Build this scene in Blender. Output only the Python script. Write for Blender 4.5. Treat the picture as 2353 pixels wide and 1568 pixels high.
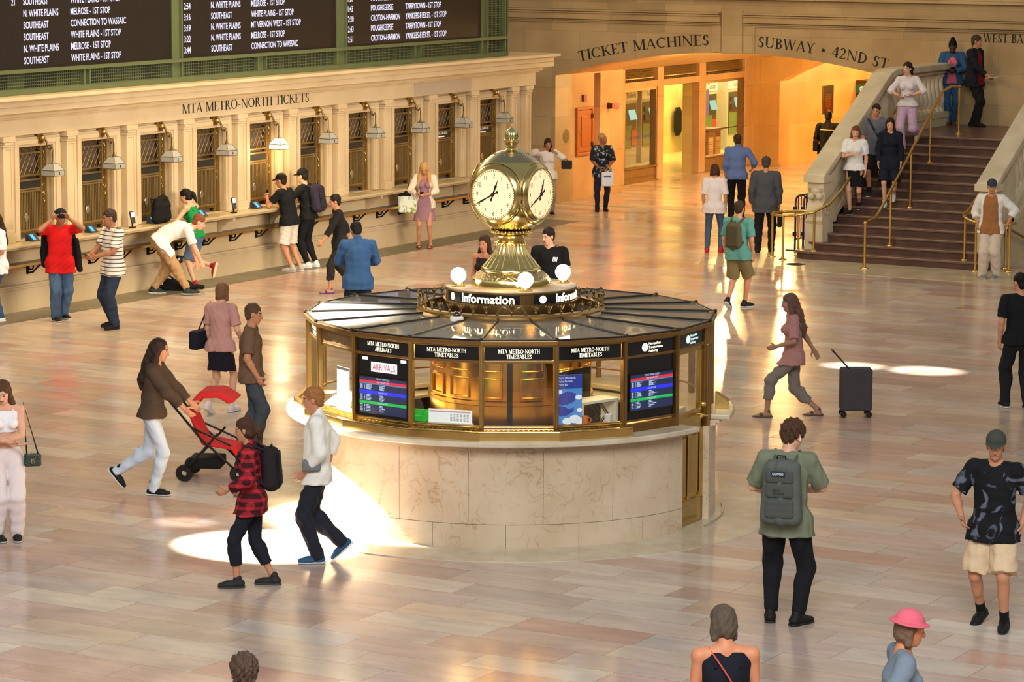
import bpy, math, random
import numpy as np
from mathutils import Vector, Matrix
random.seed(7)
for o in list(bpy.data.objects): bpy.data.objects.remove(o)
SC = bpy.context.scene
COL = SC.collection
PI = math.pi
def S(r, g, b):
    return tuple((c/255/12.92 if c/255 <= .04045 else ((c/255+.055)/1.055)**2.4) for c in (r, g, b))
# ---------------------------------------------------------------- camera
W_, H_ = 2353, 1568
FPX, PITCH, ROLL, AL, CAMH = 7015.2, .142379, .004175, .525768, 6.4
def _cam():
    c, s = math.cos(PITCH), math.sin(PITCH); cr, sr = math.cos(ROLL), math.sin(ROLL)
    R0, F0, U0 = np.array([1, 0, 0.]), np.array([0, c, -s]), np.array([0, s, c])
    R0, U0 = cr*R0+sr*U0, -sr*R0+cr*U0
    ca, sa = math.cos(AL), math.sin(AL)
    h = lambda P: np.array([P[0]*ca-P[1]*sa, P[0]*sa+P[1]*ca, P[2]])
    return h(R0), h(U0), h(F0)
RV, UV, FV = _cam()
CAMP = np.array([0, 0, CAMH])
def ray(px, py): return FV+RV*(px-W_/2)/FPX-UV*(py-H_/2)/FPX
def at(px, py, z=0.0):                      # floor (or level z) point seen at a pixel of the photograph
    d = ray(px, py); t = (z-CAMH)/d[2]; P = CAMP+t*d
    return Vector((P[0], P[1], z))
cd = bpy.data.cameras.new('camera'); cam = bpy.data.objects.new('camera', cd); COL.objects.link(cam)
cd.sensor_width = 36; cd.lens = FPX/W_*36; cd.clip_end = 300
M = Matrix.Identity(4)
for i in range(3):
    M[i][0] = RV[i]; M[i][1] = UV[i]; M[i][2] = -FV[i]; M[i][3] = CAMP[i]
cam.matrix_world = M
SC.camera = cam
# ---------------------------------------------------------------- world and lights
SC.view_settings.view_transform = 'Standard'; SC.view_settings.look = 'None'
SC.view_settings.gamma = 1; SC.view_settings.use_curve_mapping = False
SC.view_settings.exposure = 0.0
wd = bpy.data.worlds.new('hall_daylight'); SC.world = wd; wd.use_nodes = True
nt = wd.node_tree; nt.nodes.clear()
def N(tree, t, **kw):
    n = tree.nodes.new(t)
    for k, v in kw.items():
        if k.startswith('i_'): n.inputs[k[2:].replace('_', ' ')].default_value = v
        else: setattr(n, k, v)
    return n
_o = N(nt, 'ShaderNodeOutputWorld'); _b = N(nt, 'ShaderNodeBackground'); _t = N(nt, 'ShaderNodeTexCoord'); _s = N(nt, 'ShaderNodeSeparateXYZ')
_r = N(nt, 'ShaderNodeValToRGB'); nt.links.new(_t.outputs['Generated'], _s.inputs[0])
_mr = N(nt, 'ShaderNodeMapRange'); _mr.inputs[1].default_value = -1; _mr.inputs[2].default_value = 1
nt.links.new(_s.outputs[2], _mr.inputs[0]); nt.links.new(_mr.outputs[0], _r.inputs[0])
cr = _r.color_ramp; cr.elements[0].position = 0; cr.elements[0].color = (.09, .06, .04, 1)
cr.elements[1].position = 1; cr.elements[1].color = (.42, .46, .46, 1)
for p, c in ((.47, (.16, .11, .07, 1)), (.52, (.34, .27, .19, 1)), (.60, (.40, .33, .25, 1)), (.66, (1.15, 1.1, 1.0, 1)), (.78, (1.15, 1.1, 1.02, 1)), (.82, (.45, .43, .40, 1))):  # bright band stands in for assumed tall windows, which are not built
    e = cr.elements.new(p); e.color = c
nt.links.new(_r.outputs[0], _b.inputs[0]); _b.inputs[1].default_value = .62
nt.links.new(_b.outputs[0], _o.inputs[0])
def light(name, kind, loc, target=None, energy=100, color=(1, 1, 1), size=1, size_y=None, **kw):
    l = bpy.data.lights.new(name, kind); l.energy = energy; l.color = color
    if kind == 'AREA':
        l.size = size
        if size_y: l.shape = 'RECTANGLE'; l.size_y = size_y
    elif kind in ('POINT', 'SPOT'): l.shadow_soft_size = size
    for k, v in kw.items(): setattr(l, k, v)
    o = bpy.data.objects.new(name, l); COL.objects.link(o); o.location = loc
    if target is not None:
        o.rotation_euler = (Vector(target)-Vector(loc)).to_track_quat('-Z', 'Y').to_euler()
    return o
AMB = (1, .66, .25); WARM = (1, .72, .40)
# assumed daylight from unbuilt windows behind and right of the viewer; assumed lamps overhead
light('assumed_east_daylight', 'AREA', (-2, 4, 16), (-19, 32, 0), 6200, (.93, .96, 1.0), 12, 9)
light('assumed_south_lamps', 'AREA', (-27, 38, 8.5), (-26.4, 38, 0), 1250, (1, .75, .38), 15, 2.5)
light('ticket_wall_fill', 'AREA', (-8, 37, 6.5), (-30.6, 43, 2.6), 400, (1, .87, .68), 12, 2.5, spread=math.radians(44))  # added fill, its spread narrowed to brighten the ticket wall only
light('assumed_far_lamps', 'AREA', (-27, 52, 8), (-28.5, 56, 0), 160, (1, .68, .27), 8, 3)
# spot lamps in open air standing in for sunbeams; assumed south windows are unbuilt
SUN = (1, .95, .86)
light('added_sun_spot_booth', 'SPOT', (-38, 24.0, 26), (-17.55, 26.5, 1.1), 800000, SUN, .12, spot_size=math.radians(4.4), spot_blend=.3)
light('added_sun_spot_booth_floor', 'SPOT', (-37, 21.5, 26), (-17.2, 24.75, 0), 900000, SUN, .1, spot_size=math.radians(2.7), spot_blend=.2)
light('sunbeam_floor', 'SPOT', (-37, 36, 26), (-17.1, 39.0, 0), 230000, SUN, .1, spot_size=math.radians(1.25), spot_blend=.2)
light('added_sun_spot_floor_b', 'SPOT', (-36, 36.5, 26), (-16.05, 39.12, 0), 250000, SUN, .1, spot_size=math.radians(1.45), spot_blend=.2)
light('added_sun_spot_small', 'SPOT', (-38.5, 23.5, 26), (-18.62, 25.3, 0), 90000, SUN, .1, spot_size=math.radians(.95), spot_blend=.5)
# assumed lamps without fittings in the alcove, passage and ticket machine room
light('assumed_machine_room_light', 'AREA', (-34.6, 68, 3.0), (-34.6, 68, 0), 850, (1, .86, .42), 2.2, 13)
for _y in (59.6, 62.6, 65.6): light('assumed_alcove_lamp', 'POINT', (-29.2, _y, 2.9), None, 300, AMB, .09)
for _y in (70.5, 73.5, 76.5): light('assumed_passage_lamp', 'POINT', (-28.6, _y, 2.75), None, 430, AMB, .09)
# ---------------------------------------------------------------- materials
MATS = {}
def pm(name, col, rough=.5, metal=0, emit=None, es=1, noise=None, bump=None, trans=0, ior=1.45, spec=.5, coat=0, alpha=1):
    if name in MATS: return MATS[name]
    m = bpy.data.materials.new(name); m.use_nodes = True; t = m.node_tree; p = t.nodes['Principled BSDF']
    p.inputs['Base Color'].default_value = (*col, 1); p.inputs['Roughness'].default_value = rough; p.inputs['Metallic'].default_value = metal
    p.inputs['IOR'].default_value = ior; p.inputs['Specular IOR Level'].default_value = spec
    p.inputs['Transmission Weight'].default_value = trans; p.inputs['Coat Weight'].default_value = coat
    p.inputs['Alpha'].default_value = alpha
    if emit: p.inputs['Emission Color'].default_value = (*emit, 1); p.inputs['Emission Strength'].default_value = es
    if noise or bump:
        tc = N(t, 'ShaderNodeTexCoord')
        if noise:
            sc, amt = noise
            n = N(t, 'ShaderNodeTexNoise'); n.inputs['Scale'].default_value = sc; n.inputs['Detail'].default_value = 6
            t.links.new(tc.outputs['Object'], n.inputs['Vector'])
            mx = N(t, 'ShaderNodeMix', data_type='RGBA')
            mx.inputs[6].default_value = (*[c*(1-amt) for c in col], 1); mx.inputs[7].default_value = (*[min(1, c*(1+amt)) for c in col], 1)
            t.links.new(n.outputs[0], mx.inputs[0]); t.links.new(mx.outputs[2], p.inputs['Base Color'])
        if bump:
            sc, st = bump
            n = N(t, 'ShaderNodeTexNoise'); n.inputs['Scale'].default_value = sc
            t.links.new(tc.outputs['Object'], n.inputs['Vector'])
            b = N(t, 'ShaderNodeBump'); b.inputs['Strength'].default_value = st; b.inputs['Distance'].default_value = .02
            t.links.new(n.outputs[0], b.inputs['Height']); t.links.new(b.outputs[0], p.inputs['Normal'])
    MATS[name] = m; return m
def stone(name, c1, c2, rough=.5, blocks=None, vein=.5, scale=1.5, joint=.6, veincol=None, spread=.12):
    """polished limestone: cloudy colour, fine veins, optional ashlar joints (block width, height) with a tint for each block"""
    if name in MATS: return MATS[name]
    m = bpy.data.materials.new(name); m.use_nodes = True; t = m.node_tree; p = t.nodes['Principled BSDF']; L = t.links.new
    g = N(t, 'ShaderNodeNewGeometry')
    n = N(t, 'ShaderNodeTexNoise'); n.inputs['Scale'].default_value = scale; n.inputs['Detail'].default_value = 8; L(g.outputs['Position'], n.inputs['Vector'])
    mx = N(t, 'ShaderNodeMix', data_type='RGBA'); mx.inputs[6].default_value = (*c1, 1); mx.inputs[7].default_value = (*c2, 1)
    mr = N(t, 'ShaderNodeMapRange'); mr.inputs[1].default_value = .3; mr.inputs[2].default_value = .7; L(n.outputs[0], mr.inputs[0]); L(mr.outputs[0], mx.inputs[0])
    out = mx.outputs[2]
    if vein:
        n2 = N(t, 'ShaderNodeTexNoise'); n2.inputs['Scale'].default_value = scale*2.2; n2.inputs['Detail'].default_value = 9; n2.inputs['Distortion'].default_value = 1.2; L(g.outputs['Position'], n2.inputs['Vector'])
        a = N(t, 'ShaderNodeMath', operation='SUBTRACT'); L(n2.outputs[0], a.inputs[0]); a.inputs[1].default_value = .5
        b = N(t, 'ShaderNodeMath', operation='ABSOLUTE'); L(a.outputs[0], b.inputs[0])
        c = N(t, 'ShaderNodeMapRange'); c.inputs[1].default_value = 0; c.inputs[2].default_value = .018; c.inputs[3].default_value = vein; c.inputs[4].default_value = 0; L(b.outputs[0], c.inputs[0])
        mk = N(t, 'ShaderNodeMath', operation='MULTIPLY'); L(c.outputs[0], mk.inputs[0]); L(mr.outputs[0], mk.inputs[1])
        v = N(t, 'ShaderNodeMix', data_type='RGBA'); v.inputs[7].default_value = (*(veincol or tuple(x*.45 for x in c1)), 1); L(mk.outputs[0], v.inputs[0]); L(out, v.inputs[6]); out = v.outputs[2]
    if blocks:
        sp = N(t, 'ShaderNodeSeparateXYZ'); L(g.outputs['Position'], sp.inputs[0])
        ad = N(t, 'ShaderNodeMath', operation='ADD'); L(sp.outputs[0], ad.inputs[0]); L(sp.outputs[1], ad.inputs[1])
        cb = N(t, 'ShaderNodeCombineXYZ'); L(ad.outputs[0], cb.inputs[0]); L(sp.outputs[2], cb.inputs[1])
        br = N(t, 'ShaderNodeTexBrick'); L(cb.outputs[0], br.inputs['Vector'])
        br.inputs['Scale'].default_value = 1; br.inputs['Brick Width'].default_value = blocks[0]; br.inputs['Row Height'].default_value = blocks[1]; br.inputs['Mortar Size'].default_value = .004
        br.inputs['Color1'].default_value = (1-spread,)*3+(1,); br.inputs['Color2'].default_value = (1+spread,)*3+(1,); br.inputs['Mortar'].default_value = (joint, joint*.95, joint*.9, 1)
        mu = N(t, 'ShaderNodeMix', data_type='RGBA', blend_type='MULTIPLY'); mu.inputs[0].default_value = 1; L(out, mu.inputs[6]); L(br.outputs[0], mu.inputs[7]); out = mu.outputs[2]
    L(out, p.inputs['Base Color']); p.inputs['Roughness'].default_value = rough
    MATS[name] = m; return m
def floor_mat():
    m = bpy.data.materials.new('pink_marble_floor'); m.use_nodes = True; t = m.node_tree; p = t.nodes['Principled BSDF']; L = t.links.new
    g = N(t, 'ShaderNodeNewGeometry'); sp = N(t, 'ShaderNodeSeparateXYZ'); L(g.outputs['Position'], sp.inputs[0])
    def mth(op, a, b=None):
        n = N(t, 'ShaderNodeMath', operation=op)
        for i, x in enumerate((a, b)):
            if x is None: continue
            if isinstance(x, (int, float)): n.inputs[i].default_value = x
            else: L(x, n.inputs[i])
        return n.outputs[0]
    hv, wu = .46, 1.25
    rv = mth('DIVIDE', sp.outputs[1], hv); row = mth('FLOOR', rv)
    wn = N(t, 'ShaderNodeTexWhiteNoise', noise_dimensions='1D'); L(row, wn.inputs['W'])
    cu = mth('ADD', mth('DIVIDE', sp.outputs[0], wu), mth('MULTIPLY', wn.outputs[0], 7.0)); colm = mth('FLOOR', cu)
    cb = N(t, 'ShaderNodeCombineXYZ'); L(row, cb.inputs[0]); L(colm, cb.inputs[1])
    w2 = N(t, 'ShaderNodeTexWhiteNoise', noise_dimensions='2D'); L(cb.outputs[0], w2.inputs['Vector'])
    rp = N(t, 'ShaderNodeValToRGB'); L(w2.outputs[0], rp.inputs[0])
    cols = [(0, S(168, 138, 124)), (.12, S(200, 180, 166)), (.25, S(188, 152, 136)), (.38, S(208, 194, 178)), (.5, S(178, 158, 148)), (.62, S(206, 182, 158)), (.74, S(190, 178, 170)), (.86, S(196, 160, 144)), (.93, S(182, 164, 146)), (1, S(190, 148, 132))]
    e = rp.color_ramp.elements; e[0].color = (*cols[0][1], 1); e[1].color = (*cols[-1][1], 1)
    for q, c in cols[1:-1]: x = e.new(q); x.color = (*c, 1)
    # streaky clouds, drawn out along the slabs and shifted for each slab
    mp = N(t, 'ShaderNodeVectorMath', operation='MULTIPLY_ADD'); L(g.outputs['Position'], mp.inputs[0]); mp.inputs[1].default_value = (.8, 2.6, 1); L(w2.outputs[1], mp.inputs[2])
    n = N(t, 'ShaderNodeTexNoise'); n.inputs['Scale'].default_value = 1.6; n.inputs['Detail'].default_value = 8; n.inputs['Distortion'].default_value = .8; L(mp.outputs[0], n.inputs['Vector'])
    mr = N(t, 'ShaderNodeMapRange'); mr.inputs[1].default_value = .3; mr.inputs[2].default_value = .72; mr.inputs[3].default_value = .80; mr.inputs[4].default_value = 1.10; L(n.outputs[0], mr.inputs[0])
    mu = N(t, 'ShaderNodeMix', data_type='RGBA', blend_type='MULTIPLY'); mu.inputs[0].default_value = 1; L(rp.outputs[0], mu.inputs[6])
    cc = N(t, 'ShaderNodeCombineColor'); [L(mr.outputs[0], cc.inputs[i]) for i in range(3)]; L(cc.outputs[0], mu.inputs[7])
    # joints
    fr = mth('FRACT', rv); fc = mth('FRACT', cu)
    d1 = mth('MULTIPLY', mth('MINIMUM', fr, mth('SUBTRACT', 1.0, fr)), hv); d2 = mth('MULTIPLY', mth('MINIMUM', fc, mth('SUBTRACT', 1.0, fc)), wu)
    jl = mth('LESS_THAN', mth('MINIMUM', d1, d2), .0035)
    mj = N(t, 'ShaderNodeMix', data_type='RGBA'); mj.inputs[7].default_value = (*S(140, 112, 96), 1); L(jl, mj.inputs[0]); L(mu.outputs[2], mj.inputs[6])
    L(mj.outputs[2], p.inputs['Base Color'])
    nr = N(t, 'ShaderNodeTexNoise'); nr.inputs['Scale'].default_value = .9; nr.inputs['Detail'].default_value = 5; L(g.outputs['Position'], nr.inputs['Vector'])
    m2 = N(t, 'ShaderNodeMapRange'); m2.inputs[1].default_value = .3; m2.inputs[2].default_value = .7; m2.inputs[3].default_value = .13; m2.inputs[4].default_value = .27; L(nr.outputs[0], m2.inputs[0]); L(m2.outputs[0], p.inputs['Roughness'])
    p.inputs['Specular IOR Level'].default_value = .55
    MATS['floor'] = m; return m
def brass(name='brass', col=(.72, .50, .17), rough=.22, n=.18): return pm(name, col, rough, 1, noise=(9, n))
BRASS = brass(); OLDBRASS = brass('old_brass', (.36, .245, .09), .38); DARKBRZ = brass('dark_bronze', (.17, .105, .045), .4)
RAILB = brass('polished_rail_brass', (.70, .47, .14), .25)
CLOCKB = brass('clock_brass', (.74, .58, .24), .16, .1)
BLACK = pm('black_panel', (.008, .008, .009), .12); DARK = pm('dark_void', (.012, .009, .006), .8)
IRON = pm('black_iron', (.015, .013, .012), .45, .6)
def glass(name='clear_glass', tint=(1, 1, 1), refl=.08, rough=0.0, dust=None, dusty=0):
    """thin pane: mostly see-through with a fresnel reflection"""
    if name in MATS: return MATS[name]
    m = bpy.data.materials.new(name); m.use_nodes = True; t = m.node_tree; t.nodes.clear(); L = t.links.new
    o = N(t, 'ShaderNodeOutputMaterial'); a = N(t, 'ShaderNodeBsdfTransparent'); a.inputs[0].default_value = (*tint, 1)
    gl = N(t, 'ShaderNodeBsdfGlossy'); gl.inputs['Roughness'].default_value = rough
    lw = N(t, 'ShaderNodeLayerWeight'); pw = N(t, 'ShaderNodeMath', operation='POWER'); L(lw.outputs['Facing'], pw.inputs[0]); pw.inputs[1].default_value = 5
    ad = N(t, 'ShaderNodeMath', operation='MULTIPLY_ADD'); L(pw.outputs[0], ad.inputs[0]); ad.inputs[1].default_value = 1-refl; ad.inputs[2].default_value = refl; ad.use_clamp = True
    mx = N(t, 'ShaderNodeMixShader'); L(ad.outputs[0], mx.inputs[0]); L(a.outputs[0], mx.inputs[1]); L(gl.outputs[0], mx.inputs[2]); out = mx.outputs[0]
    if dust: df = N(t, 'ShaderNodeBsdfDiffuse'); df.inputs[0].default_value = (*dust, 1); m2 = N(t, 'ShaderNodeMixShader'); m2.inputs[0].default_value = dusty; L(a.outputs[0], m2.inputs[1]); L(df.outputs[0], m2.inputs[2]); L(m2.outputs[0], mx.inputs[1])
    L(out, o.inputs[0])
    MATS[name] = m; return m
def emi(name, col, s=1.0): return pm(name, (0.02, .02, .02), .5, emit=col, es=s)
# ---------------------------------------------------------------- mesh building
RJ = random.Random(11)
class MB:
    def __init__(s): s.v = []; s.f = []
    def add(s, vs, fs):
        b = len(s.v); s.v += [tuple(map(float, q)) for q in vs]; s.f += [tuple(b+i for i in q) for q in fs]; return s
    def bx(s, x0, x1, y0, y1, z0, z1):          # a hair of play on every face keeps touching boxes from sharing a plane
        J = lambda lo, hi: ((lo+min(.0007, abs(hi-lo)*.02)*RJ.uniform(-1, 1)), (hi+min(.0007, abs(hi-lo)*.02)*RJ.uniform(-1, 1)))
        (x0, x1), (y0, y1), (z0, z1) = J(x0, x1), J(y0, y1), J(z0, z1)
        return s.add([(x, y, z) for x in (x0, x1) for y in (y0, y1) for z in (z0, z1)], [(0, 1, 3, 2), (4, 6, 7, 5), (0, 4, 5, 1), (2, 3, 7, 6), (0, 2, 6, 4), (1, 5, 7, 3)])
    def obx(s, c, ax, ay, az, hx, hy, hz):
        c = Vector(c); vs = [c+Vector(ax)*(hx*i)+Vector(ay)*(hy*j)+Vector(az)*(hz*k) for i in (-1, 1) for j in (-1, 1) for k in (-1, 1)]
        return s.add(vs, [(0, 1, 3, 2), (4, 6, 7, 5), (0, 4, 5, 1), (2, 3, 7, 6), (0, 2, 6, 4), (1, 5, 7, 3)])
    def tube(s, pts, r, n=8, closed=False, cap=True):
        pts = [Vector(p) for p in pts]; k = len(pts); rs = r if isinstance(r, (list, tuple)) else [r]*k; rings = []
        up = None
        for i, p in enumerate(pts):
            a = pts[(i-1) % k] if (closed or i > 0) else p; b = pts[(i+1) % k] if (closed or i < k-1) else p
            d = (b-a).normalized()
            if up is None: up = Vector((0, 0, 1)) if abs(d.z) < .9 else Vector((1, 0, 0))
            x = d.cross(up).normalized(); up = x.cross(d).normalized()
            rings.append([p+x*(math.cos(2*PI*j/n)*rs[i])+up*(math.sin(2*PI*j/n)*rs[i]) for j in range(n)])
        vs = [q for R in rings for q in R]; fs = []
        for i in range(k if closed else k-1):
            for j in range(n): fs.append((i*n+j, i*n+(j+1) % n, ((i+1) % k)*n+(j+1) % n, ((i+1) % k)*n+j))
        if cap and not closed: fs += [tuple(range(n))[::-1], tuple((k-1)*n+j for j in range(n))]
        return s.add(vs, fs)
    def lathe(s, prof, n=32, c=(0, 0, 0), a0=0, a1=2*PI, flute=None):
        full = abs(a1-a0-2*PI) < 1e-6; m = n if full else n+1; vs = []
        for r, z in prof:
            for j in range(m):
                a = a0+(a1-a0)*j/n; rr = r*(1+(flute[1]*math.cos(flute[0]*a) if flute else 0)); vs.append((c[0]+rr*math.cos(a), c[1]+rr*math.sin(a), c[2]+z))
        fs = []
        for i in range(len(prof)-1):
            for j in range(n): fs.append((i*m+j, i*m+(j+1) % m, (i+1)*m+(j+1) % m, (i+1)*m+j))
        return s.add(vs, fs)
    def prism(s, poly, o, ex, ey, ez, h):     # polygon in the (ex,ey) plane pushed h along ez
        o, ex, ey, ez = Vector(o), Vector(ex), Vector(ey), Vector(ez); n = len(poly)
        vs = [o+ex*x+ey*y for x, y in poly]+[o+ex*x+ey*y+ez*h for x, y in poly]
        return s.add(vs, [tuple(range(n))[::-1], tuple(range(n, 2*n))]+[(i, (i+1) % n, n+(i+1) % n, n+i) for i in range(n)])
    def sector(s, r0, r1, z0, z1, a0, a1, n=8):   # block of a ring; angles in booth azimuth degrees (0 toward viewer, + right)
        vs = []
        for i in range(n+1):
            a = math.radians(a0+(a1-a0)*i/n); sn, cs = math.sin(a), -math.cos(a)
            vs += [(r0*sn, r0*cs, z0), (r1*sn, r1*cs, z0), (r1*sn, r1*cs, z1), (r0*sn, r0*cs, z1)]
        fs = [(0, 1, 2, 3), tuple(n*4+k for k in (3, 2, 1, 0))]
        for i in range(n):
            b = i*4
            for k in range(4): fs.append((b+k, b+4+k, b+4+(k+1) % 4, b+(k+1) % 4))
        return s.add(vs, fs)
    def ball(s, c, r, n=16, sz=1.0):
        k = n//2; return s.lathe([(max(1e-4, r*math.sin(PI*i/k)), -r*sz*math.cos(PI*i/k)) for i in range(k+1)], n, c)
    def build(s, name, mat, parent=None, smooth=None, world=False, bevel=0, tags=None):
        me = bpy.data.meshes.new(name)
        if world and parent is not None:
            l = parent.location; s.v = [(a-l.x, b-l.y, c-l.z) for a, b, c in s.v]
        me.from_pydata(s.v, [], s.f); me.validate(); 
        o = bpy.data.objects.new(name, me); COL.objects.link(o); me.materials.append(mat)
        import bmesh
        b = bmesh.new(); b.from_mesh(me); bmesh.ops.recalc_face_normals(b, faces=b.faces[:]); b.to_mesh(me); b.free()
        if smooth is not None:
            me.polygons.foreach_set('use_smooth', [True]*len(me.polygons)); me.set_sharp_from_angle(angle=math.radians(smooth))
        if parent is not None: o.parent = parent
        if bevel:
            bm = o.modifiers.new('bevel', 'BEVEL'); bm.width = bevel; bm.segments = 2; bm.limit_method = 'ANGLE'
        return o
def thing(name, label, cat, loc=(0, 0, 0), rz=0, group=None):
    o = bpy.data.objects.new(name, None); COL.objects.link(o); o.location = loc; o.rotation_euler = (0, 0, rz); o.empty_display_size = .1
    o['label'] = label; o['category'] = cat
    if group: o['group'] = group
    return o
def tag(o, label, cat, group=None):
    o['label'] = label; o['category'] = cat
    if group: o['group'] = group
    return o
def struct(o): o['kind'] = 'structure'; return o
def sempty(name, loc=(0, 0, 0)):
    o = bpy.data.objects.new(name, None); COL.objects.link(o); o.location = loc; o['kind'] = 'structure'; return o
def dup(root, loc, rz=None, label=None):
    r = root.copy(); COL.objects.link(r); r.location = loc
    if rz is not None: r.rotation_euler = (0, 0, rz)
    if label: r['label'] = label
    for ch in root.children:
        c = ch.copy(); COL.objects.link(c); c.parent = r
        for g in ch.children:
            d = g.copy(); COL.objects.link(d); d.parent = c
    return r
# ---------------------------------------------------------------- lettering
def sans2d(txt, cap, width=None, squeeze=.82, bold=0):
    c = bpy.data.curves.new('lettering', 'FONT'); c.body = txt; c.size = 1; c.resolution_u = 3; c.offset = bold
    o = bpy.data.objects.new('lettering', c); COL.objects.link(o); me = bpy.data.meshes.new_from_object(o)
    v = np.array([q.co[:] for q in me.vertices]) if len(me.vertices) else np.zeros((1, 3)); f = [tuple(p.vertices) for p in me.polygons]
    bpy.data.objects.remove(o); bpy.data.curves.remove(c); bpy.data.meshes.remove(me)
    k = cap/.70; v = v[:, :2]-np.array([v[:, 0].min(), 0]); v = v*k
    w = v[:, 0].max(); v[:, 0] *= (width/w if width else squeeze)
    return v, f
T_, t_, s_ = .145, .058, .08
def _r(x0, y0, x1, y1): return [(x0, y0), (x1, y0), (x1, y1), (x0, y1)]
def _stem(x, w=T_, b=True, t=True, y0=0, y1=1):
    q = [_r(x-w/2, y0, x+w/2, y1)]
    if b: q.append(_r(x-w/2-s_, y0, x+w/2+s_, y0+.035))
    if t: q.append(_r(x-w/2-s_, y1-.035, x+w/2+s_, y1))
    return q
def _ln(x0, y0, x1, y1, w): return [[(x0-w/2, y0), (x0+w/2, y0), (x1+w/2, y1), (x1-w/2, y1)]]
def _arc(cx, cy, rx, ry, a0, a1, wm=T_, wn=t_, n=14):
    o = []; i_ = []
    for k in range(n+1):
        a = math.radians(a0+(a1-a0)*k/n); w = wn+(wm-wn)*abs(math.cos(a))
        o.append((cx+rx*math.cos(a), cy+ry*math.sin(a))); i_.append((cx+(rx-w)*math.cos(a), cy+(ry-min(w, wn*1.3))*math.sin(a)))
    return [[o[k], o[k+1], i_[k+1], i_[k]] for k in range(n)]
def _sf(x, y): return _r(x-s_, y, x+s_, y+.035)
GL = {
 'I': (.3, _stem(.15)), 'T': (.70, _stem(.35, t=False)+[_r(.02, .955, .68, 1), _r(.02, .80, .055, 1), _r(.645, .80, .68, 1)]),
 'C': (.78, _arc(.42, .5, .40, .5, 48, 312)+[_r(.67, .70, .705, .98), _r(.67, .04, .70, .2)]),
 'K': (.76, _stem(.17)+_ln(.22, .42, .62, 1, .05)+_ln(.33, .58, .68, 0, .13)+[_sf(.62, .965), _sf(.68, 0)]),
 'E': (.64, _stem(.17)+[_r(.17, .96, .56, 1), _r(.53, .80, .565, 1), _r(.17, .48, .46, .52), _r(.43, .40, .46, .60), _r(.17, 0, .60, .04), _r(.565, 0, .60, .2)]),
 'M': (1.02, _stem(.13, .05, t=False)+_ln(.16, 1, .50, 0, .13)+_ln(.50, 0, .84, 1, .05)+_stem(.87, T_)+[_sf(.10, .965)]),
 'A': (.78, _ln(.08, 0, .38, 1, .05)+_ln(.38, 1, .68, 0, .13)+[_r(.18, .30, .56, .34), _sf(.08, 0), _sf(.68, 0)]),
 'H': (.86, _stem(.17)+_stem(.69)+[_r(.17, .48, .69, .52)]),
 'N': (.88, _stem(.14, .05, t=False)+_ln(.15, 1, .72, 0, .13)+_stem(.75, .05, b=False)+[_sf(.11, .965)]),
 'S': (.56, _arc(.29, .74, .21, .26, 35, 270)+_arc(.27, .27, .23, .27, 90, -145)+[_r(.44, .72, .475, .95), _r(.03, .05, .065, .28)]),
 'U': (.84, _stem(.17, b=False, y0=.3)+_stem(.70, .05, b=False, y0=.3)+_arc(.42, .32, .305, .32, 180, 360, .1)),
 'B': (.66, _stem(.17)+_arc(.24, .755, .30, .245, -90, 90)+_arc(.24, .27, .36, .27, -90, 90)+[_r(.17, .96, .25, 1), _r(.17, .49, .25, .54), _r(.17, 0, .25, .04)]),
 'W': (1.06, _ln(.08, 1, .31, 0, .12)+_ln(.31, 0, .53, .97, .045)+_ln(.50, 1, .74, 0, .12)+_ln(.74, 0, .97, 1, .045)+[_sf(.08, .965), _sf(.50, .965), _sf(.97, .965)]),
 'Y': (.72, _ln(.08, 1, .36, .42, .12)+_ln(.37, .42, .64, 1, .045)+_stem(.36, t=False, y1=.46)+[_sf(.08, .965), _sf(.64, .965)]),
 '4': (.60, _ln(.06, .28, .40, 1, .05)+[_r(.02, .26, .58, .32)]+_stem(.42, t=False)), '2': (.56, _arc(.26, .72, .23, .28, 165, -38)+_ln(.09, .03, .42, .58, .07)+[_r(.04, 0, .52, .07), _r(.49, .05, .53, .18)]),
 'D': (.82, _stem(.17)+_arc(.24, .5, .50, .5, -90, 90)+[_r(.17, .96, .25, 1), _r(.17, 0, .25, .04)]), 'O': (.88, _arc(.44, .5, .41, .5, 0, 360, n=24)),
 'R': (.74, _stem(.17)+_arc(.24, .745, .31, .255, -90, 90)+[_r(.17, .96, .25, 1), _r(.17, .49, .25, .53)]+_ln(.36, .5, .66, 0, .12)+[_sf(.67, 0)]),
 'L': (.62, _stem(.17)+[_r(.17, 0, .58, .04), _r(.545, 0, .58, .2)]), 'V': (.74, _ln(.07, 1, .37, 0, .12)+_ln(.37, 0, .66, 1, .045)+[_sf(.07, .965), _sf(.66, .965)]),
 '-': (.40, [_r(.05, .34, .34, .41)]), '•': (.62, _arc(.31, .45, .15, .15, 0, 360, .149, .149)), ' ': (.34, []), '&': (.7, _arc(.3, .76, .17, .24, 0, 360)+_arc(.28, .26, .26, .26, 60, 380)+_ln(.16, .6, .62, 0, .1))}
def serif2d(txt, cap, width=None):
    v, f, x = [], [], 0
    for ch in txt:
        a, ps = GL[ch]
        for p in ps:
            b = len(v); v += [(x+q[0], q[1]) for q in p]; f.append(tuple(range(b, b+len(p))))
        x += a+.03
    v = np.array(v)*cap
    if width: v[:, 0] *= width/(v[:, 0].max())
    return v, f
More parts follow.
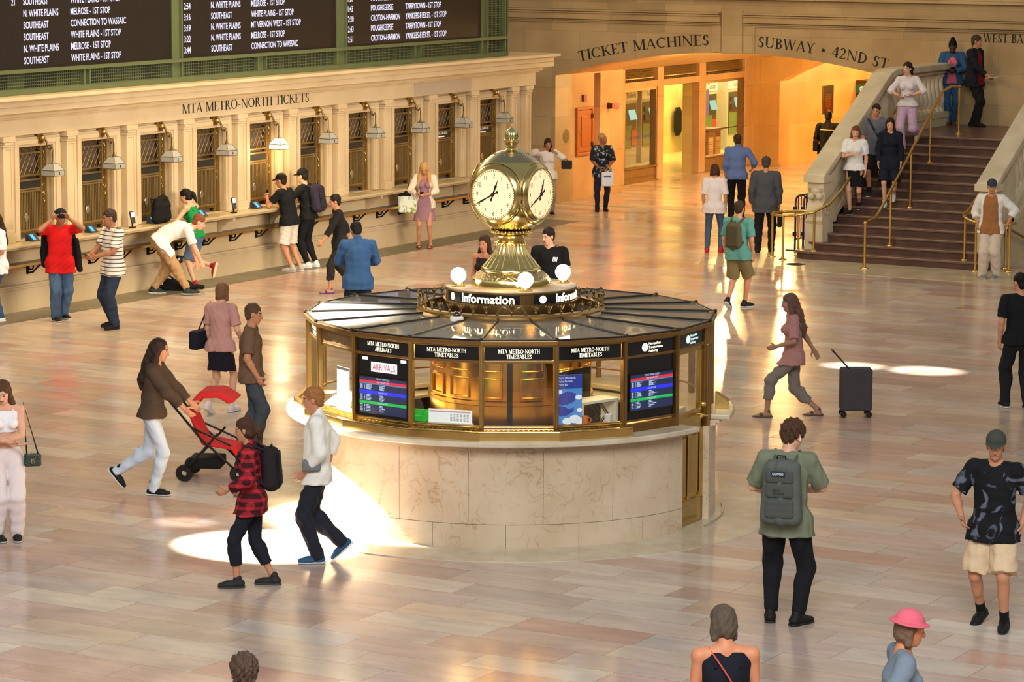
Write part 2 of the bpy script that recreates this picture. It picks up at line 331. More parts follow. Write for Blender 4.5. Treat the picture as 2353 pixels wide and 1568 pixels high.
def letters(name, vf, o, ex, ey, mat, parent=None, depth=.004, center=False, world=False):
    v, f = vf; o, ex, ey = Vector(o), Vector(ex).normalized(), Vector(ey).normalized(); ez = ex.cross(ey); cx = (v[:, 0].max()+v[:, 0].min())/2 if center else 0
    mb = MB(); mb.add([o+ex*(q[0]-cx)+ey*q[1]+ez*depth for q in v], f)
    me = bpy.data.meshes.new(name)
    if world and parent is not None: l = parent.location; mb.v = [(a-l.x, b-l.y, c-l.z) for a, b, c in mb.v]
    me.from_pydata(mb.v, [], mb.f); ob = bpy.data.objects.new(name, me); COL.objects.link(ob); me.materials.append(mat)
    if parent is not None: ob.parent = parent
    return ob
# ================================================================ SETTING
LIME = stone('limestone', S(205, 183, 148), S(190, 166, 128), .45, None, .15, 1.2)
LIMEB = stone('limestone_blocks', S(184, 156, 112), S(162, 133, 90), .5, (1.35, .62), .12, 1.0, .72)
LIMEW = stone('limestone_pale', S(206, 188, 156), S(188, 168, 132), .45, (1.6, .8), .25, 1.2, .75)
POL = stone('polished_travertine', S(205, 172, 128), S(184, 146, 100), .16, (1.15, .98), .2, .9, .6)
TRAV = stone('travertine', S(196, 182, 156), S(168, 150, 120), .3, None, .5, 2.5)
GREYST = stone('grey_kerb_stone', S(128, 118, 96), S(104, 96, 78), .45, (1.5, 3), .3, 2)
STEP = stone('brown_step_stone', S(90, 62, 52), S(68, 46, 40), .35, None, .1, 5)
INK = pm('carved_black_lettering', (.010, .009, .008), .6)
mb = MB(); mb.bx(-45, 12, -4, 90, -.3, 0); struct(mb.build('floor', floor_mat()))
mb = MB(); mb.bx(-30.65, -29.87, 28, 54.2, -.05, .006); struct(mb.build('trim_1', GREYST))
mb = MB(); mb.bx(-24.6, -18.4, 48.85, 50.45, -.05, .005); mb.bx(-24.6, -23.3, 50.45, 57.2, -.05, .005); struct(mb.build('trim_2', TRAV))
mb = MB(); mb.bx(-32.1, -24.6, 57.25, 57.95, -.05, .005); mb.bx(-32.1, -29.3, 54.2, 55.1, -.05, .005); struct(mb.build('trim_3', TRAV))
# ---------------- ticket wall (left)
UT = -30.65; V0, DV, WW = 37.345, 1.567, .875
ws = [V0+DV*k for k in range(-2, 10)]
mb = MB(); d = .5
mb.bx(UT-d, UT, 28, 53.45, 0, 1.12); mb.bx(UT-d, UT, 28, 53.45, 2.60, 3.05)
prev = 28
for v in ws: mb.bx(UT-d, UT, prev, v, 1.12, 2.60); prev = v+WW
mb.bx(UT-d, UT, prev, 53.45, 1.12, 2.60); mb.bx(UT-2.2, UT-d, 53.1, 53.45, 0, 3.05)
# panelled dado, plinth and moulding
mb.bx(UT, UT+.05, 28, 53.48, 0, .42); mb.bx(UT, UT+.085, 28, 53.5, .40, .435); mb.bx(UT, UT+.07, 28, 53.5, .36, .40)
wl = struct(mb.build('wall_left', LIME, bevel=.008))
mb = MB(); mb.bx(UT-.12, UT+.13, 28, 53.5, 2.785, 3.05)
for x1, z0, z1 in ((.17, 3.045, 3.075), (.22, 3.075, 3.13), (.27, 3.13, 3.155), (.40, 3.255, 3.34), (.435, 3.34, 3.36), (.50, 3.36, 3.415)):
    mb.bx(UT-1.2, UT+x1, 28, 53.45+x1*.85, z0, z1)
mb.bx(UT-1.2, UT+.37, 28, 53.83, 3.155, 3.255)
struct(mb.build('trim_4', LIME, bevel=.006))
mb = MB(); mb.bx(UT-2.3, UT-1.2, 28, 53.2, 3.0, 3.62); mb.bx(UT-2.3, UT-1.2, 28, 53.35, 3.62, 3.72); struct(mb.build('trim_5', LIME, bevel=.01))
mb = MB(); mb.bx(-33.6, -33.2, 20, 52.2, 0, 9); struct(mb.build('wall_left_upper', LIMEB))
# pilasters
def pilaster(vc):
    mb = MB(); w = .112
    mb.bx(UT, UT+.15, vc-w-.025, vc+w+.025, 1.115, 1.27); mb.bx(UT, UT+.11, vc-w, vc+w, 1.27, 2.64)
    for a, b in ((vc-w, vc-w+.035), (vc+w-.035, vc+w)): mb.bx(UT+.11, UT+.122, a, b, 1.27, 2.64)
    mb.bx(UT+.11, UT+.122, vc-w, vc+w, 1.27, 1.32); mb.bx(UT+.11, UT+.122, vc-w, vc+w, 2.58, 2.62)
    mb.bx(UT, UT+.135, vc-w-.015, vc+w+.015, 2.62, 2.655); mb.bx(UT, UT+.16, vc-w-.035, vc+w+.035, 2.70, 2.785); mb.bx(UT, UT+.15, vc-w, vc+w, 2.655, 2.70)
    return struct(mb.build('trim_6', LIME, bevel=.006))
for k in range(-2, 10): pilaster(V0+DV*k+WW+.346)
pilaster(V0-3*DV+WW+.346); pilaster(53.24)
# ticket windows: brass grilles in moulded stone surrounds
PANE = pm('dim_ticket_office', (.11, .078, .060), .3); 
def window(i, v):
    r = sempty('window_%d' % i, (UT, v, 1.12)); B = lambda m, n, mt, **k: m.build(n, mt, r, world=True, **k)
    m = MB(); q = .11
    for a, x in ((q, .05), (.07, .075), (.03, .05)):
        m.bx(UT-.02, UT+x, v-a-.05, v-a+.045, 1.12, 2.60+a+.02); m.bx(UT-.02, UT+x, v+WW+a-.045, v+WW+a+.05, 1.12, 2.60+a+.02); m.bx(UT-.02, UT+x, v-a-.05, v+WW+a+.05, 2.60+a-.045, 2.60+a+.03)
    B(m, 'surround', LIME, bevel=.008)
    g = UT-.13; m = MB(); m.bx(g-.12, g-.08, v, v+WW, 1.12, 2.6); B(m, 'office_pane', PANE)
    m = MB(); e = v+WW
    for z in (2.47, 2.115, 2.04, 1.90, 1.865, 1.245): m.bx(g-.02, g+.02, v, e-.13, z-.013, z+.013)
    for a in (v+.012, e-.135, e-.012): m.bx(g-.03, g+.03, a-.012, a+.012, 1.13, 2.6)
    m.bx(g-.02, g+.02, v, e, 2.575, 2.6)
    B(m, 'brass_frame', BRASSW)
    m = MB()
    for k in range(7):                                             # scroll frieze
        c = v+.08+k*.105; m.tube([(g, c+.042*math.cos(t)*(1-t/9), 2.525+.042*math.sin(t)*(1-t/9)) for t in [x*.6 for x in range(12)]], .006, 5)
    B(m, 'scroll_frieze', OLDBRASS)
    m = MB(); n = 9; w = .72
    for k in range(-4, 10):
        for sg in (1, -1):
            pts = []
            for z in np.linspace(2.115, 2.47, 8):
                y = .5*w+sg*((k-2.5)*.11+(z-2.29)*.62)
                if 0 <= y <= w: pts.append((g+.004*sg, v+.02+y, z))
            if len(pts) > 1: m.tube(pts, .0042, 4)
    B(m, 'wire_lattice', OLDBRASS)
    m = MB(); m.bx(g-.005, g+.012, v+.01, e-.14, 1.91, 2.03); sp = B(m, 'sign_panel', pm('sign_dark', (.022, .021, .019), .3))
    if i >= 11:
        letters('lettering', sans2d('MAIL&RIDE', .055, .46), (UT+.0-.115-UT, .15, .86), (0, 1, 0), (0, 0, 1), WHITEP, r, .003).name = 'sign_lettering'
        mm = MB(); mm.bx(g+.012, g+.016, v+.2, v+.5, 1.925, 1.95); B(mm, 'sign_line', WHITEP)
    m = MB()
    for k in range(18): c = v+.035+k*.0405; m.bx(g-.012, g+.012, c-.0085, c+.0085, 1.25, 1.865)
    B(m, 'bar_grille', BRASSW)
    m = MB(); m.bx(g-.015, g+.01, v, e-.13, 1.19, 1.235)
    for k in range(10): m.tube([(g+.015, v+.05+k*.075+.022*math.cos(t), 1.212+.016*math.sin(t)) for t in [x*.8 for x in range(8)]], .005, 5)
    m.bx(g-.02, g+.02, v, v+.04, 1.12, 1.19); m.bx(g-.02, g+.02, e-.17, e-.13, 1.12, 1.19); B(m, 'sill_band', OLDBRASS)
    m = MB(); m.bx(g-.012, g+.0, e-.125, e-.02, 1.13, 2.575)
    for k in range(12): m.tube([(g+.012, e-.072+.034*math.cos(t*1.0+k)*(1-t/8), 1.25+k*.112+.045*math.sin(t+k)*(1-t/8)) for t in [x*.7 for x in range(8)]], .006, 5)
    B(m, 'scroll_strip', OLDBRASS)
    m = MB(); m.lathe([(.001, 0), (.045, .004), (.05, .0)], 20); m.v = [(g+.02+z, v+.36+x, 1.45+y*1.35) for x, y, z in m.v]; B(m, 'speak_hole', PALEMET)
    return r
BRASSW = pm('window_brass', (.34, .235, .095), .42, .75, noise=(9, .18)); PALEMET = pm('pale_metal', (.55, .5, .36), .3, .9); WHITEP = pm('white_lettering', (.75, .75, .72), .5, emit=(.8, .8, .76), es=.25)
for i, v in enumerate(ws): window(i+1, v)
# lettering on the frieze
letters('trim_lettering', serif2d('MTA METRO-NORTH TICKETS', .165, 3.80), (UT+.132, 41.53, 2.885), (0, 1, 0), (0, 0, 1), INK)['kind'] = 'structure'
# counter and ledge
c = thing('ticket_counter', 'long pale stone counter running under the brass ticket windows', 'counter', (UT, 45, 0))
mb = MB(); mb.bx(UT-.02, -30.235, 28, 53.5, 1.072, 1.115); mb.bx(UT-.02, -30.26, 28, 53.48, 1.045, 1.072); mb.build('counter_slab', stone('counter_stone', S(196, 176, 138), S(176, 154, 116), .3, None, .2, 2), c, world=True, bevel=.01)
for k in range(-3, 10):
    v = V0+DV*k+WW+.346-.55
    m = MB(); m.prism([(0, 1.045), (.34, 1.045), (.33, .99), (.20, .96), (.10, .88), (.05, .78), (0, .78)], (UT+.01, v-.03, 0), (1, 0, 0), (0, 0, 1), (0, 1, 0), .06); m.build('bracket', LIME, c, world=True, bevel=.006)
c = thing('bag_ledge', 'narrow brass-edged ledge on black scroll brackets under the ticket counter', 'ledge', (UT, 45, 0))
mb = MB(); mb.bx(UT, -30.36, 28, 53.4, .765, .785); mb.build('shelf', GREYST, c, world=True)
mb = MB(); mb.bx(-30.37, -30.335, 28, 53.4, .755, .795); mb.build('edge_rail', BRASS, c, world=True, bevel=.004)
for k in range(24):
    v = 35.2+k*.785; x = UT
    m = MB(); m.bx(x, x+.03, v-.02, v+.02, .58, .765)
    m.tube([(x+.03+.05*(1+math.cos(t))*(1), v, .70+.05*math.sin(t)) for t in [PI+.5*q for q in range(11)]], .014, 6)
    m.tube([(x+.03, v, .60), (x+.12, v, .615), (x+.19, v, .68), (x+.27, v, .745)], .015, 6); m.build('bracket', IRON, c, world=True)
# wall lanterns
def lantern(root, lit, num):
    m = MB(); m.bx(0, .05, -.055, .055, -.08, .07); m.ball((.075, 0, .0), .05); m.build('rosette', OLDBRASS, root, smooth=40)
    m = MB(); m.tube([(.08, 0, 0), (.12, .01, -.015), (.15, .02, -.08), (.165, .025, -.15), (.20, .03, -.17), (.235, .03, -.13), (.25, .03, -.18), (.25, .03, -.32)], [.022, .02, .018, .017, .017, .017, .014, .010], 8); m.lathe([(.028, -.39), (.016, -.34), (.010, -.29)], 12, (.25, .03, 0)); m.build('arm', DARKBRZ, root, smooth=50)
    z0, z1, z2, a, b = -.585, -.50, -.395, .125, .058; X = .25; Y0 = .03
    gm = pm('lit_lantern_glass', (.9, .8, .6), .4, emit=(1, .80, .48), es=3.0) if lit else pm('frosted_lantern_glass', (.34, .33, .29), .35)
    m = MB(); m.add([(X+sx*r, Y0+sy*r, z) for z, r in ((z0, a), (z1, a), (z2, b)) for sx, sy in ((-1, -1), (1, -1), (1, 1), (-1, 1))], [(0, 1, 5, 4), (1, 2, 6, 5), (2, 3, 7, 6), (3, 0, 4, 7), (4, 5, 9, 8), (5, 6, 10, 9), (6, 7, 11, 10), (7, 4, 8, 11), (8, 9, 10, 11)]); sh = m.build('glass_shade', gm, root)
    m = MB(); P = [[(X+sx*r, Y0+sy*r, z) for sx, sy in ((-1, -1), (1, -1), (1, 1), (-1, 1))] for z, r in ((z0, a), (z1, a), (z2, b))]
    for R in P: m.tube(R, .007, 4, closed=True)
    for k in range(4): m.tube([P[0][k], P[1][k], P[2][k]], .008, 4)
    m.build('shade_frame', pm('nickel_frame', (.26, .23, .18), .35, .8), root)
    m = MB(); m.bx(X+a+.002, X+a+.006, Y0-.009, Y0+.009, -.565, -.525); m.build('number_mark', INK, sh)
names = ['unlit glass lantern nearest the left end of the ticket wall', 'unlit glass lantern over the second ticket window from the left, above the striped shirt man', 'unlit glass lantern over the ticket window with the black tote bag',
 'unlit glass lantern over the window just left of the lit lamp', 'lit glowing glass lantern, the only lamp shining on the ticket wall', 'unlit glass lantern just right of the glowing one', 'unlit glass lantern over the seventh ticket window, left of the blonde woman',
 'unlit glass lantern directly above the blonde woman in the lilac dress', 'unlit glass lantern over the nearer window with a MAIL&RIDE sign', 'unlit glass lantern over the farthest ticket window with a MAIL&RIDE sign']
protos = {}
for k in range(-2, 10):
    lit = k == 4; loc = (UT+.05, V0+DV*k+.50, 2.71); lab = names[k] if k >= 0 else 'unlit glass lantern beyond the left edge of the picture'
    if k < 0: continue
    if lit not in protos:
        r = thing('wall_lantern', lab, 'lamp', loc, 0, 'glass lanterns over the ticket windows'); lantern(r, lit, k); protos[lit] = r
    else: dup(protos[lit], loc, 0, lab)
dup(protos[False], (-31.15, 53.46, 2.72), PI/2, 'unlit glass lantern on the end of the ticket wall, beside the arch').name = 'wall_lantern.020'
light('lantern_lamp', 'POINT', (UT+.32, V0+DV*4+.53, 2.05), None, 26, (1, .72, .36), .1)
# smoked display panel on the frieze
m = MB(); m.bx(UT+.135, UT+.15, 48.9, 50.95, 2.80, 3.06); tag(m.build('smoked_glass_sign', pm('polished_panel', (.42, .36, .28), .08, spec=.8)), 'blank polished glass panel on the frieze above the last ticket windows', 'panel')
# ---------------- departure board
GRN = pm('green_enamel', S(84, 92, 62), .45, noise=(3, .15)); GRND = pm('green_enamel_dark', S(58, 64, 44), .5)
SCR = pm('screen_face', (.013, .010, .009), .35); LED = emi('led_letters', (.86, .80, 1.0), 1.25)
bd = thing('departure_board', 'huge green-framed black train departure board above the ticket windows', 'departure board', (-30.5, 44, 3.42))
def BB(m, n, mt, **k): return m.build(n, mt, bd, world=True, **k)
ub = -30.5; zb, zt = 3.42, 5.7
m = MB(); m.bx(ub-.6, ub-.14, 30, 52.3, zb, zt); BB(m, 'case', GRND)
m = MB()
m.bx(ub-.5, ub+.02, 30, 52.32, zb, zb+.085); m.bx(ub-.5, ub+.05, 30, 52.32, 3.755, 3.815)
mull = [(36.4, 36.4), (41.235, 41.527), (46.195, 46.538), (51.307, 51.556)]
for a, b in mull[1:]:
    for y in (a, b-.03): m.bx(ub-.2, ub+.018, y, y+.035, zb, zt)
    m.bx(ub-.2, ub-.03, a, b, zb, zt)
for y in (52.29, 52.20): m.bx(ub-.3, ub+.03, y, y+.03, zb, zt)
for a, b in ((38.868, 39.036), (43.71, 43.98), (48.85, 49.08)):
    for y in (a, b-.025): m.bx(ub-.14, ub+.02, y, y+.03, zb, 3.77)
    m.bx(ub-.14, ub-.05, a, b, zb, 3.77)
BB(m, 'frame', GRN)
def mesh_grille(a, b, z0, z1):
    m = MB(); n = int((b-a)/.048)
    for k in range(n+1): y = a+(b-a)*k/n; m.bx(ub-.06, ub-.052, y-.006, y+.006, z0, z1)
    k = max(2, int((z1-z0)/.045))
    for j in range(k+1): z = z0+(z1-z0)*j/k; m.bx(ub-.058, ub-.05, a, b, z-.006, z+.006)
    BB(m, 'mesh_grille', GRN)
for a, b in ((34.2, 38.868), (39.036, 41.235), (41.527, 43.71), (43.98, 46.195), (46.538, 48.85), (49.08, 51.307), (51.556, 52.2)): mesh_grille(a, b, zb+.085, 3.755)
mesh_grille(51.556, 52.2, 3.815, zt)
m = MB(); m.bx(ub-.14, ub-.1, 34.2, 52.2, zb, zt); BB(m, 'backing', DARK)
def screen(a, b, rows, cols):
    m = MB(); m.bx(ub-.10, ub+.0, a, b, 3.815, zt); s = BB(m, 'screen', SCR)
    for ri, row in enumerate(rows):
        z = 3.892+.1835*(len(rows)-1-ri); out = ([], [])
        for y, t in zip(cols, row):
            if not t: continue
            v, f = sans2d(t, .108, None, .72, .012); b0 = len(out[0]); out[0].extend([(q[0]+y, q[1]+z) for q in v]); out[1].extend([tuple(b0+i for i in g) for g in f])
        letters('text_row', (np.array(out[0]), out[1]), (ub+.004+30.5, -44, -3.42), (0, 1, 0), (0, 0, 1), LED, s)
    return s
NW, SE, ME, WP = 'N. WHITE PLAINS', 'SOUTHEAST', 'MELROSE - 1ST STOP', 'WHITE PLAINS - 1ST STOP'
screen(34.4, 41.23, [('', '21', SE, WP), ('2', '', NW, ME), ('5', '', SE, 'CONNECTION TO WASSAIC'), ('4', '', SE, WP), ('2', '', NW, ME), ('7', '', SE, WP)], (36.74, 37.10, 37.39, 38.56))
screen(41.53, 46.19, [('2:54', NW, ME), ('3:16', SE, WP), ('3:19', NW, 'MT VERNON WEST - 1ST STOP'), ('3:22', NW, ME), ('3:44', SE, 'CONNECTION TO WASSAIC')], (41.585, 42.355, 43.535))
screen(46.54, 51.3, [('1:20', 'POUGHKEEPSIE', 'TARRYTOWN - 1ST STOP'), ('1:43', 'POUGHKEEPSIE', 'TARRYTOWN - 1ST STOP'), ('2:20', 'CROTON-HARMON', 'YANKEES-E153 ST. - 1ST STOP'), ('2:43', 'POUGHKEEPSIE', 'TARRYTOWN - 1ST STOP'), ('2:51', 'CROTON-HARMON', 'YANKEES-E153 ST. - 1ST STOP')], (46.58, 47.352, 48.538))
# ---------------- far wall with the wide arch
VF = 57.2; AC, AR, AT = -27.9, 15.5, 3.349
zar = lambda u: AT-(AR-math.sqrt(max(0, AR*AR-(u-AC)**2)))
AL0, AL1 = -32.14, -23.66
mb = MB(); th = .7
mb.bx(-36, AL0, VF, VF+th, 0, 9); mb.bx(AL1, -10, VF, VF+th, 0, 9)
n = 28; us = [AL0+(AL1-AL0)*k/n for k in range(n+1)]
poly = [(u, zar(u)) for u in us]+[(AL1, 9), (AL0, 9)]
vs = []; fs = []
for k in range(n):
    a, b = us[k], us[k+1]; za, zb_ = zar(a), zar(b); i = len(vs)
    vs += [(a, VF, za), (b, VF, zb_), (b, VF, 9), (a, VF, 9), (a, VF+th, za), (b, VF+th, zb_), (b, VF+th, 9), (a, VF+th, 9)]
    fs += [(i, i+1, i+2, i+3), (i+4, i+7, i+6, i+5), (i, i+4, i+5, i+1)]
mb.add(vs, fs); struct(mb.build('wall_back', LIMEB))
mb = MB()
def band(x0, x1):
    for z0, z1, p in ((3.90, 3.935, .035), (3.935, 3.965, .06), (3.975, 4.10, .10), (4.10, 4.135, .13), (4.145, 4.18, .15)): mb.bx(x0, x1, VF-p, VF, z0, z1)
band(-36, -28.2); band(-27.66, -10)
mb.bx(-28.17, -27.70, VF-.05, VF, AT-.01, 4.25); mb.bx(-36, -28.2, VF-.02, VF, 4.18, 4.22); mb.bx(-28.42, -28.2, VF-.03, VF, 3.36, 3.9); mb.bx(-27.66, -27.42, VF-.03, VF, 3.35, 3.9)
mb.bx(-36, -10, VF-.12, VF, 4.46, 4.52); mb.bx(-36, -10, VF-.06, VF, 4.52, 5.4); mb.bx(-22.9, -10, VF-.05, VF, 2.07, 2.27)
struct(mb.build('trim_7', LIMEB, bevel=.012))
def arcword(txt, u0, u1, cap, off, name):
    tot = sum(GL[c][0]+.03 for c in txt); k = (u1-u0)/(tot-.03); V, Fc = [], []; x = 0
    for ch in txt:
        a, ps = GL[ch]; uc = u0+(x+a/2)*k; sl = -(uc-AC)/math.sqrt(AR*AR-(uc-AC)**2); cs, sn = 1/math.hypot(1, sl), sl/math.hypot(1, sl); zc = zar(uc)+off
        for p in ps:
            b = len(V); V += [(uc+(q[0]-a/2)*k*cs-q[1]*cap*sn, zc+(q[0]-a/2)*k*sn+q[1]*cap*cs) for q in p]; Fc.append(tuple(range(b, b+len(p))))
        x += a+.03
    struct(letters(name, (np.array(V), Fc), (0, VF-.004, 0), (1, 0, 0), (0, 0, 1), INK))
arcword('TICKET MACHINES', -31.56, -28.47, .215, .16, 'trim_lettering'); arcword('SUBWAY • 42ND ST', -27.36, -24.46, .215, .15, 'trim_lettering')
struct(letters('trim_lettering', serif2d('WEST BALCONY', .17), (-22.42, VF-.004, 3.72), (1, 0, 0), (0, 0, 1), INK))
# ---------------- alcove behind the arch: side wall, pier, storefront, passage
UW = -32.15; VC = 68.4
mb = MB(); mb.bx(UW-.8, UW, VF+.01, 58.95, 0, 3.6); mb.bx(UW-.8, UW-.28, 58.95, 59.3, 0, 3.6); mb.bx(UW-.8, UW-.03, 59.3, 60.35, 0, 3.6); mb.bx(UW-.28, UW, 58.95, 59.3, 2.72, 3.6)
struct(mb.build('wall_alcove_left', POL))
vs, fs = [], []                                                     # shallow vault over the alcove
us2 = [-36+(AL1+36)*k/30 for k in range(31)]
for k, u in enumerate(us2): z = zar(max(u, AL0-.2)); vs += [(u, VF+.7, z), (u, VC+.3, z), (u, VC+.3, z+.2), (u, VF+.7, z+.2)]
for k in range(30): i = k*4; fs += [(i, i+1, i+5, i+4), (i+1, i+2, i+6, i+5), (i+2, i+3, i+7, i+6), (i+3, i, i+4, i+7)]
m = MB(); m.add(vs, fs); struct(m.build('ceiling', stone('warm_plaster', S(200, 165, 110), S(180, 145, 92), .5, None, 0, 1)))
USF = -32.92; mb = MB(); w = .16
SY = [(60.35, 61.78), (63.41, 63.70), (65.57, 65.90), (68.06, VC)]
for a, b in SY: mb.bx(USF-w, USF+.04, a, b, 0, 3.3)
mb.bx(USF-w+.01, USF+.032, 61.5, VC-.01, 2.19, 2.345); mb.bx(USF-w+.02, USF+.02, 61.5, VC-.02, 2.86, 3.29)
struct(mb.build('wall_storefront', POL, bevel=.01))
mb = MB(); mb.bx(USF-.1, USF+.22, 60.4, 68.2, 2.78, 2.95); struct(mb.build('trim_8', brass('bronze_beam', (.30, .19, .07), .4)))
def store_window(i, a, b, z0):
    r = sempty('window_%d' % i, (USF, a, 0)); B = lambda m, n, mt: m.build(n, mt, r, world=True)
    m = MB(); BF = brass('bronze_sill', (.33, .22, .09), .45)
    m.bx(USF-.12, USF+.05, a, b, 0, .04); m.bx(USF-.12, USF+.0, a, b, .04, z0); m.bx(USF-.12, USF+.06, a, b, z0-.03, z0); m.bx(USF-.12, USF+.03, a, b, .14, .17)
    for y in (a, b-.06): m.bx(USF-.14, USF+.02, y, y+.06, z0, 2.19)
    m.bx(USF-.14, USF+.02, a, b, 2.13, 2.19); B(m, 'bronze_frame', BF)
    m = MB(); m.bx(USF-.06, USF-.05, a+.06, b-.06, z0, 2.13); B(m, 'glass_pane', glass())
    return r
w1 = store_window(21, 61.78, 63.41, .37); w2 = store_window(22, 65.9, 68.06, .37)
letters('window_lettering', sans2d('Metro-North Railroad', .085, 1.45), (.012-.06, .08, 1.02), (0, 1, 0), (0, 0, 1), pm('navy_lettering', S(52, 46, 110), .5), w1)
LG = MB(); LG.lathe([(.11, -.002), (.125, -.002), (.125, .002), (.11, .002)], 24); LG.lathe([(.06, -.002), (.08, -.002), (.08, .002), (.06, .002)], 20); LG.bx(-.03, -.012, -.03, .03, -.002, .002); LG.bx(.012, .03, -.03, .03, -.002, .002)
LG.v = [(z-.045, x+1.0, y*1.3+1.78) for x, y, z in LG.v]; LG.build('window_emblem', pm('etched_mark', S(205, 190, 120), .5), w2)
LG = MB(); LG.bx(-.05, -.04, .12, .34, 1.32, 1.98); LG.build('poster', pm('blue_poster', S(92, 92, 160), .5, noise=(9, .4)), w2)
LG = MB(); LG.bx(-.038, -.03, .0, 1.9, .98, 1.01); LG.build('push_rail', DARKBRZ, w2)
for i, (a, b) in enumerate(((61.5, 63.41), (63.70, 65.57), (65.90, 68.06))):
    r = sempty('window_%d' % (23+i), (USF, a, 2.35)); m = MB(); h = .43
    for k in range(-9, int((b-a)/.055)+1):
        for sg in (1, -1):
            pts = [(USF-.05+.004*sg, a+k*.055+(t*.5 if sg > 0 else (h-t)*.5), 2.42+t) for t in np.linspace(0, h-.07, 6)]; pts = [p for p in pts if a <= p[1] <= b]
            if len(pts) > 1: m.tube([pts[0], pts[-1]], .008, 4)
    m.bx(USF-.07, USF-.03, a, b, 2.40, 2.42)
    for k in range(int((b-a)/.09)): m.ball((USF-.04, a+.05+k*.09, 2.375), .022, 8)
    m.build('lattice', OLDBRASS, r, world=True); m = MB(); m.bx(USF-.2, USF-.15, a, b, 2.345, 2.86); m.build('dark_backing', DARK, r, world=True)
# ticket machine room
RM = stone('room_tile', S(222, 200, 130), S(206, 182, 112), .3, (.62, .46), .1, 1, .75)
UB = -36.2
mb = MB(); mb.bx(UB-.2, UB, 60, 76.2, 0, 3.1); mb.bx(UB, USF-w-.02, 76, 76.2, 0, 3.1); mb.bx(UB, USF-w-.02, 59.9, 60.1, 0, 3.1); mb.bx(USF-.42, USF-w, 65.58, 65.95, 0, 2.19); mb.bx(USF-w-.16, USF-w, 68.9, 76.2, 0, 3.1); struct(mb.build('wall_machine_room', RM))
mb = MB(); mb.bx(UB, USF-w, 60, 76, 3.05, 3.15); struct(mb.build('ceiling_machine_room', RM))
mb = MB(); mb.bx(UB, USF-w, 60.1, 76, -.05, .006); struct(mb.build('floor_machine_room', stone('room_floor', S(226, 206, 140), S(212, 190, 122), .25, (.6, .6), 0, 1, .85)))
WHT = pm('white_panel', S(226, 224, 210), .4); NAVY = pm('navy', S(40, 48, 110), .5); REDP = pm('red_panel', S(190, 50, 40), .4); GRP = pm('green_panel', S(86, 120, 70), .4); DGP = pm('dark_grey_panel', S(52, 54, 52), .4)
def ticket_machine(u, v, lab, face='x'):
    r = thing('ticket_machine', lab, 'ticket machine', (u, v, 0), 0, 'ticket machines behind the glass'); h = .42
    m = MB(); m.bx(-.35, 0, -h, h, 0, 2.05); m.build('cabinet', pm('machine_grey', S(176, 176, 164), .4), r, bevel=.015)
    m = MB(); m.bx(0, .012, -h+.05, h-.05, .42, 1.52); m.build('front_panel', DGP, r)
    m = MB(); m.bx(.012, .02, -h+.06, .1, .40, .98); m.build('green_panel', GRP, r)
    m = MB(); m.bx(0, .016, -h, h, 1.60, 1.93); tp = m.build('header', WHT, r)
    letters('header_lettering', sans2d('Tickets', .13, .5), (.018, -.18, 1.66), (0, 1, 0), (0, 0, 1), NAVY, tp)
    m = MB(); m.lathe([(.001, 0), (.055, 0)], 16); m.v = [(.019, x-.3, y+1.86) for x, y, z in m.v]; m.build('emblem', NAVY, tp)
    m = MB(); m.obx((.04, .12, 1.24), (0, 1, 0), (.3, 0, -.95), (.95, 0, .3), .17, .13, .01); m.build('touch_screen', emi('teal_screen', (.35, .85, .66), .9), r)
    m = MB(); m.bx(.012, .05, -.3, -.12, 1.05, 1.2); m.bx(.012, .04, -.3, -.14, 1.28, 1.4); m.build('card_slot', BLACK, r)
    m = MB(); m.bx(.012, .03, .1, .34, .48, .86); m.build('red_tray', REDP, r)
    m = MB(); m.bx(-.02, .03, -.3, .3, 2.08, 2.18); m.build('red_sign', emi('red_led', (1, .12, .06), 1.0), r)
    return r
t0 = ticket_machine(-35.4, 66.72, 'white ticket machine seen through the left shop window, left half')
dup(t0, (-35.4, 67.8, 0), 0, 'white ticket machine behind the left shop window, next to its mullion')
dup(t0, (-35.4, 71.2, 0), 0, 'white ticket machine with teal screen behind the right shop window, at its left')
dup(t0, (-35.4, 72.65, 0), 0, 'white ticket machine at the far right of the right shop window')
k = thing('podium', 'wooden podium with paper notices inside the right shop window', 'podium', (-33.65, 67.55, 0)); WOOD = pm('oak', S(132, 86, 36), .4, noise=(4, .3))
m = MB(); m.bx(-.3, .2, -.35, .35, 0, .88); m.bx(-.34, .24, -.4, .4, .88, .94); m.build('body', WOOD, k, bevel=.01)
for y in (-.2, .18):
    m = MB(); m.bx(.2, .205, y-.12, y+.12, .1, .72); nb = m.build('notice', pm('cream_paper', S(232, 200, 130), .6), k)
    m = MB(); [m.bx(.205, .207, y-.09, y+.09-(j % 3)*.03, .6-j*.06, .615-j*.06) for j in range(7)]; m.build('notice_text', pm('red_text', S(190, 60, 40), .6), nb)
b = thing('waste_bin', 'black octagonal sign panel mounted on the tiled jamb inside the doorway', 'panel', (-36.1, 70.7, .45))
b.name = 'octagonal_panel'; m = MB(); m.prism([(-.18, .12), (-.08, 0), (.08, 0), (.18, .12), (.18, .62), (.08, .74), (-.08, .74), (-.18, .62)], (0, 0, .0), (0, 1, 0), (0, 0, 1), (1, 0, 0), .05); m.build('board', BLACK, b)
m = MB(); m.tube([(.05, .02, .02), (.1, .0, -.06), (.16, -.06, -.05)], .012, 6); m.build('hook', PALEMET, b)
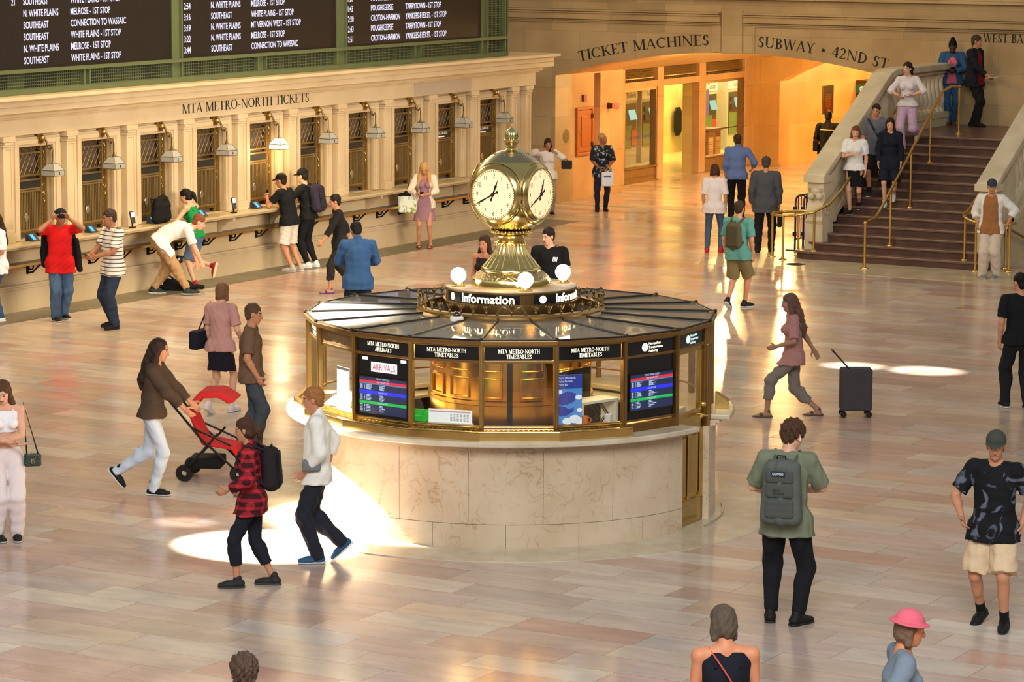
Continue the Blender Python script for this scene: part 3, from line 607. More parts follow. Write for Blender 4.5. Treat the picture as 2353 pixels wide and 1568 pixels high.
# fittings on the alcove side wall
c = thing('wall_cabinet', 'small orange wooden cabinet door in the polished alcove wall', 'cabinet', (UW, 58.5, .95)); OAK = pm('orange_oak', S(168, 92, 28), .35, noise=(5, .25))
m = MB(); y0, y1, z0, z1 = -.38, .38, 0, 1.06
m.bx(0, .05, y0, y1, z0, z0+.06); m.bx(0, .05, y0, y1, z1-.06, z1); m.bx(0, .05, y0, y0+.07, z0, z1); m.bx(0, .05, y1-.07, y1, z0, z1); m.bx(-.02, .0, y0, y1, z0, z1); m.build('frame', OAK, c, bevel=.006)
m = MB(); m.bx(0, .03, y0+.08, y1-.08, .08, .98); m.bx(.03, .045, y0+.2, y1-.2, .2, .86); d = m.build('door', OAK, c, bevel=.008)
m = MB(); m.ball((.045, y0+.13, .52), .016, 8); m.build('knob', BRASS, d)
for z in (.18, .8): m = MB(); m.bx(.03, .06, y1-.1, y1-.05, z, z+.1); m.build('hinge', BLACK, c)
m = MB(); m.lathe([(.001, .012), (.15, .012), (.155, .0)], 28); m.v = [(UW+z, 57.68+x, 1.42+y) for x, y, z in m.v]; tag(m.build('wall_disc', brass('dull_bronze_disc', (.16, .13, .08), .5)), 'round dull bronze disc on the polished wall left of the cabinet', 'plate')
m = MB(); m.bx(UW, UW+.05, 58.40, 58.54, 2.13, 2.28); tag(m.build('fire_alarm', pm('dark_red', S(110, 26, 22), .4)), 'small dark red alarm box above the wooden cabinet', 'alarm')
c = thing('red_beacon', 'glowing red beacon light on a black base on the pier', 'light', (UW-.03, 59.66, 1.97))
m = MB(); m.lathe([(.001, 0), (.07, 0), (.06, .13), (.001, .13)], 14); m.v = [(z, x, y) for x, y, z in m.v]; m.build('base', BLACK, c, smooth=40)
m = MB(); m.lathe([(.05, .13), (.062, .15), (.06, .27), (.03, .31), (.001, .32)], 14); m.v = [(z, x, y) for x, y, z in m.v]; dm = m.build('dome', emi('red_glow', (1, .10, .04), 2.2), c, smooth=40)
m = MB(); [m.tube([(z, .066*math.cos(a), .066*math.sin(a)) for a in np.linspace(0, 2*PI, 14)], .006, 4) for z in (.18, .24)]; m.build('cage', REDP, dm)
light('beacon_lamp', 'POINT', (UW+.25, 59.6, 2.1), None, 6, (1, .08, .03), .06)
# passage beyond
AMST = stone('amber_wall', S(214, 172, 108), S(196, 150, 86), .35, (1.25, 1.0), .15, .9, .72)
AR2, AC2, AT2 = 7.6, -28.4, 3.06; z2 = lambda u: AT2-(AR2-math.sqrt(max(0, AR2*AR2-(u-AC2)**2)))
mb = MB(); vs, fs = [], []; n = 16; x0, x1 = -32.1, -24.7
for k in range(n):
    a, b = x0+(x1-x0)*k/n, x0+(x1-x0)*(k+1)/n; i = len(vs)
    vs += [(a, VC, z2(a)), (b, VC, z2(b)), (b, VC, 4), (a, VC, 4), (a, VC+.5, z2(a)), (b, VC+.5, z2(b)), (b, VC+.5, 4), (a, VC+.5, 4)]; fs += [(i, i+1, i+2, i+3), (i+4, i+7, i+6, i+5), (i, i+4, i+5, i+1)]
mb.add(vs, fs); mb.bx(-33.1, x0, VC, VC+.5, 0, 4); mb.bx(x1, -23.6, VC, VC+.5, 0, 4); mb.bx(-32.62, -32.5, VC-.012, VC, 0, 3.2); struct(mb.build('wall_alcove_back', AMST))
mb = MB(); mb.bx(-32.6, -32.1, VC+.5, 86, 0, 3.2); mb.bx(-32.1, -32.06, VC, 86, 0, .06); struct(mb.build('wall_passage', AMST))
mb = MB(); mb.bx(-32.1, -23.6, 85.5, 86, 0, 3.2); mb.bx(-23.7, -23.4, VF+.7, 86, 0, 3.6); struct(mb.build('wall_passage_end', AMST))
mb = MB(); mb.bx(-33, -23.4, VC+.5, 86, 3.1, 3.3); struct(mb.build('ceiling_passage', AMST))
c = thing('wall_plaque', 'dark bronze plaque on the amber passage wall', 'plaque', (-32.1, 71.25, 1.5)); m = MB(); m.bx(0, .03, -.33, .33, -.36, .36); m.build('plate', brass('plaque_bronze', (.22, .14, .06), .28), c, bevel=.01)
m = MB(); [m.bx(.03, .033, -.2, .2-.05*(j % 2), .12-j*.045, .135-j*.045) for j in range(8)]; m.bx(.03, .036, -.03, .03, -.3, -.22); m.build('raised_text', brass('plaque_gilt', (.45, .3, .12), .3), c)
c = thing('transit_kiosk', 'dark kiosk with a green Metro-North sign at the passage wall', 'kiosk', (-31.5, 73.3, 0)); KB = brass('kiosk_bronze', (.10, .06, .025), .45)
m = MB(); m.bx(-.6, .9, -.25, .4, 0, .1); [m.bx(x-.07, x+.07, -.25, .4, 0, 1.9) for x in (-.55, .85)]; m.bx(-.7, 1.0, -.3, .45, 1.80, 1.90); m.bx(-.6, .9, -.25, .4, 1.50, 1.58); m.build('frame', KB, c, bevel=.01)
m = MB(); m.bx(-.62, .92, -.29, -.2, 1.57, 1.80); sg = m.build('green_sign', pm('mta_green', S(16, 92, 62), .4, emit=S(16, 92, 62), es=.3), c)
letters('sign_lettering', sans2d('Metro-North', .075, .75), (-.28, -.293, 1.65), (1, 0, 0), (0, 0, 1), WHITEP, sg)
m = MB(); m.lathe([(.001, 0), (.07, 0)], 20); m.v = [(x-.42, -.293, y+1.685) for x, y, z in m.v]; m.build('roundel', WHITEP, sg)
letters('roundel_lettering', sans2d('MTA', .05, .11), (-.475, -.297, 1.66), (1, 0, 0), (0, 0, 1), pm('mta_green', (0, 0, 0)), sg)
m = MB(); m.bx(-.5, .8, 0, .04, .1, 1.5); m.build('back_panel', pm('orange_panel', S(200, 110, 30), .5), c)
m = MB(); m.bx(-.45, -.2, -.2, .0, 1.9, 1.96); m.bx(-.3, -.05, -.15, .0, 1.9, 1.95); tag(m.build('paper_stack', pm('red_white_paper', S(220, 120, 110), .5, noise=(20, .5))), 'red and white papers lying on top of the green-signed kiosk', 'paper'); bpy.data.objects['paper_stack'].location = (-31.3, 73.3, 0)
m = MB(); m.bx(-.15, .15, 0, .03, 0, .6); tag(m.build('blue_sign', pm('light_blue_sign', S(120, 170, 205), .5, emit=S(120, 170, 205), es=.4)), 'pale blue hanging sign above the green-signed kiosk', 'sign'); bpy.data.objects['blue_sign'].location = (-31.0, 76.5, 1.95)
# ---------------- stairs to the balcony
RS, TR, VS, NS = .148, .265, 50.55, 14; ZL = RS*NS; UL, UR = -23.06, -19.9
mb = MB(); mt = MB()
for k in range(NS):
    z = RS*(k+1); v = VS+TR*k; ex = (.42, .34)[k] if k < 2 else 0; b = VS+TR*(k+1)+.05 if k < NS-1 else VF
    l, r = UL-ex-.0, UR+ex*.55
    if k < 2:
        pts = [(r, v-.03), (r, v+.9)]+[(l, v+.9)]+[(l+.35-.35*math.cos(t), v+.32-.35*math.sin(t)) for t in np.linspace(0, PI/2, 8)]
        mt.prism([(p[0], p[1]) for p in pts], (0, 0, z-.045), (1, 0, 0), (0, 1, 0), (0, 0, 1), .045)
        pts = [(r-.02, v), (r-.02, v+.9), (l+.03, v+.9)]+[(l+.36-.33*math.cos(t), v+.33-.33*math.sin(t)) for t in np.linspace(0, PI/2, 8)]
        mb.prism(pts, (0, 0, z-RS), (1, 0, 0), (0, 1, 0), (0, 0, 1), RS-.045)
    else:
        mt.bx(l, r, v-.03, b, z-.045, z); mb.bx(l, r, v, b, z-RS, z-.045)
struct(mb.build('floor_staircase', STEP)); struct(mt.build('floor_treads', stone('lit_tread_stone', S(122, 92, 80), S(98, 72, 62), .3, None, .1, 5), bevel=.01))  # treads paler than risers: nosing highlights are put into the stone colour
BAL = stone('balustrade_stone', S(208, 194, 166), S(184, 168, 138), .5, None, .35, 2.2)
def balus(u0, u1, name):
    r = sempty(name, ((u0+u1)/2, 51, 0)); B = lambda m, n, **k: m.build(n, BAL, r, world=True, **k); um = (u0+u1)/2; sl = RS/TR
    va, vk = 50.85, 53.95; za = 1.53; zk = za+(vk-va)*sl
    # stringer wall under the slope
    sz = lambda v: max(.0, (v-VS)*sl+.16); m = MB()
    m.prism([(51.1, 0), (VF, 0), (VF, ZL+.16), (vk+.15, ZL+.16), (51.1, sz(51.1))], (um-.13, 0, 0), (0, 1, 0), (0, 0, 1), (1, 0, 0), .26); B(m, 'stringer_wall')
    m = MB(); m.prism([(va, za-.13), (va, za), (vk-.1, zk-.01), (vk+.15, zk+.05), (VF, zk+.05), (VF, zk-.08), (vk+.2, zk-.08), (vk, zk-.13)], (u0, 0, 0), (0, 1, 0), (0, 0, 1), (1, 0, 0), u1-u0); B(m, 'hand_rail', bevel=.02)
    m = MB(); m.prism([(va+.35, za+.06-.02-.0), (vk+.1, zk-.10), (VF, zk-.08), (VF, zk-.14), (vk+.1, zk-.17), (va+.35, za-.0)], (um-.12, 0, 0), (0, 1, 0), (0, 0, 1), (1, 0, 0), .24); B(m, 'rail_moulding')
    m = MB(); m.prism([(51.5, sz(51.5)+.14), (51.5, sz(51.5)), (vk+.1, ZL+.16), (VF, ZL+.16), (VF, ZL+.28), (vk+.1, ZL+.28)], (um-.15, 0, 0), (0, 1, 0), (0, 0, 1), (1, 0, 0), .30); B(m, 'base_rail', bevel=.01)
    # solid pedestals and turned balusters
    m = MB(); m.prism([(va+.1, 0), (va+.1, .45), (51.25, 1.2), (51.55, za+.05), (51.9, 1.95), (51.9, .5)], (um-.13, 0, 0), (0, 1, 0), (0, 0, 1), (1, 0, 0), .26); B(m, 'end_panel')
    m = MB(); m.bx(um-.13, um+.13, vk-.12, vk+.16, ZL-.3, zk); m.bx(um-.13, um+.13, VF-.25, VF, ZL, zk); B(m, 'pedestal')
    sp = [(v, sz(v)+.14, za+(v-va)*sl-.13) for v in np.arange(52.05, vk-.15, .21)]+[(v, ZL+.28, zk-.13) for v in np.arange(vk+.32, VF-.3, .21)]
    for v, z0, z1 in sp:
        h = z1-z0; m = MB(); m.lathe([(.075, 0), (.075, .05*h), (.04, .09*h), (.075, .22*h), (.085, .32*h), (.06, .5*h), (.035, .72*h), (.04, .86*h), (.075, .92*h), (.075, h)], 12, (um, v, z0)); B(m, 'baluster', smooth=40)
    # scrolled newel
    m = MB(); m.bx(u0+.02, u1-.02, va-.02, va+.46, .0, .62); m.prism([(va+.0, .62), (va-.03, .68), (va+.02, .74), (va-.02, .85), (va+.03, .98), (va+.10, 1.06), (va+.08, 1.2), (va+.03, 1.28), (va+.05, 1.42), (51.5, 1.6), (51.5, .62)], (um-.16, 0, 0), (0, 1, 0), (0, 0, 1), (1, 0, 0), .32)
    for sx in (um-.17, um+.17):
        m.tube([(sx, va+.2+(.15-.012*t)*math.cos(t*.7), .86+(.15-.012*t)*math.sin(t*.7)) for t in range(12)], .022, 6); m.tube([(sx, va+.2, .86), (sx, va+.22, .87)], .04, 8)
    m.bx(u0-.01, u1+.01, va-.05, va+.3, za-.15, za-.02); m.ball((um, va+.06, 1.22), .1, 12); m.ball((um-.08, va+.03, 1.13), .07, 10); m.ball((um+.08, va+.03, 1.13), .07, 10)
    B(m, 'newel', bevel=.015)
balus(-23.33, -22.93, 'wall_balustrade_left'); balus(-20.0, -19.6, 'wall_balustrade_right')
m = MB(); m.prism([(51.3, 0), (VF, 0), (VF, ZL+.1), (54, ZL), (51.3, .42)], (-19.76, 0, 0), (0, 1, 0), (0, 0, 1), (1, 0, 0), .14); struct(m.build('wall_stair_side', LIMEW))
# brass handrails
def posts(r, pts, h=.86):
    for p, zt in pts:
        m = MB(); m.tube([(p[0], p[1], p[2]), (p[0], p[1], zt)], .022, 10); po = m.build('post', RAILB, r, world=True, smooth=50)
        m = MB(); m.lathe([(.075, 0), (.07, .015), (.03, .03), (.028, .06)], 14, p); m.build('flange', RAILB, po, world=False, smooth=40); po.children[0].location = -Vector(r.location)
def rail(name, lab, pts, post, loc):
    r = thing(name, lab, 'handrail', loc); m = MB(); m.tube(pts, .027, 10); m.ball(pts[0], .036, 10); m.ball(pts[-1], .036, 10); m.build('rail', RAILB, r, world=True, smooth=50); posts(r, post); return r
um = -21.62; rz = lambda v: max(0, (v-VS)*RS/TR)+.16
rail('handrail', 'brass handrail standing on posts up the middle of the stairs', [(um, 49.72, .82), (um, 50.15, .87), (um-.02, 50.4, .98), (um-.3, 53.9, 2.93), (um-.3, 54.35, 3.0), (um-.3, 54.75, 2.98)],
     [((um, 49.72, .005), .82), ((um-.06, 50.98, RS*2), 1.30), ((um-.15, 52.1, RS*6), 1.92), ((um-.24, 53.2, RS*11), 2.54), ((um-.3, 54.75, ZL), 2.98)], (um, 50, 0))
cl = lambda c, r, a0, a1, z0, z1, n=10: [(c[0]+r*math.cos(math.radians(a0+(a1-a0)*k/n)), c[1]+r*math.sin(math.radians(a0+(a1-a0)*k/n)), z0+(z1-z0)*k/n) for k in range(n+1)]
rail('handrail', 'brass handrail curling round the left newel of the stairs', [(-23.32, 51.0, .84)]+cl((-23.45, 50.55), .36, 130, 270, .82, .81)+[(-23.2, 50.22, .83), (-22.95, 50.42, .88), (-22.8, 50.75, 1.0), (-22.76, 51.2, 1.22), (-22.74, 53.6, 2.55), (-22.74, 54.0, 2.72)],
     [((-23.80, 50.5, .005), .82), ((-23.42, 50.15, .005), .81), ((-23.02, 50.62, RS), .86), ((-23.5, 50.98, .005), .84)], (-23.3, 50.5, 0))
rail('handrail', 'brass handrail curling round the right newel behind the man in white', [(-20.1, 53.9, 2.72), (-20.1, 53.6, 2.55), (-20.12, 51.4, 1.33), (-20.14, 51.0, 1.08)]+cl((-19.8, 50.75), .36, 170, 300, 1.0, .84)+[(-19.3, 50.62, .84), (-19.26, 50.9, .84), (-19.5, 51.1, .84)],
     [((-20.16, 50.78, RS), 1.02), ((-19.80, 50.40, .005), .90), ((-19.28, 50.68, .005), .84), ((-19.5, 51.08, .005), .84)], (-19.8, 50.7, 0))
r = thing('handrail', 'dark brass wall rail sloping down the side of the right balustrade', 'handrail', (-19.5, 52, 0)); m = MB(); m.tube([(-19.48, 51.05, .74), (-19.48, 53.6, -.0)], .025, 8); m.build('rail', OLDBRASS, r, world=True, smooth=50); m = MB(); m.tube([(-19.62, 52.4, .32), (-19.48, 52.4, .34)], .02, 8); m.build('bracket', OLDBRASS, r, world=True)
# drain cover and folded barriers
m = MB(); m.lathe([(.001, .008), (.17, .008), (.18, .004)], 20); tag(m.build('floor_cover', DARK), 'small dark round cover set in the floor before the stairs', 'cover'); bpy.data.objects['floor_cover'].location = at(1828, 608, .004)
BLUE = pm('blue_barrier_paint', S(24, 32, 92), .35)
def barrier(loc, lab):
    r = thing('crowd_barrier', lab, 'barrier', loc, 0, 'folded blue barriers beside the stairs'); W, Hh = .9, 1.02
    m = MB(); m.tube([(0, 0, .02), (0, 0, Hh-.12), (0, .04, Hh-.03), (0, .12, Hh), (0, W-.12, Hh), (0, W-.04, Hh-.03), (0, W, Hh-.12), (0, W, .02)], .02, 8); m.build('tube_frame', BLUE, r, smooth=50)
    m = MB(); [m.tube([(0, y, .22), (0, y, Hh)], .01, 6) for y in np.linspace(.12, W-.12, 6)]; m.tube([(0, 0, .22), (0, W, .22)], .014, 6); m.build('bars', BLUE, r)
    for y in (.0, W): m = MB(); m.bx(-.18, .18, y-.02, y+.02, 0, .02); m.build('foot', BLUE, r)
    m = MB(); m.bx(-.03, .03, -.05, 0, .28, .36); m.bx(-.03, .03, -.05, 0, .75, .83); m.build('hook', BLUE, r)
    return r
b0 = barrier((-23.86, 51.62, .005), 'folded blue metal barrier, leftmost beside the stair newel'); dup(b0, (-23.72, 51.67, .005), 0, 'folded blue metal barrier in the middle of the set by the newel'); dup(b0, (-23.59, 51.72, .005), 0, 'folded blue metal barrier nearest the stair newel')
# ================================================================ INFORMATION BOOTH
BX, BY = -16.144, 27.794; BD = math.hypot(BX, BY); fwx, fwy = BX/BD, BY/BD; BRZ = math.atan2(-fwx, fwy)
booth = thing('information_booth', 'round marble and brass information booth with lit signs in the middle of the floor', 'booth', (BX, BY, 0), BRZ)
MARB = stone('booth_marble', S(205, 186, 160), S(184, 160, 130), .22, None, .75, 1.6, veincol=S(140, 112, 78))
CTOP = stone('booth_counter_marble', S(208, 196, 174), S(186, 168, 142), .2, None, .4, 3)
def P(m, n, mt, par=None, **k): return m.build(n, mt, par or booth, **k)
m = MB(); m.sector(1.0, 2.82, .0, .007, -180, 180, 96); o = struct(m.build('trim_9', stone('ring_travertine', S(206, 194, 170), S(180, 164, 136), .2, None, .6, 2.6))); o.location = (BX, BY, 0); o.rotation_euler = (0, 0, BRZ)
PH = -7.71; D0, D1 = 54.0, 71.5
def pol(a, r): a = math.radians(a); return (r*math.sin(a), -r*math.cos(a))
# drum of marble slabs (door gap between D0 and D1)
RD = 2.19
for k in range(16):
    a0 = 8.7+19.7*k+(.0 if k < 2 else 0)
    pass
ups = [8.7-19.7*k for k in range(15, 0, -1)]+[8.7, 28.2, 47.8, D0]
ups = [a for a in ups if a > D1-360]; ups = [D1-360]+ups
for a0, a1 in zip(ups[:-1], ups[1:]):
    m = MB(); m.sector(RD-.08, RD, .247, 1.0, a0+.06, a1-.06, 8); P(m, 'wall_slab', MARB, smooth=30)
lows = [-1.1-19.6*k for k in range(15, 0, -1)]+[-1.1, 18.4, 37.8, 47.8, D0]; lows = [D1-360]+[a for a in lows if a > D1-352]
for a0, a1 in zip(lows[:-1], lows[1:]):
    m = MB(); m.sector(RD-.08, RD+.004, .0, .243, a0+.06, a1-.06, 8); P(m, 'base_slab', MARB, smooth=30)
m = MB(); m.sector(RD-.2, RD-.09, 0, 1.0, D1-360, D0, 90); P(m, 'drum_core', pm('joint_brown', S(120, 95, 68), .8))
m = MB()
for r, z0, z1 in ((2.24, 1.0, 1.025), (2.21, .985, 1.0), (2.28, 1.025, 1.058)): m.sector(1.95, r, z0, z1, D1-360+2, D0-1, 90)
P(m, 'counter_moulding', MARB, smooth=30)
m = MB(); m.sector(1.7, 2.385, 1.058, 1.115, D1-360+2.5, D0+.5, 96); P(m, 'counter_slab', CTOP, smooth=30, bevel=.012)
# brass sill with vents on the counter
RE = 2.17; ca = math.cos(PI/18)
def facet(k):
    c = math.radians(PH+20*k+10); return Vector((math.sin(c), -math.cos(c), 0)), Vector((math.cos(c), math.sin(c), 0))
def fbox(m, k, d0, d1, t0, t1, z0, z1):
    n, t = facet(k); m.obx(n*((d0+d1)/2)+t*((t0+t1)/2)+Vector((0, 0, (z0+z1)/2)), n, t, (0, 0, 1), (d1-d0)/2, (t1-t0)/2, (z1-z0)/2)
AE = RE*ca; HW = RE*math.sin(PI/18)
GA = 2.09; GH = GA*math.tan(PI/18)
for k in range(-5, 2):
    m = MB(); hw = 2.275*math.tan(PI/18); fbox(m, k, 2.255, 2.275, -hw, hw, 1.112, 1.20); fbox(m, k, 2.06, 2.11, -GH-.0, GH, 1.20, 1.225); fbox(m, k, 2.06, 2.105, -GH, GH, 1.112, 1.2)
    fbox(m, k, 2.22, 2.275, -hw, hw, 1.185, 1.203); sl = P(m, 'brass_sill', BRASS, bevel=.004)
    m = MB(); fbox(m, k, 2.11, 2.22, -2.2*math.tan(PI/18), 2.2*math.tan(PI/18), 1.13, 1.15); P(m, 'vent_pit', DARK, sl)
    m = MB()
    for j in range(-7, 8): fbox(m, k, 2.105, 2.225, j*.05-.008, j*.05+.008, 1.17, 1.185)
    P(m, 'vent_bars', OLDBRASS, sl)
for k in (2,):
    m = MB(); fbox(m, k, 2.03, 2.13, -GH, GH, 1.112, 1.2); P(m, 'brass_sill', brass('sill_bronze', (.30, .17, .06), .4), bevel=.004)
# frame: posts, rails, signs, glazing
FB = brass('booth_frame_sunlit', (.50, .33, .12), .3); FBD = brass('booth_frame_bronze', (.34, .205, .075), .36)
for k in range(-9, 9):
    a = PH+20*k; x, y = pol(a, GA/ca+.012); ar = math.radians(a); n = Vector((math.sin(ar), -math.cos(ar), 0)); t = Vector((math.cos(ar), math.sin(ar), 0))
    m = MB(); m.obx((x, y, 1.615), n, t, (0, 0, 1), .028, .024, .5); m.obx((x+n.x*.02, y+n.y*.02, 1.615), n, t, (0, 0, 1), .02, .012, .5); P(m, 'post', FB if k < 1 else FBD, bevel=.004)  # left posts are lighter: their sunlit look is put into the colour
for nm, d0, d1, z0, z1 in (('sign_rail', 2.05, 2.105, 1.868, 1.895), ('top_rail', 2.05, 2.105, 2.03, 2.055), ('eave_moulding', 2.05, 2.165, 2.055, 2.098), ('sill_rail', 2.06, 2.10, 1.215, 1.235)):
    m = MB(); m2 = m
    for k in range(-9, 9):
        if k == 3 and z0 < 1.3: continue
        fbox(m, k, d0, d1, -d1*math.tan(PI/18), d1*math.tan(PI/18), z0, z1)
    P(m, nm, FBD, bevel=.003)
GLS = glass('booth_glass', (.97, .98, .96), .05); ROOFG = glass('roof_glass', (.70, .71, .68), .09, .04, (.46, .45, .41), .5)
LIT = emi('lit_sign_letters', (1, .88, .60), 3.0); COOL = emi('cool_sign_letters', (.62, .95, .90), 2.2); LITW = emi('warm_white_letters', (1, .90, .66), 3.0)
def fvec(k, d, t, z): n, tt = facet(k); return n*d+tt*t+Vector((0, 0, z))
SGN = ['MTA METRO-NORTH', 'TIMETABLES']
def roundel(k, t, z, r, mat, par, d=2.103):
    m = MB(); n_, tt = facet(k); c = fvec(k, d, t, z); m.add([c]+[c+tt*(r*math.cos(a))+Vector((0, 0, r*math.sin(a))) for a in np.linspace(0, 2*PI, 25)[:-1]], [(0, 1+i, 1+(i+1) % 24) for i in range(24)]); P(m, 'roundel', mat, par)
    letters('roundel_lettering', sans2d('MTA', r*.75, r*1.7), c+n_*.003-tt*(r*.85)-Vector((0, 0, r*.37)), tt, (0, 0, 1), BLACK, par, .001)
DIM = pm('dim_sign', S(92, 72, 48), .3); DIML = pm('dim_sign_letters', S(150, 128, 96), .5)
for k in range(-9, 9):
    m = MB(); fbox(m, k, 2.085, 2.10, -GH+.03, GH-.03, 1.895, 2.03); dim = k == -3
    s = P(m, 'sign', DIM if dim else BLACK); n_, tt = facet(k)
    if k in (2, 3, 4):
        cm = LITW if k == 2 else COOL; roundel(k, -.075, 1.965, .042, cm, s)
        for i, w in enumerate(('Metropolitan', 'Transportation', 'Authority')): letters('sign_lettering', sans2d(w, .026, None, .88), fvec(k, 2.104, -.025, 1.985-.037*i), tt, (0, 0, 1), cm, s, .001)
    else:
        l2 = 'ARRIVALS' if k == -2 else 'TIMETABLES'; mt = DIML if dim else LIT
        letters('sign_lettering', serif2d('MTA METRO-NORTH', .040, .415), fvec(k, 2.102, 0, 1.968), tt, (0, 0, 1), mt, s, .002, True); letters('sign_lettering', serif2d(l2, .040, .215 if k == -2 else .25), fvec(k, 2.102, 0, 1.915), tt, (0, 0, 1), mt, s, .002, True)
    if k == 3: continue
    if k in (-2, 2):
        m = MB(); fbox(m, k, 2.07, 2.092, -GH+.03, GH-.03, 1.235, 1.868); P(m, 'black_panel', pm('glossy_black', (.006, .006, .007), .06))
    else:
        m = MB(); fbox(m, k, 2.082, 2.086, -GH+.02, GH-.02, 1.235, 1.868); P(m, 'glass_pane', GLS)
# timetable screens
def monitor(k, lab, head, z0, z1, t0, t1):
    r = thing('timetable_screen', lab, 'screen', (BX, BY, 0), BRZ); n_, tt = facet(k); d = 2.094
    def q(dd, a0, a1, b0, b1, mt, name, par): m = MB(); c = [fvec(k, dd, t0+(t1-t0)*a, z1-(z1-z0)*b) for a, b in ((a0, b1), (a1, b1), (a1, b0), (a0, b0))]; m.add(c, [(0, 1, 2, 3)]); return m.build(name, mt, par)
    m = MB(); fbox(m, k, d, d+.012, t0-.012, t1+.012, z0-.012, z1+.012); m.build('bezel', BLACK, r)
    s = q(d+.0135, 0, 1, 0, 1, emi('screen_navy', (.006, .016, .075), .9), 'display', r)
    for b0, b1, cm in ((.085, .155, ('screen_red', (.62, .012, .04))), (.155, .19, ('screen_grey', (.12, .16, .30))), (.36, .46, ('screen_blue', (.01, .02, .80))), (.66, .74, ('screen_green', (.0, .42, .06)))): q(d+.0145, 0, 1, b0, b1, emi(*cm, 1.2), 'stripe', s)
    m = MB(); rnd = random.Random(k)
    rows = [.205+.028*i for i in range(5)]+[.48+.035*i for i in range(5)]+[.76+.04*i for i in range(5)]
    for b in rows:
        for a0, a1 in ((.02, .07), (.10, .12), (.14, .14+rnd.uniform(.07, .13)), (.43, .43+rnd.uniform(.06, .12 if k < 0 else .2))):
            c = [fvec(k, d+.0155, t0+(t1-t0)*a, z1-(z1-z0)*bb) for a, bb in ((a0, b+.016), (a1, b+.016), (a1, b), (a0, b))]; m.add(c, [(0, 1, 2, 3)])
    m.build('text_rows', emi('screen_text', (.55, .75, 1.0), 1.0), s)
    for t_, b in ((head, .055), ('NEW HAVEN LINE', .14), ('HARLEM LINE', .43), ('HUDSON LINE', .718)):
        letters('screen_lettering', sans2d(t_, .017 if b > .1 else .02, None, .8), fvec(k, d+.0155, (t0+t1)/2, z1-(z1-z0)*b), tt, (0, 0, 1), emi('screen_text', (.55, .75, 1.0), 1.0), s, .001, True)
    return r
monitor(-2, 'arrivals screen with red, blue and green bars under the white ARRIVALS card', 'TRAIN ARRIVALS', 1.27, 1.64, -.31, .31)
monitor(2, 'departures screen with red, blue and green bars on the right of the booth', 'TRAIN DEPARTURES', 1.33, 1.69, -.28, .32)
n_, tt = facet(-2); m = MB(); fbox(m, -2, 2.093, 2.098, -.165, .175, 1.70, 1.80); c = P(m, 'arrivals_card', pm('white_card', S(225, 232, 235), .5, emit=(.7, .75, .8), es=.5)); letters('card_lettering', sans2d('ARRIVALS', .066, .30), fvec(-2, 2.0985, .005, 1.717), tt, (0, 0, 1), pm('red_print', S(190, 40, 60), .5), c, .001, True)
m = MB(); fbox(m, -2, 2.093, 2.098, -.28, -.21, 1.815, 1.845); fbox(m, -2, 2.093, 2.098, .225, .295, 1.82, 1.85); P(m, 'white_tabs', MATS['white_card'])
# door at the right of the booth
k = 3; m = MB()
for a, b, z0, z1 in ((-GH+.02, -GH+.10, 0.01, 1.868), (GH-.10, GH-.02, .01, 1.868), (-GH+.02, GH-.02, .01, .27), (-GH+.02, GH-.02, .98, 1.20), (-.03, .03, .27, .98), (-GH+.02, GH-.02, 1.82, 1.868)): fbox(m, k, 2.05, 2.10, a, b, z0, z1)
fbox(m, k, 2.06, 2.075, -GH+.05, GH-.05, .2, 1.0); dr = P(m, 'door', brass('door_brass', (.50, .36, .12), .22), bevel=.006)
m = MB()
for a, b in ((-GH+.125, -.055), (.055, GH-.125)): fbox(m, k, 2.07, 2.09, a, b, .31, .94)
P(m, 'door_panels', MATS['door_brass'], dr, bevel=.015)
m = MB(); fbox(m, k, 2.075, 2.08, -GH+.1, GH-.1, 1.2, 1.82); P(m, 'door_glass', GLS, dr)
m = MB(); m.tube([fvec(k, 2.10, GH-.07, 1.13), fvec(k, 2.17, GH-.07, 1.13), fvec(k, 2.17, GH-.22, 1.145), fvec(k, 2.17, GH-.30, 1.12)], .016, 8); m.ball(fvec(k, 2.12, GH-.07, 1.24), .03, 10); P(m, 'door_handle', BRASS, dr, smooth=50)
m = MB(); fbox(m, k, 2.10, 2.115, -GH+.0, -GH+.03, 1.3, 1.6); P(m, 'pull_bar', FBD, dr)
m = MB(); fbox(m, k, 2.0, 2.14, GH-.02, GH+.09, 0.0, 1.868); fbox(m, k, 2.0, 2.14, -GH-.02, -GH+.02, 0.01, 1.06); P(m, 'door_jamb', FBD, bevel=.005)
m = MB(); m.tube([fvec(3, 2.35, .15, .012)]+[(*pol(a, 2.28), .012) for a in range(62, 96, 4)], .012, 6); P(m, 'kick_rail', PALEMET)
# roof
RI = 1.0; ZR0, ZR1 = 2.104, 2.135
for k in range(-9, 9):
    a0, a1 = PH+20*k, PH+20*k+20; m = MB(); p0, p1 = pol(a0, RE), pol(a1, RE); q0, q1 = pol(a0, RI), pol(a1, RI); vs = [(*p0, ZR0), (*p1, ZR0), (*q1, ZR1), (*q0, ZR1)]
    m.add(vs+[(x, y, z-.012) for x, y, z in vs], [(0, 1, 2, 3), (7, 6, 5, 4), (0, 4, 5, 1), (1, 5, 6, 2), (2, 6, 7, 3), (3, 7, 4, 0)]); P(m, 'roof_pane', ROOFG)
    m = MB(); e = pol(a0, RE+.01); m.tube([(*e, ZR0+.008), (*q0, ZR1+.008)], .013, 6); m.ball((*e, ZR0+.008), .022, 8); P(m, 'roof_rib', pm('dark_rib', S(48, 42, 36), .4, .5))
m = MB()
for k in range(-9, 9):
    p0, p1 = pol(PH+20*k, RE), pol(PH+20*k+20, RE); m.tube([(*p0, ZR0), (*p1, ZR0)], .011, 6)
P(m, 'eave_edge', MATS['dark_rib'])
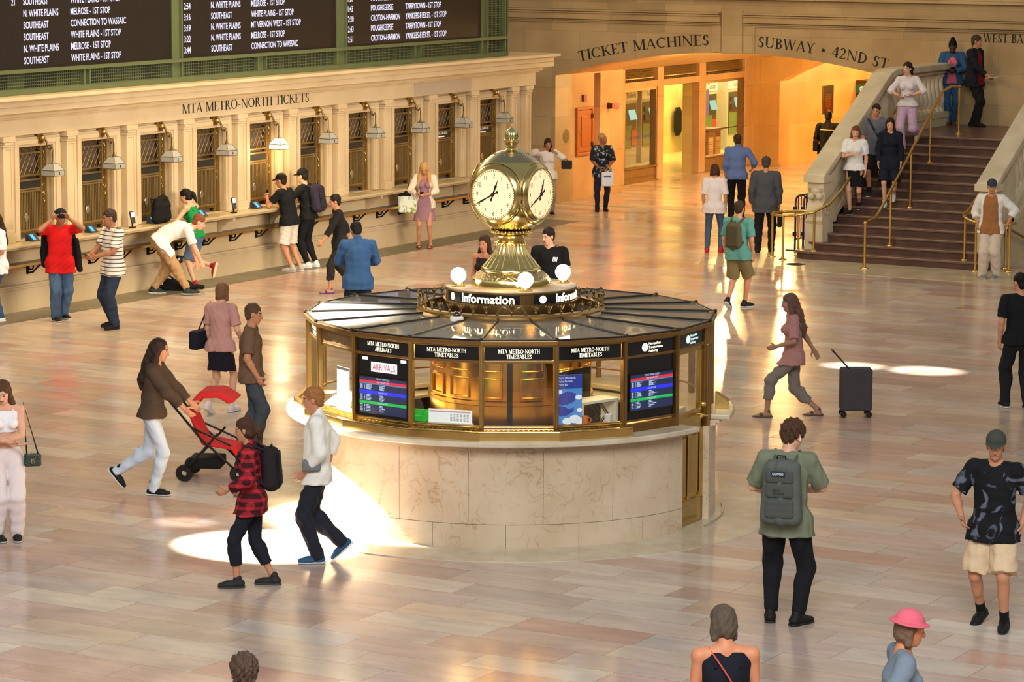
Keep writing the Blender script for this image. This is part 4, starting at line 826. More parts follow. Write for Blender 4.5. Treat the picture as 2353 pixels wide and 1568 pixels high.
CB = brass('crest_bronze', (.25, .16, .065), .42)
m = MB(); m.lathe([(.93, 2.115), (1.0, 2.115), (1.015, 2.135), (.995, 2.155), (1.0, 2.175), (.985, 2.195), (.95, 2.2), (.93, 2.19), (.93, 2.115)], 80); P(m, 'roof_ring', brass('ring_bronze', (.42, .26, .10), .32), smooth=40)
m = MB(); m.lathe([(.94, 2.12), (.7, 2.12)], 48); P(m, 'well', DARK)  # flat black ring; the shade of the recess is put into its colour
def fleur(m, a, s=1.0, rr=.975):
    x, y = pol(a, rr); ar = math.radians(a); t = Vector((math.cos(ar), math.sin(ar), 0)); b = Vector((x, y, 2.195)); u = Vector((0, 0, 1))
    m.tube([b, b+u*.05*s, b+u*.10*s], [.010, .012, .003], 6); m.ball(b+u*.062*s, .015*s, 8); m.ball(b+u*.02*s, .014*s, 8)
    for g in (-1, 1): m.tube([b+u*.03*s, b+u*.055*s+t*.018*g*s, b+u*.075*s+t*.030*g*s, b+u*.06*s+t*.038*g*s], [.008, .008, .007, .004], 5)
def scroll(m, a, g, rr=.975):
    ar = math.radians(a); t = Vector((math.cos(ar), math.sin(ar), 0))*g; x, y = pol(a, rr); b = Vector((x, y, 2.195))
    m.tube([b+Vector((0, 0, .0))+t*(-.01), b+t*.02+Vector((0, 0, .05)), b+t*.05+Vector((0, 0, .085)), b+t*.085+Vector((0, 0, .075)), b+t*.095+Vector((0, 0, .045)), b+t*.075+Vector((0, 0, .035))], [.016, .016, .014, .012, .010, .008], 6)
for q in range(4):
    base = 0.5+90*q
    m = MB(); fleur(m, base, 1.55); m.ball((*pol(base, .975), 2.30), .025, 8); m.ball((*pol(base, .975), 2.335), .016, 8); scroll(m, base-8.5, 1); scroll(m, base+8.5, -1); P(m, 'crest_centre', CB, smooth=50)
    for j in range(8):
        m = MB(); fleur(m, base+15+j*8.5, 1.22); P(m, 'crest_finial', CB, smooth=50)
# lit sign drum with the dusty top
SDB = brass('sign_drum_bronze', (.40, .27, .11), .3)
m = MB(); m.lathe([(.70, 2.12), (.70, 2.25), (.715, 2.252), (.715, 2.262), (.69, 2.265), (.69, 2.37), (.70, 2.375), (.70, 2.392)], 64); P(m, 'sign_drum', SDB, smooth=30)
m = MB(); m.lathe([(.70, 2.392), (.695, 2.398), (.001, 2.40)], 64); P(m, 'drum_top', stone('dusty_top', S(196, 176, 146), S(170, 142, 108), .7, None, 0, 9))
def wrap(vf, a0, z, r, name, mat, par):
    v, f = vf; m = MB(); m.add([(*pol(a0+math.degrees(x/r), r), z+y) for x, y in v], f); me = bpy.data.meshes.new(name); me.from_pydata(m.v, [], m.f); o = bpy.data.objects.new(name, me); COL.objects.link(o); me.materials.append(mat); o.parent = par
INF = emi('information_letters', (1, .86, .56), 3.2)
for q in range(4):
    b = 14.3+90*q-90
    m = MB(); m.sector(.69, .694, 2.268, 2.368, b+6.2, b+83.5, 20); s = P(m, 'sign', BLACK)
    wrap(sans2d('Information', .088, .61, bold=.022), b+28.6, 2.279, .6965, 'sign_lettering', INF, s)
    c = b+14.5; m = MB(); rr = .041; ring = [(c+math.degrees(rr*math.cos(t)/.696), 2.317+rr*math.sin(t)) for t in np.linspace(0, 2*PI, 25)[:-1]]
    m.add([(*pol(c, .6962), 2.317)]+[(*pol(a, .6962), z) for a, z in ring], [(0, 1+i, 1+(i+1) % 24) for i in range(24)]); P(m, 'roundel', INF, s)
    wrap(sans2d('MTA', .034, .075), c-3.1, 2.30, .698, 'roundel_lettering', BLACK, s)
    m = MB(); m.sector(.688, .70, 2.264, 2.372, b-5.6, b+5.6, 4); pl_ = P(m, 'ornament_plate', brass('plate_bronze', (.2, .12, .05), .4)); m = MB()
    for dx, dz in [(0, 0)]+[(.03*math.cos(t), .03*math.sin(t)) for t in np.linspace(0, 2*PI, 9)[:-1]]: m.ball((*pol(b+math.degrees(dx/.7), .70), 2.318+dz), .010, 6)
    P(m, 'rosette', CB, pl_)
# interior
CORE = brass('core_brass', (.74, .42, .07), .2)
m = MB(); m.lathe([(.86, 0), (.86, 1.22), (.88, 1.23), (.88, 1.27), (.86, 1.28), (.86, 2.09)], 72); cr_ = P(m, 'core', CORE, smooth=30)
for a in (-62, -38, -14, 15, 40, 66, 110, 160, 210, 250):
    m = MB()
    for z0, z1 in ((1.30, 1.52), (1.58, 1.86)):
        w = 8.5
        for x0, x1, y0, y1 in ((-w, -w+1.2, z0, z1), (w-1.2, w, z0, z1), (-w, w, z0, z0+.018), (-w, w, z1-.018, z1)): m.sector(.86, .884, y0, y1, a+x0, a+x1, 4)
    P(m, 'core_panel', CORE, cr_, bevel=.004)
m = MB(); m.sector(.86, .90, 0, 2.09, -2.2, 1.4, 2); P(m, 'core_gap', BLACK, cr_)
m = MB(); m.sector(1.45, 2.04, 1.0, 1.03, D1-360+8, D0-4, 80); P(m, 'desk', pm('desk_top', S(200, 190, 168), .4))
m = MB(); m.sector(.95, 2.05, .0, .02, -180, 180, 60); P(m, 'booth_floor', DARK)
for a in (-55, -20, 20, 60, 120, 180, 240):
    x, y = pol(a, 1.5); lo = light('booth_lamp', 'POINT', (0, 0, 0), None, 20, (1, .72, .32), .12); lo.parent = booth; lo.location = (x, y, 1.98)
    m = MB(); m.lathe([(.05, 0), (.04, .03), (.001, .035)], 12, (x, y, 2.03)); P(m, 'downlight', PALEMET)
# things inside and on the booth
def bthing(name, lab, cat, a, r, z, rz=0):
    x, y = pol(a, r); c, s = math.cos(BRZ), math.sin(BRZ); return thing(name, lab, cat, (BX+c*x-s*y, BY+s*x+c*y, z), BRZ+math.radians(a)+rz)
t = bthing('poster', 'blue poster about fares with balloon and clouds inside the booth glass', 'poster', PH+20+4.2, 2.065, 1.237)
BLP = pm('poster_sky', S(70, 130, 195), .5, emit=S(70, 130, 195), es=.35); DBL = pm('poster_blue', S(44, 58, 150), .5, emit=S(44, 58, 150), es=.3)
m = MB(); m.bx(-.135, .135, -.004, .004, 0, .50); sh = m.build('sheet', BLP, t); m = MB(); m.bx(-.135, .135, -.0055, -.004, .36, .50); m.build('header', DBL, sh)
for i, w in enumerate(('More affordable', 'More flexible', 'More fair')): letters('poster_lettering', sans2d(w, .022, None, .9), (-.115, -.006, .46-.034*i), (1, 0, 0), (0, 0, 1), pm('poster_white', S(225, 230, 240), .5, emit=(.7, .75, .8), es=.3), sh, .001)
def blob(m, pts, y): m.add([(x, y, z) for x, z in pts], [tuple(range(len(pts)))])
m = MB(); blob(m, [(-.13+.0, .22), (-.10, .30), (-.02, .335), (.07, .31), (.06, .23), (-.02, .20), (-.08, .19)], -.0058); blob(m, [(-.13, .12), (-.11, .19), (-.05, .18), (0, .15), (.05, .17), (.05, .13), (-.02, .09), (-.09, .08)], -.0058); m.build('balloon', DBL, sh)
m = MB()
for x, z, r in ((-.02, .03, .05), (.06, .05, .06), (.11, .03, .05), (.11, .14, .03), (.10, .27, .035), (-.10, .33, .03)): blob(m, [(x+r*math.cos(a), z+r*.7*math.sin(a)) for a in np.linspace(0, 2*PI, 14)[:-1]], -.0056)
for i in range(1): m.v = [(min(.135, x), y, max(0, z)) for x, y, z in m.v]
m.build('clouds', MATS['poster_white'], sh)
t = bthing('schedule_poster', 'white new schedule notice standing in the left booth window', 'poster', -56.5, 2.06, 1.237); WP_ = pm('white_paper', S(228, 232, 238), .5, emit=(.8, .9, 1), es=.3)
m = MB(); m.bx(-.12, .12, -.004, .004, 0, .44); sh = m.build('sheet', WP_, t); m = MB(); m.bx(-.12, .12, -.0055, -.004, .41, .44); m.build('header', DARK, sh)
for i, w in enumerate(('New Schedule', 'Starts July 10')): letters('poster_lettering', sans2d(w, .026, None, .8), (-.10, -.006, .345-.042*i), (1, 0, 0), (0, 0, 1), DBL, sh, .001)
t = bthing('rate_card', 'low white printed fare card in a clear holder behind the booth glass', 'card', -17.5, 2.0, 1.235); m = MB(); m.bx(-.23, .23, -.006, 0, 0, .135); sh = m.build('card', WP_, t); m = MB(); m.bx(-.22, .21, -.008, -.006, .105, .12); m.build('pink_line', pm('pink_print', S(222, 165, 178), .6), sh)
m = MB(); [m.bx(.0+i*.035, .02+i*.035, -.008, -.006, .02+j*.015, .028+j*.015) for i in range(6) for j in range(5)]; m.build('figures', pm('grey_print', S(165, 165, 170), .6), sh)
m = MB(); m.bx(-.24, .24, -.02, .02, -.01, 0); m.build('holder_base', WHT, t)
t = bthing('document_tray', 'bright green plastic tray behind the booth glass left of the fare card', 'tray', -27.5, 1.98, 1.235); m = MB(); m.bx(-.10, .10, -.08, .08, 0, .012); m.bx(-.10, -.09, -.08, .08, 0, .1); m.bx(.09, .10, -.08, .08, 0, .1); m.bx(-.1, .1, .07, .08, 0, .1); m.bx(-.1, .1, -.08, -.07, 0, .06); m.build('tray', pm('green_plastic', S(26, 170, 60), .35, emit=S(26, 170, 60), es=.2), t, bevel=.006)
t = bthing('computer_monitor', 'dark computer monitor on an arm in the right booth window', 'monitor', 25, 1.55, 1.03, .5)
m = MB(); m.bx(-.26, .26, -.02, .02, .36, .68); m.build('screen_back', BLACK, t, bevel=.01); m = MB(); m.tube([(0, .02, .5), (.0, .1, .4), (0, .05, 0)], .018, 8); m.lathe([(.1, 0), (.08, .02), (.001, .02)], 16, (0, .05, 0)); m.build('arm', PALEMET, t, smooth=50)
t = bthing('computer_monitor', 'dark navy monitor behind the white schedule notice', 'monitor', -62, 1.7, 1.03, -.2); m = MB(); m.bx(-.2, .2, -.015, .015, .3, .62); m.build('screen_back', pm('navy_plastic', S(40, 36, 58), .4), t, bevel=.01); m = MB(); m.bx(-.03, .03, -.02, .02, 0, .3); m.bx(-.1, .1, -.08, .08, 0, .015); m.build('stand', BLACK, t)
t = bthing('desk_shelf', 'white raised shelf holding cables in the right booth window', 'shelf', 29, 1.72, 1.03, .2); m = MB(); m.bx(-.25, .25, -.12, .12, .36, .39); m.bx(-.25, -.22, -.12, .12, 0, .36); m.bx(.22, .25, -.12, .12, 0, .36); m.build('shelf', WHT, t, bevel=.004); m = MB(); rnd = random.Random(3)
for i in range(5): x = rnd.uniform(-.2, .2); m.tube([(x, -.05, .38), (x+.05, -.13, .25), (x-.05, -.1, .12), (x+.06, -.12, .02)], .006, 5)
m.build('cables', BLACK, t)
for i, (a, col, lab) in enumerate(((19.5, (40, 60, 70), 'dark teal cup among desk clutter in the right booth window'), (22.5, (214, 120, 50), 'orange tub among desk clutter in the right booth window'), (30.5, (220, 220, 220), 'white tub at the right end of the desk clutter in the booth'))):
    t = bthing('desk_cup', lab, 'cup', a, 1.95, 1.2); m = MB(); m.lathe([(.001, 0), (.035, 0), (.045, .09), (.04, .09), (.033, .008), (.001, .008)], 14); m.build('cup', pm('cup_%d' % i, S(*col), .4), t, smooth=40); m = MB(); m.tube([(.042, 0, .075), (.075, 0, .06), (.07, 0, .03), (.04, 0, .02)], .006, 6); m.build('handle', MATS['cup_%d' % i], t)
t = bthing('coffee_cup', 'tall white lidded paper cup behind the booth door glass', 'cup', 60, 1.93, 1.235); m = MB(); m.lathe([(.001, 0), (.045, 0), (.06, .22), (.001, .22)], 18); m.build('cup', WHT, t, smooth=40); m = MB(); m.lathe([(.066, .215), (.066, .235), (.058, .25), (.001, .25)], 18); m.build('lid', WHT, t, smooth=40); m = MB(); m.lathe([(.052, .08), (.062, .17), (.057, .17)], 18); m.build('sleeve', pm('cup_sleeve', S(222, 214, 196), .7), t)
t = bthing('side_cabinet', 'pale desk block under the paper cup behind the booth door', 'desk', 60, 1.75, .02); m = MB(); m.bx(-.25, .25, -.22, .2, 0, 1.2); m.build('body', MATS['desk_top'], t); m = MB(); m.bx(-.2, .2, -.225, -.22, .3, .9); m.build('door', DGP, t)
t = bthing('brass_box', 'small slanted brass leaflet box on the right end of the booth counter', 'box', 86, 2.25, 1.115); m = MB(); m.prism([(-.07, 0), (.08, 0), (.08, .07), (-.07, .16)], (-.11, 0, 0), (0, -1, 0), (0, 0, 1), (1, 0, 0), .22); m.build('body', BRASS, t, bevel=.004); m = MB(); m.prism([(-.06, .155), (.07, .078), (.07, .085), (-.06, .165)], (-.09, 0, 0), (0, -1, 0), (0, 0, 1), (1, 0, 0), .18); m.build('lid', OLDBRASS, t)
t = bthing('security_camera', 'white security camera with a dark dome on the booth roof', 'camera', -31, 1.08, 2.135); m = MB(); m.lathe([(.072, 0), (.072, .03), (.055, .05), (.001, .055)], 24); m.build('base', WHT, t, smooth=40); m = MB(); m.lathe([(.045, .05)]+[(.045*math.cos(a), .055+.045*math.sin(a)) for a in np.linspace(0, PI/2-.02, 8)], 20); m.build('dome', pm('smoked_dome', (.02, .02, .03), .05, coat=1), t, smooth=60)
# ---------------- globe lamps and clock
GLB = emi('globe_glow', (1, .93, .80), 7)
labs = ['front white glowing globe lamp before the clock pedestal', 'right white glowing globe lamp on the booth top', 'globe lamp hidden behind the clock pedestal', 'left white glowing globe lamp on the booth top']
for i, a in enumerate((15.4, 105.4, 195.4, 285.4)):
    if i == 2: continue
    t = bthing('globe_lamp', labs[i], 'lamp', a, .575, 2.398); t['group'] = 'globe lamps on the booth top'
    m = MB(); m.lathe([(.075, 0), (.075, .012), (.055, .016), (.05, .035), (.04, .04), (.001, .04)], 20); m.build('base', BRASS, t, smooth=40)
    m = MB(); m.ball((0, 0, .118), .083, 24); m.build('globe', GLB, t, smooth=80)
    lo = light('globe_light', 'POINT', t.location+Vector((0, 0, .118)), None, 9, (1, .84, .6), .085); 
ck = thing('brass_clock', 'four faced brass ball clock with glowing dials on top of the booth', 'clock', (BX, BY, 2.40), BRZ)
z_ = lambda yc: 4.175-yc/677-2.40
r_ = lambda px: px/3.136/218
def CK(prof, name, mat=None, n=64, par=None, flute=None): m = MB(); m.lathe([(max(.001, r_(a)), z_(b)) for a, b in prof], n, flute=flute); return m.build(name, mat or CLOCKB, par or ck, smooth=50)
CK([(290, 1202), (290, 1165), (284, 1150), (270, 1148)], 'base_ring'); 
em = MB(); em.lathe([(r_(a), z_(b)) for a, b in ((282, 1152), (262, 1128), (232, 1106), (218, 1100))], 64)
em.build('embossed_skirt', pm('embossed_brass', (.45, .35, .16), .35, 1, bump=(38, 1.0)), ck, smooth=60)
CK([(216, 1102), (220, 1090), (214, 1076), (205, 1070)], 'torus_ring')
CK([(205, 1072), (186, 1050), (165, 1022), (145, 1000), (130, 975), (117, 945), (107, 915), (104, 905)], 'fluted_stem', None, 192, None, (24, .035))
CK([(104, 908), (118, 904), (120, 893), (104, 888), (92, 880), (92, 862), (118, 856), (122, 846), (116, 838), (96, 835), (92, 826), (140, 828), (158, 818), (150, 808)], 'collar')
m = MB(); [m.ball((r_(114)*math.cos(a), r_(114)*math.sin(a), z_(906)), .016, 8) for a in np.linspace(0, 2*PI, 29)[:-1]]; [m.ball((r_(148)*math.cos(a), r_(148)*math.sin(a), z_(815)), .017, 8) for a in np.linspace(0, 2*PI, 35)[:-1]]; m.build('bead_rings', CLOCKB, ck, smooth=60)
RB, zc = .44, 3.383-2.40; DF = math.sqrt(RB*RB-.268**2)
m = MB(); pr = [(max(.001, RB*math.cos(a)), zc+RB*math.sin(a)) for a in np.linspace(-1.32, .90, 64)]; m.lathe(pr, 160)
fdirs = [(math.sin(math.radians(a)), -math.cos(math.radians(a))) for a in (-31.5, 58.5, 148.5, 238.5)]
def flat(p):
    for n in fdirs:
        d = p[0]*n[0]+p[1]*n[1]
        if d > DF: p = (p[0]-n[0]*(d-DF), p[1]-n[1]*(d-DF), p[2])
    return p
m.v = [flat(p) for p in m.v]; m.build('ball_case', CLOCKB, ck, smooth=50)
FACE = pm('dial_glow', (.55, .45, .30), .5, emit=(1, .72, .38), es=.86); RIMB = brass('bezel_brass', (.6, .45, .18), .2)
for i, n in enumerate(fdirs):
    ex = Vector((-n[1], n[0], 0)); nn = Vector((n[0], n[1], 0)); u = Vector((0, 0, 1)); c = nn*DF+u*zc
    def tr(m): m.v = [tuple(c+ex*x+u*y+nn*z) for x, y, z in m.v]; return m
    m = MB(); m.lathe([(.001, .006), (.262, .006)], 64); dial = tr(m).build('dial', FACE, ck)
    m = MB(); m.lathe([(.258, .0), (.258, .018), (.268, .022), (.276, .014), (.284, .010), (.290, .004), (.30, -.004), (.307, -.012), (.312, -.03)], 64); tr(m).build('bezel', RIMB, ck, smooth=40)
    m = MB(); m.lathe([(.322, -.040), (.330, -.036), (.338, -.046)], 64); tr(m).build('outer_bead', CLOCKB, ck, smooth=60)
    m = MB()
    for k in range(60):
        a = k*PI/30; r0 = .248; w = .0042 if k % 5 else .006; m.obx((r0*math.sin(a), r0*math.cos(a), .008), (math.sin(a), math.cos(a), 0), (math.cos(a), -math.sin(a), 0), (0, 0, 1), .0055, w*.8, .001)
    tr(m).build('minute_marks', INK, dial)
    m = MB()
    for h in range(1, 13):
        a = h*PI/6; v, f = sans2d(str(h), .047, None, .78); v = v-np.array([v[:, 0].max()/2, .0235]); m.add([(.200*math.sin(a)+q[0], .200*math.cos(a)+q[1], .009) for q in v], f)
    mm = tr(m); me = bpy.data.meshes.new('numerals'); me.from_pydata(mm.v, [], mm.f); me.materials.append(INK); o = bpy.data.objects.new('numerals', me); COL.objects.link(o); o.parent = dial
    def hand(a, L, w, name, zz):
        m = MB(); d = Vector((math.sin(a), math.cos(a), 0)); e = Vector((math.cos(a), -math.sin(a), 0)); pts = [(-.075, .004), (-.06, .016), (-.045, .006), (0, .010), (L*.35, w*.55), (L*.55, w), (L*.7, w*.5), (L, .001)]
        poly = [d*t+e*x for t, x in pts]+[d*t-e*x for t, x in reversed(pts)]; k = len(poly); m.add([(p.x, p.y, zz) for p in poly]+[(p.x, p.y, zz+.004) for p in poly], [tuple(range(k)), tuple(range(2*k-1, k-1, -1))]+[(j, (j+1) % k, k+(j+1) % k, k+j) for j in range(k)])
        m.lathe([(.02, zz), (.02, zz+.006), (.001, zz+.008)], 14); tr(m).build(name, INK, dial)
    hand(math.radians(21), .165, .014, 'hour_hand', .018); hand(math.radians(242), .262, .011, 'minute_hand', .026)
CK([(195, 322), (200, 314), (192, 304), (170, 290), (140, 268), (118, 262)], 'cap_flange', brass('aged_cap', (.42, .36, .22), .3))
e2 = MB(); e2.lathe([(r_(a), z_(b)) for a, b in ((145, 276), (110, 252), (82, 240), (60, 236))], 48); [e2.ball((r_(122)*math.cos(a), r_(122)*math.sin(a), z_(264)), .014, 8) for a in np.linspace(0, 2*PI, 23)[:-1]]; e2.build('cap_relief', MATS['aged_cap'], ck, smooth=60)
CK([(68, 242), (42, 232), (36, 218), (44, 208), (40, 200), (52, 190), (56, 172), (60, 160), (54, 156), (30, 156)], 'finial_cup')
m = MB(); pr = [(r_(a), z_(b)) for a, b in ((40, 160), (46, 140), (44, 118), (34, 96), (20, 82), (10, 76), (.5, 70))]; m.lathe(pr, 48, flute=(12, .06)); m.build('finial_acorn', brass('finial_brass', (.60, .58, .26), .22), ck, smooth=60)
lo = light('pedestal_point_light', 'POINT', (BX-fwx*.7-.2, BY-fwy*.7, 2.62), None, 5, (1, .82, .5), .1)  # warm point light in the air before the pedestal, without a fitting
# ================================================================ PEOPLE: signed-distance figures, one continuous skin each
def V3(*a): return np.array(a, float)
def nrm(v): v = np.asarray(v, float); return v/max(1e-9, np.linalg.norm(v))
class Grid:
    def __init__(s): s.p = []
    def cone(s, a, b, ra, rb, k=.02, flat=None, clips=(), sub=False):
        """tapered capsule a-b; flat=(axis, factor): squeezed along a unit axis"""
        s.p.append(('c', V3(*a), V3(*b), ra, rb, k, flat, clips, sub)); return s
    def ell(s, c, r, R=None, k=.02, clips=(), sub=False): s.p.append(('e', V3(*c), V3(*r), np.eye(3) if R is None else R, None, k, None, clips, sub)); return s
    def chain(s, pts, rs, k=.015, flat=None, clips=()):
        for i in range(len(pts)-1): s.cone(pts[i], pts[i+1], rs[i], rs[i+1], k, flat, clips)
        return s
    def mesh(s, h, wr=None):
        lo = np.full(3, 1e9); hi = -lo; bb = []
        for q in s.p:
            if q[0] == 'c': m = max(q[3], q[4])*(max(1, q[6][1]) if q[6] is not None else 1); l = np.minimum(q[1], q[2])-m; u = np.maximum(q[1], q[2])+m
            else: m = q[2].max(); l = q[1]-m; u = q[1]+m
            bb.append((l-q[5]-2*h, u+q[5]+2*h))
            if not q[8]: lo = np.minimum(lo, l); hi = np.maximum(hi, u)
        lo = lo-3*h; n = np.ceil((hi+3*h-lo)/h).astype(int)+1; A = np.full(n, .2, np.float32)
        ax = [lo[i]+h*np.arange(n[i]) for i in range(3)]
        for q, (l, u) in zip(s.p, bb):
            i0 = np.clip(np.floor((l-lo)/h).astype(int), 0, n-1); i1 = np.clip(np.ceil((u-lo)/h).astype(int)+1, 1, n)
            if (i1 <= i0).any(): continue
            X = np.stack(np.meshgrid(*[ax[i][i0[i]:i1[i]] for i in range(3)], indexing='ij'), -1)
            if q[0] == 'c':
                a, b = q[1], q[2]; P = X-a; d = b-a
                if q[6] is not None:
                    e, f = q[6]; e = np.asarray(e, float); pe = P@e; P = P+pe[..., None]*e*(1/f-1); de = d@e; d = d+e*de*(1/f-1)
                t = np.clip((P@d)/max(1e-9, d@d), 0, 1); D = np.linalg.norm(P-t[..., None]*d, axis=-1)-(q[3]+(q[4]-q[3])*t)
            else:
                P = (X-q[1])@q[3]; k0 = np.linalg.norm(P/q[2], axis=-1); k1 = np.linalg.norm(P/q[2]**2, axis=-1); D = k0*(k0-1)/np.maximum(k1, 1e-6)
            for nn, c in q[7]: D = np.maximum(D, X@np.asarray(nn, float)-c)
            sl = tuple(slice(i0[i], i1[i]) for i in range(3)); a = A[sl]; k = q[5]
            if q[8]: D = -D; hh = np.maximum(k-np.abs(a-D), 0)/max(k, 1e-6); A[sl] = np.maximum(a, D)+hh*hh*k/4
            else: hh = np.maximum(k-np.abs(a-D), 0)/max(k, 1e-6); A[sl] = np.minimum(a, D)-hh*hh*k/4
        if wr:
            amp, fr, seed = wr; rg = np.random.RandomState(seed); X, Y, Z = ax[0][:, None, None], ax[1][None, :, None], ax[2][None, None, :]
            for _ in range(5): w = rg.normal(size=3)*fr*np.array([1, 1, .8]); A += (amp/2.2*np.sin(X*w[0]+Y*w[1]+Z*w[2]+rg.uniform(0, 6))).astype(np.float32)
        return nets(A, lo, h)
def nets(A, lo, h):
    ins = A < 0; c = [(i, j, k) for i in (0, 1) for j in (0, 1) for k in (0, 1)]; n = np.array(A.shape)-1
    cnt = sum(ins[i:i+n[0], j:j+n[1], k:k+n[2]].astype(np.int8) for i, j, k in c); act = (cnt > 0) & (cnt < 8); idx = np.argwhere(act)
    if not len(idx): return np.zeros((0, 3)), np.zeros((0, 4), int)
    vals = np.stack([A[idx[:, 0]+i, idx[:, 1]+j, idx[:, 2]+k] for i, j, k in c], 1); pos = np.zeros((len(idx), 3)); num = np.zeros(len(idx))
    for a in range(8):
        for b in range(a+1, 8):
            ca, cb = np.array(c[a]), np.array(c[b])
            if abs(ca-cb).sum() != 1: continue
            va, vb = vals[:, a], vals[:, b]; m = (va < 0) != (vb < 0); t = np.where(m, va/np.where(m, va-vb, 1), 0); pos += np.where(m[:, None], ca+t[:, None]*(cb-ca), 0); num += m
    V = lo+h*(idx+pos/num[:, None]); vid = -np.ones(act.shape, int); vid[act] = np.arange(len(idx)); F = []
    for axx in range(3):
        u, w = (axx+1) % 3, (axx+2) % 3; sl0 = [slice(None)]*3; sl1 = [slice(None)]*3; sl0[axx] = slice(0, -1); sl1[axx] = slice(1, None)
        s0, s1 = ins[tuple(sl0)], ins[tuple(sl1)]; e = np.argwhere(s0 != s1); e = e[(e[:, u] > 0) & (e[:, w] > 0) & (e[:, u] < A.shape[u]-1) & (e[:, w] < A.shape[w]-1)]
        fl = s0[tuple(e.T)]; q = []
        for du, dw in ((-1, -1), (0, -1), (0, 0), (-1, 0)): g = e.copy(); g[:, u] += du; g[:, w] += dw; q.append(vid[tuple(g.T)])
        q = np.stack(q, 1); q[~fl] = q[~fl][:, ::-1]; F.append(q)
    F = np.concatenate(F); F = F[(F >= 0).all(1)]
    return V, F
def npmesh(name, V, F, mat, parent, mats=None, mi=None):
    me = bpy.data.meshes.new(name); me.vertices.add(len(V)); me.vertices.foreach_set('co', np.asarray(V, np.float32).ravel()); k = F.shape[1]
    me.loops.add(len(F)*k); me.loops.foreach_set('vertex_index', F.astype(np.int32).ravel()); me.polygons.add(len(F)); me.polygons.foreach_set('loop_start', np.arange(0, len(F)*k, k, dtype=np.int32))
    for m in (mats or [mat]): me.materials.append(m)
    if mi is not None: me.polygons.foreach_set('material_index', mi.astype(np.int32))
    me.polygons.foreach_set('use_smooth', [True]*len(F)); me.update(calc_edges=True)
    o = bpy.data.objects.new(name, me); COL.objects.link(o)
    if parent is not None: o.parent = parent
    return o
def rotm(yaw=0, pitch=0, roll=0):    # about z, then x (pitch > 0 looks down), then y
    y, p, r = map(math.radians, (yaw, pitch, roll)); Z = np.array([[math.cos(y), -math.sin(y), 0], [math.sin(y), math.cos(y), 0], [0, 0, 1]])
    X = np.array([[1, 0, 0], [0, math.cos(-p), -math.sin(-p)], [0, math.sin(-p), math.cos(-p)]]); Y = np.array([[math.cos(r), 0, math.sin(r)], [0, 1, 0], [-math.sin(r), 0, math.cos(r)]])
    return Z@X@Y
def ik(a, t, l1, l2, pole):
    d = t-a; L = np.linalg.norm(d); L2 = min(L, (l1+l2)*.999); d = d/max(L, 1e-6); t = a+d*L2; x = (l1*l1-l2*l2+L2*L2)/(2*L2); hh = math.sqrt(max(0, l1*l1-x*x)); p = np.asarray(pole, float); p = p-d*(p@d)
    return a+d*x+nrm(p)*hh, t
def cloth(name, col, n=.12, rough=.85): return pm('cloth_'+name, S(*col), rough, noise=(55, n), spec=.25)
def skinmat(col): return pm('skin_%d_%d_%d' % col, S(*col), .5, noise=(14, .06), spec=.35)
FEAT = {'lip': pm('lip', S(168, 102, 90), .4), 'eyew': pm('eye_white', S(200, 190, 180), .3), 'eyed': pm('eye_dark', S(30, 22, 18), .2), 'brow': pm('brow', S(52, 36, 26), .8)}
PEOPLE = []
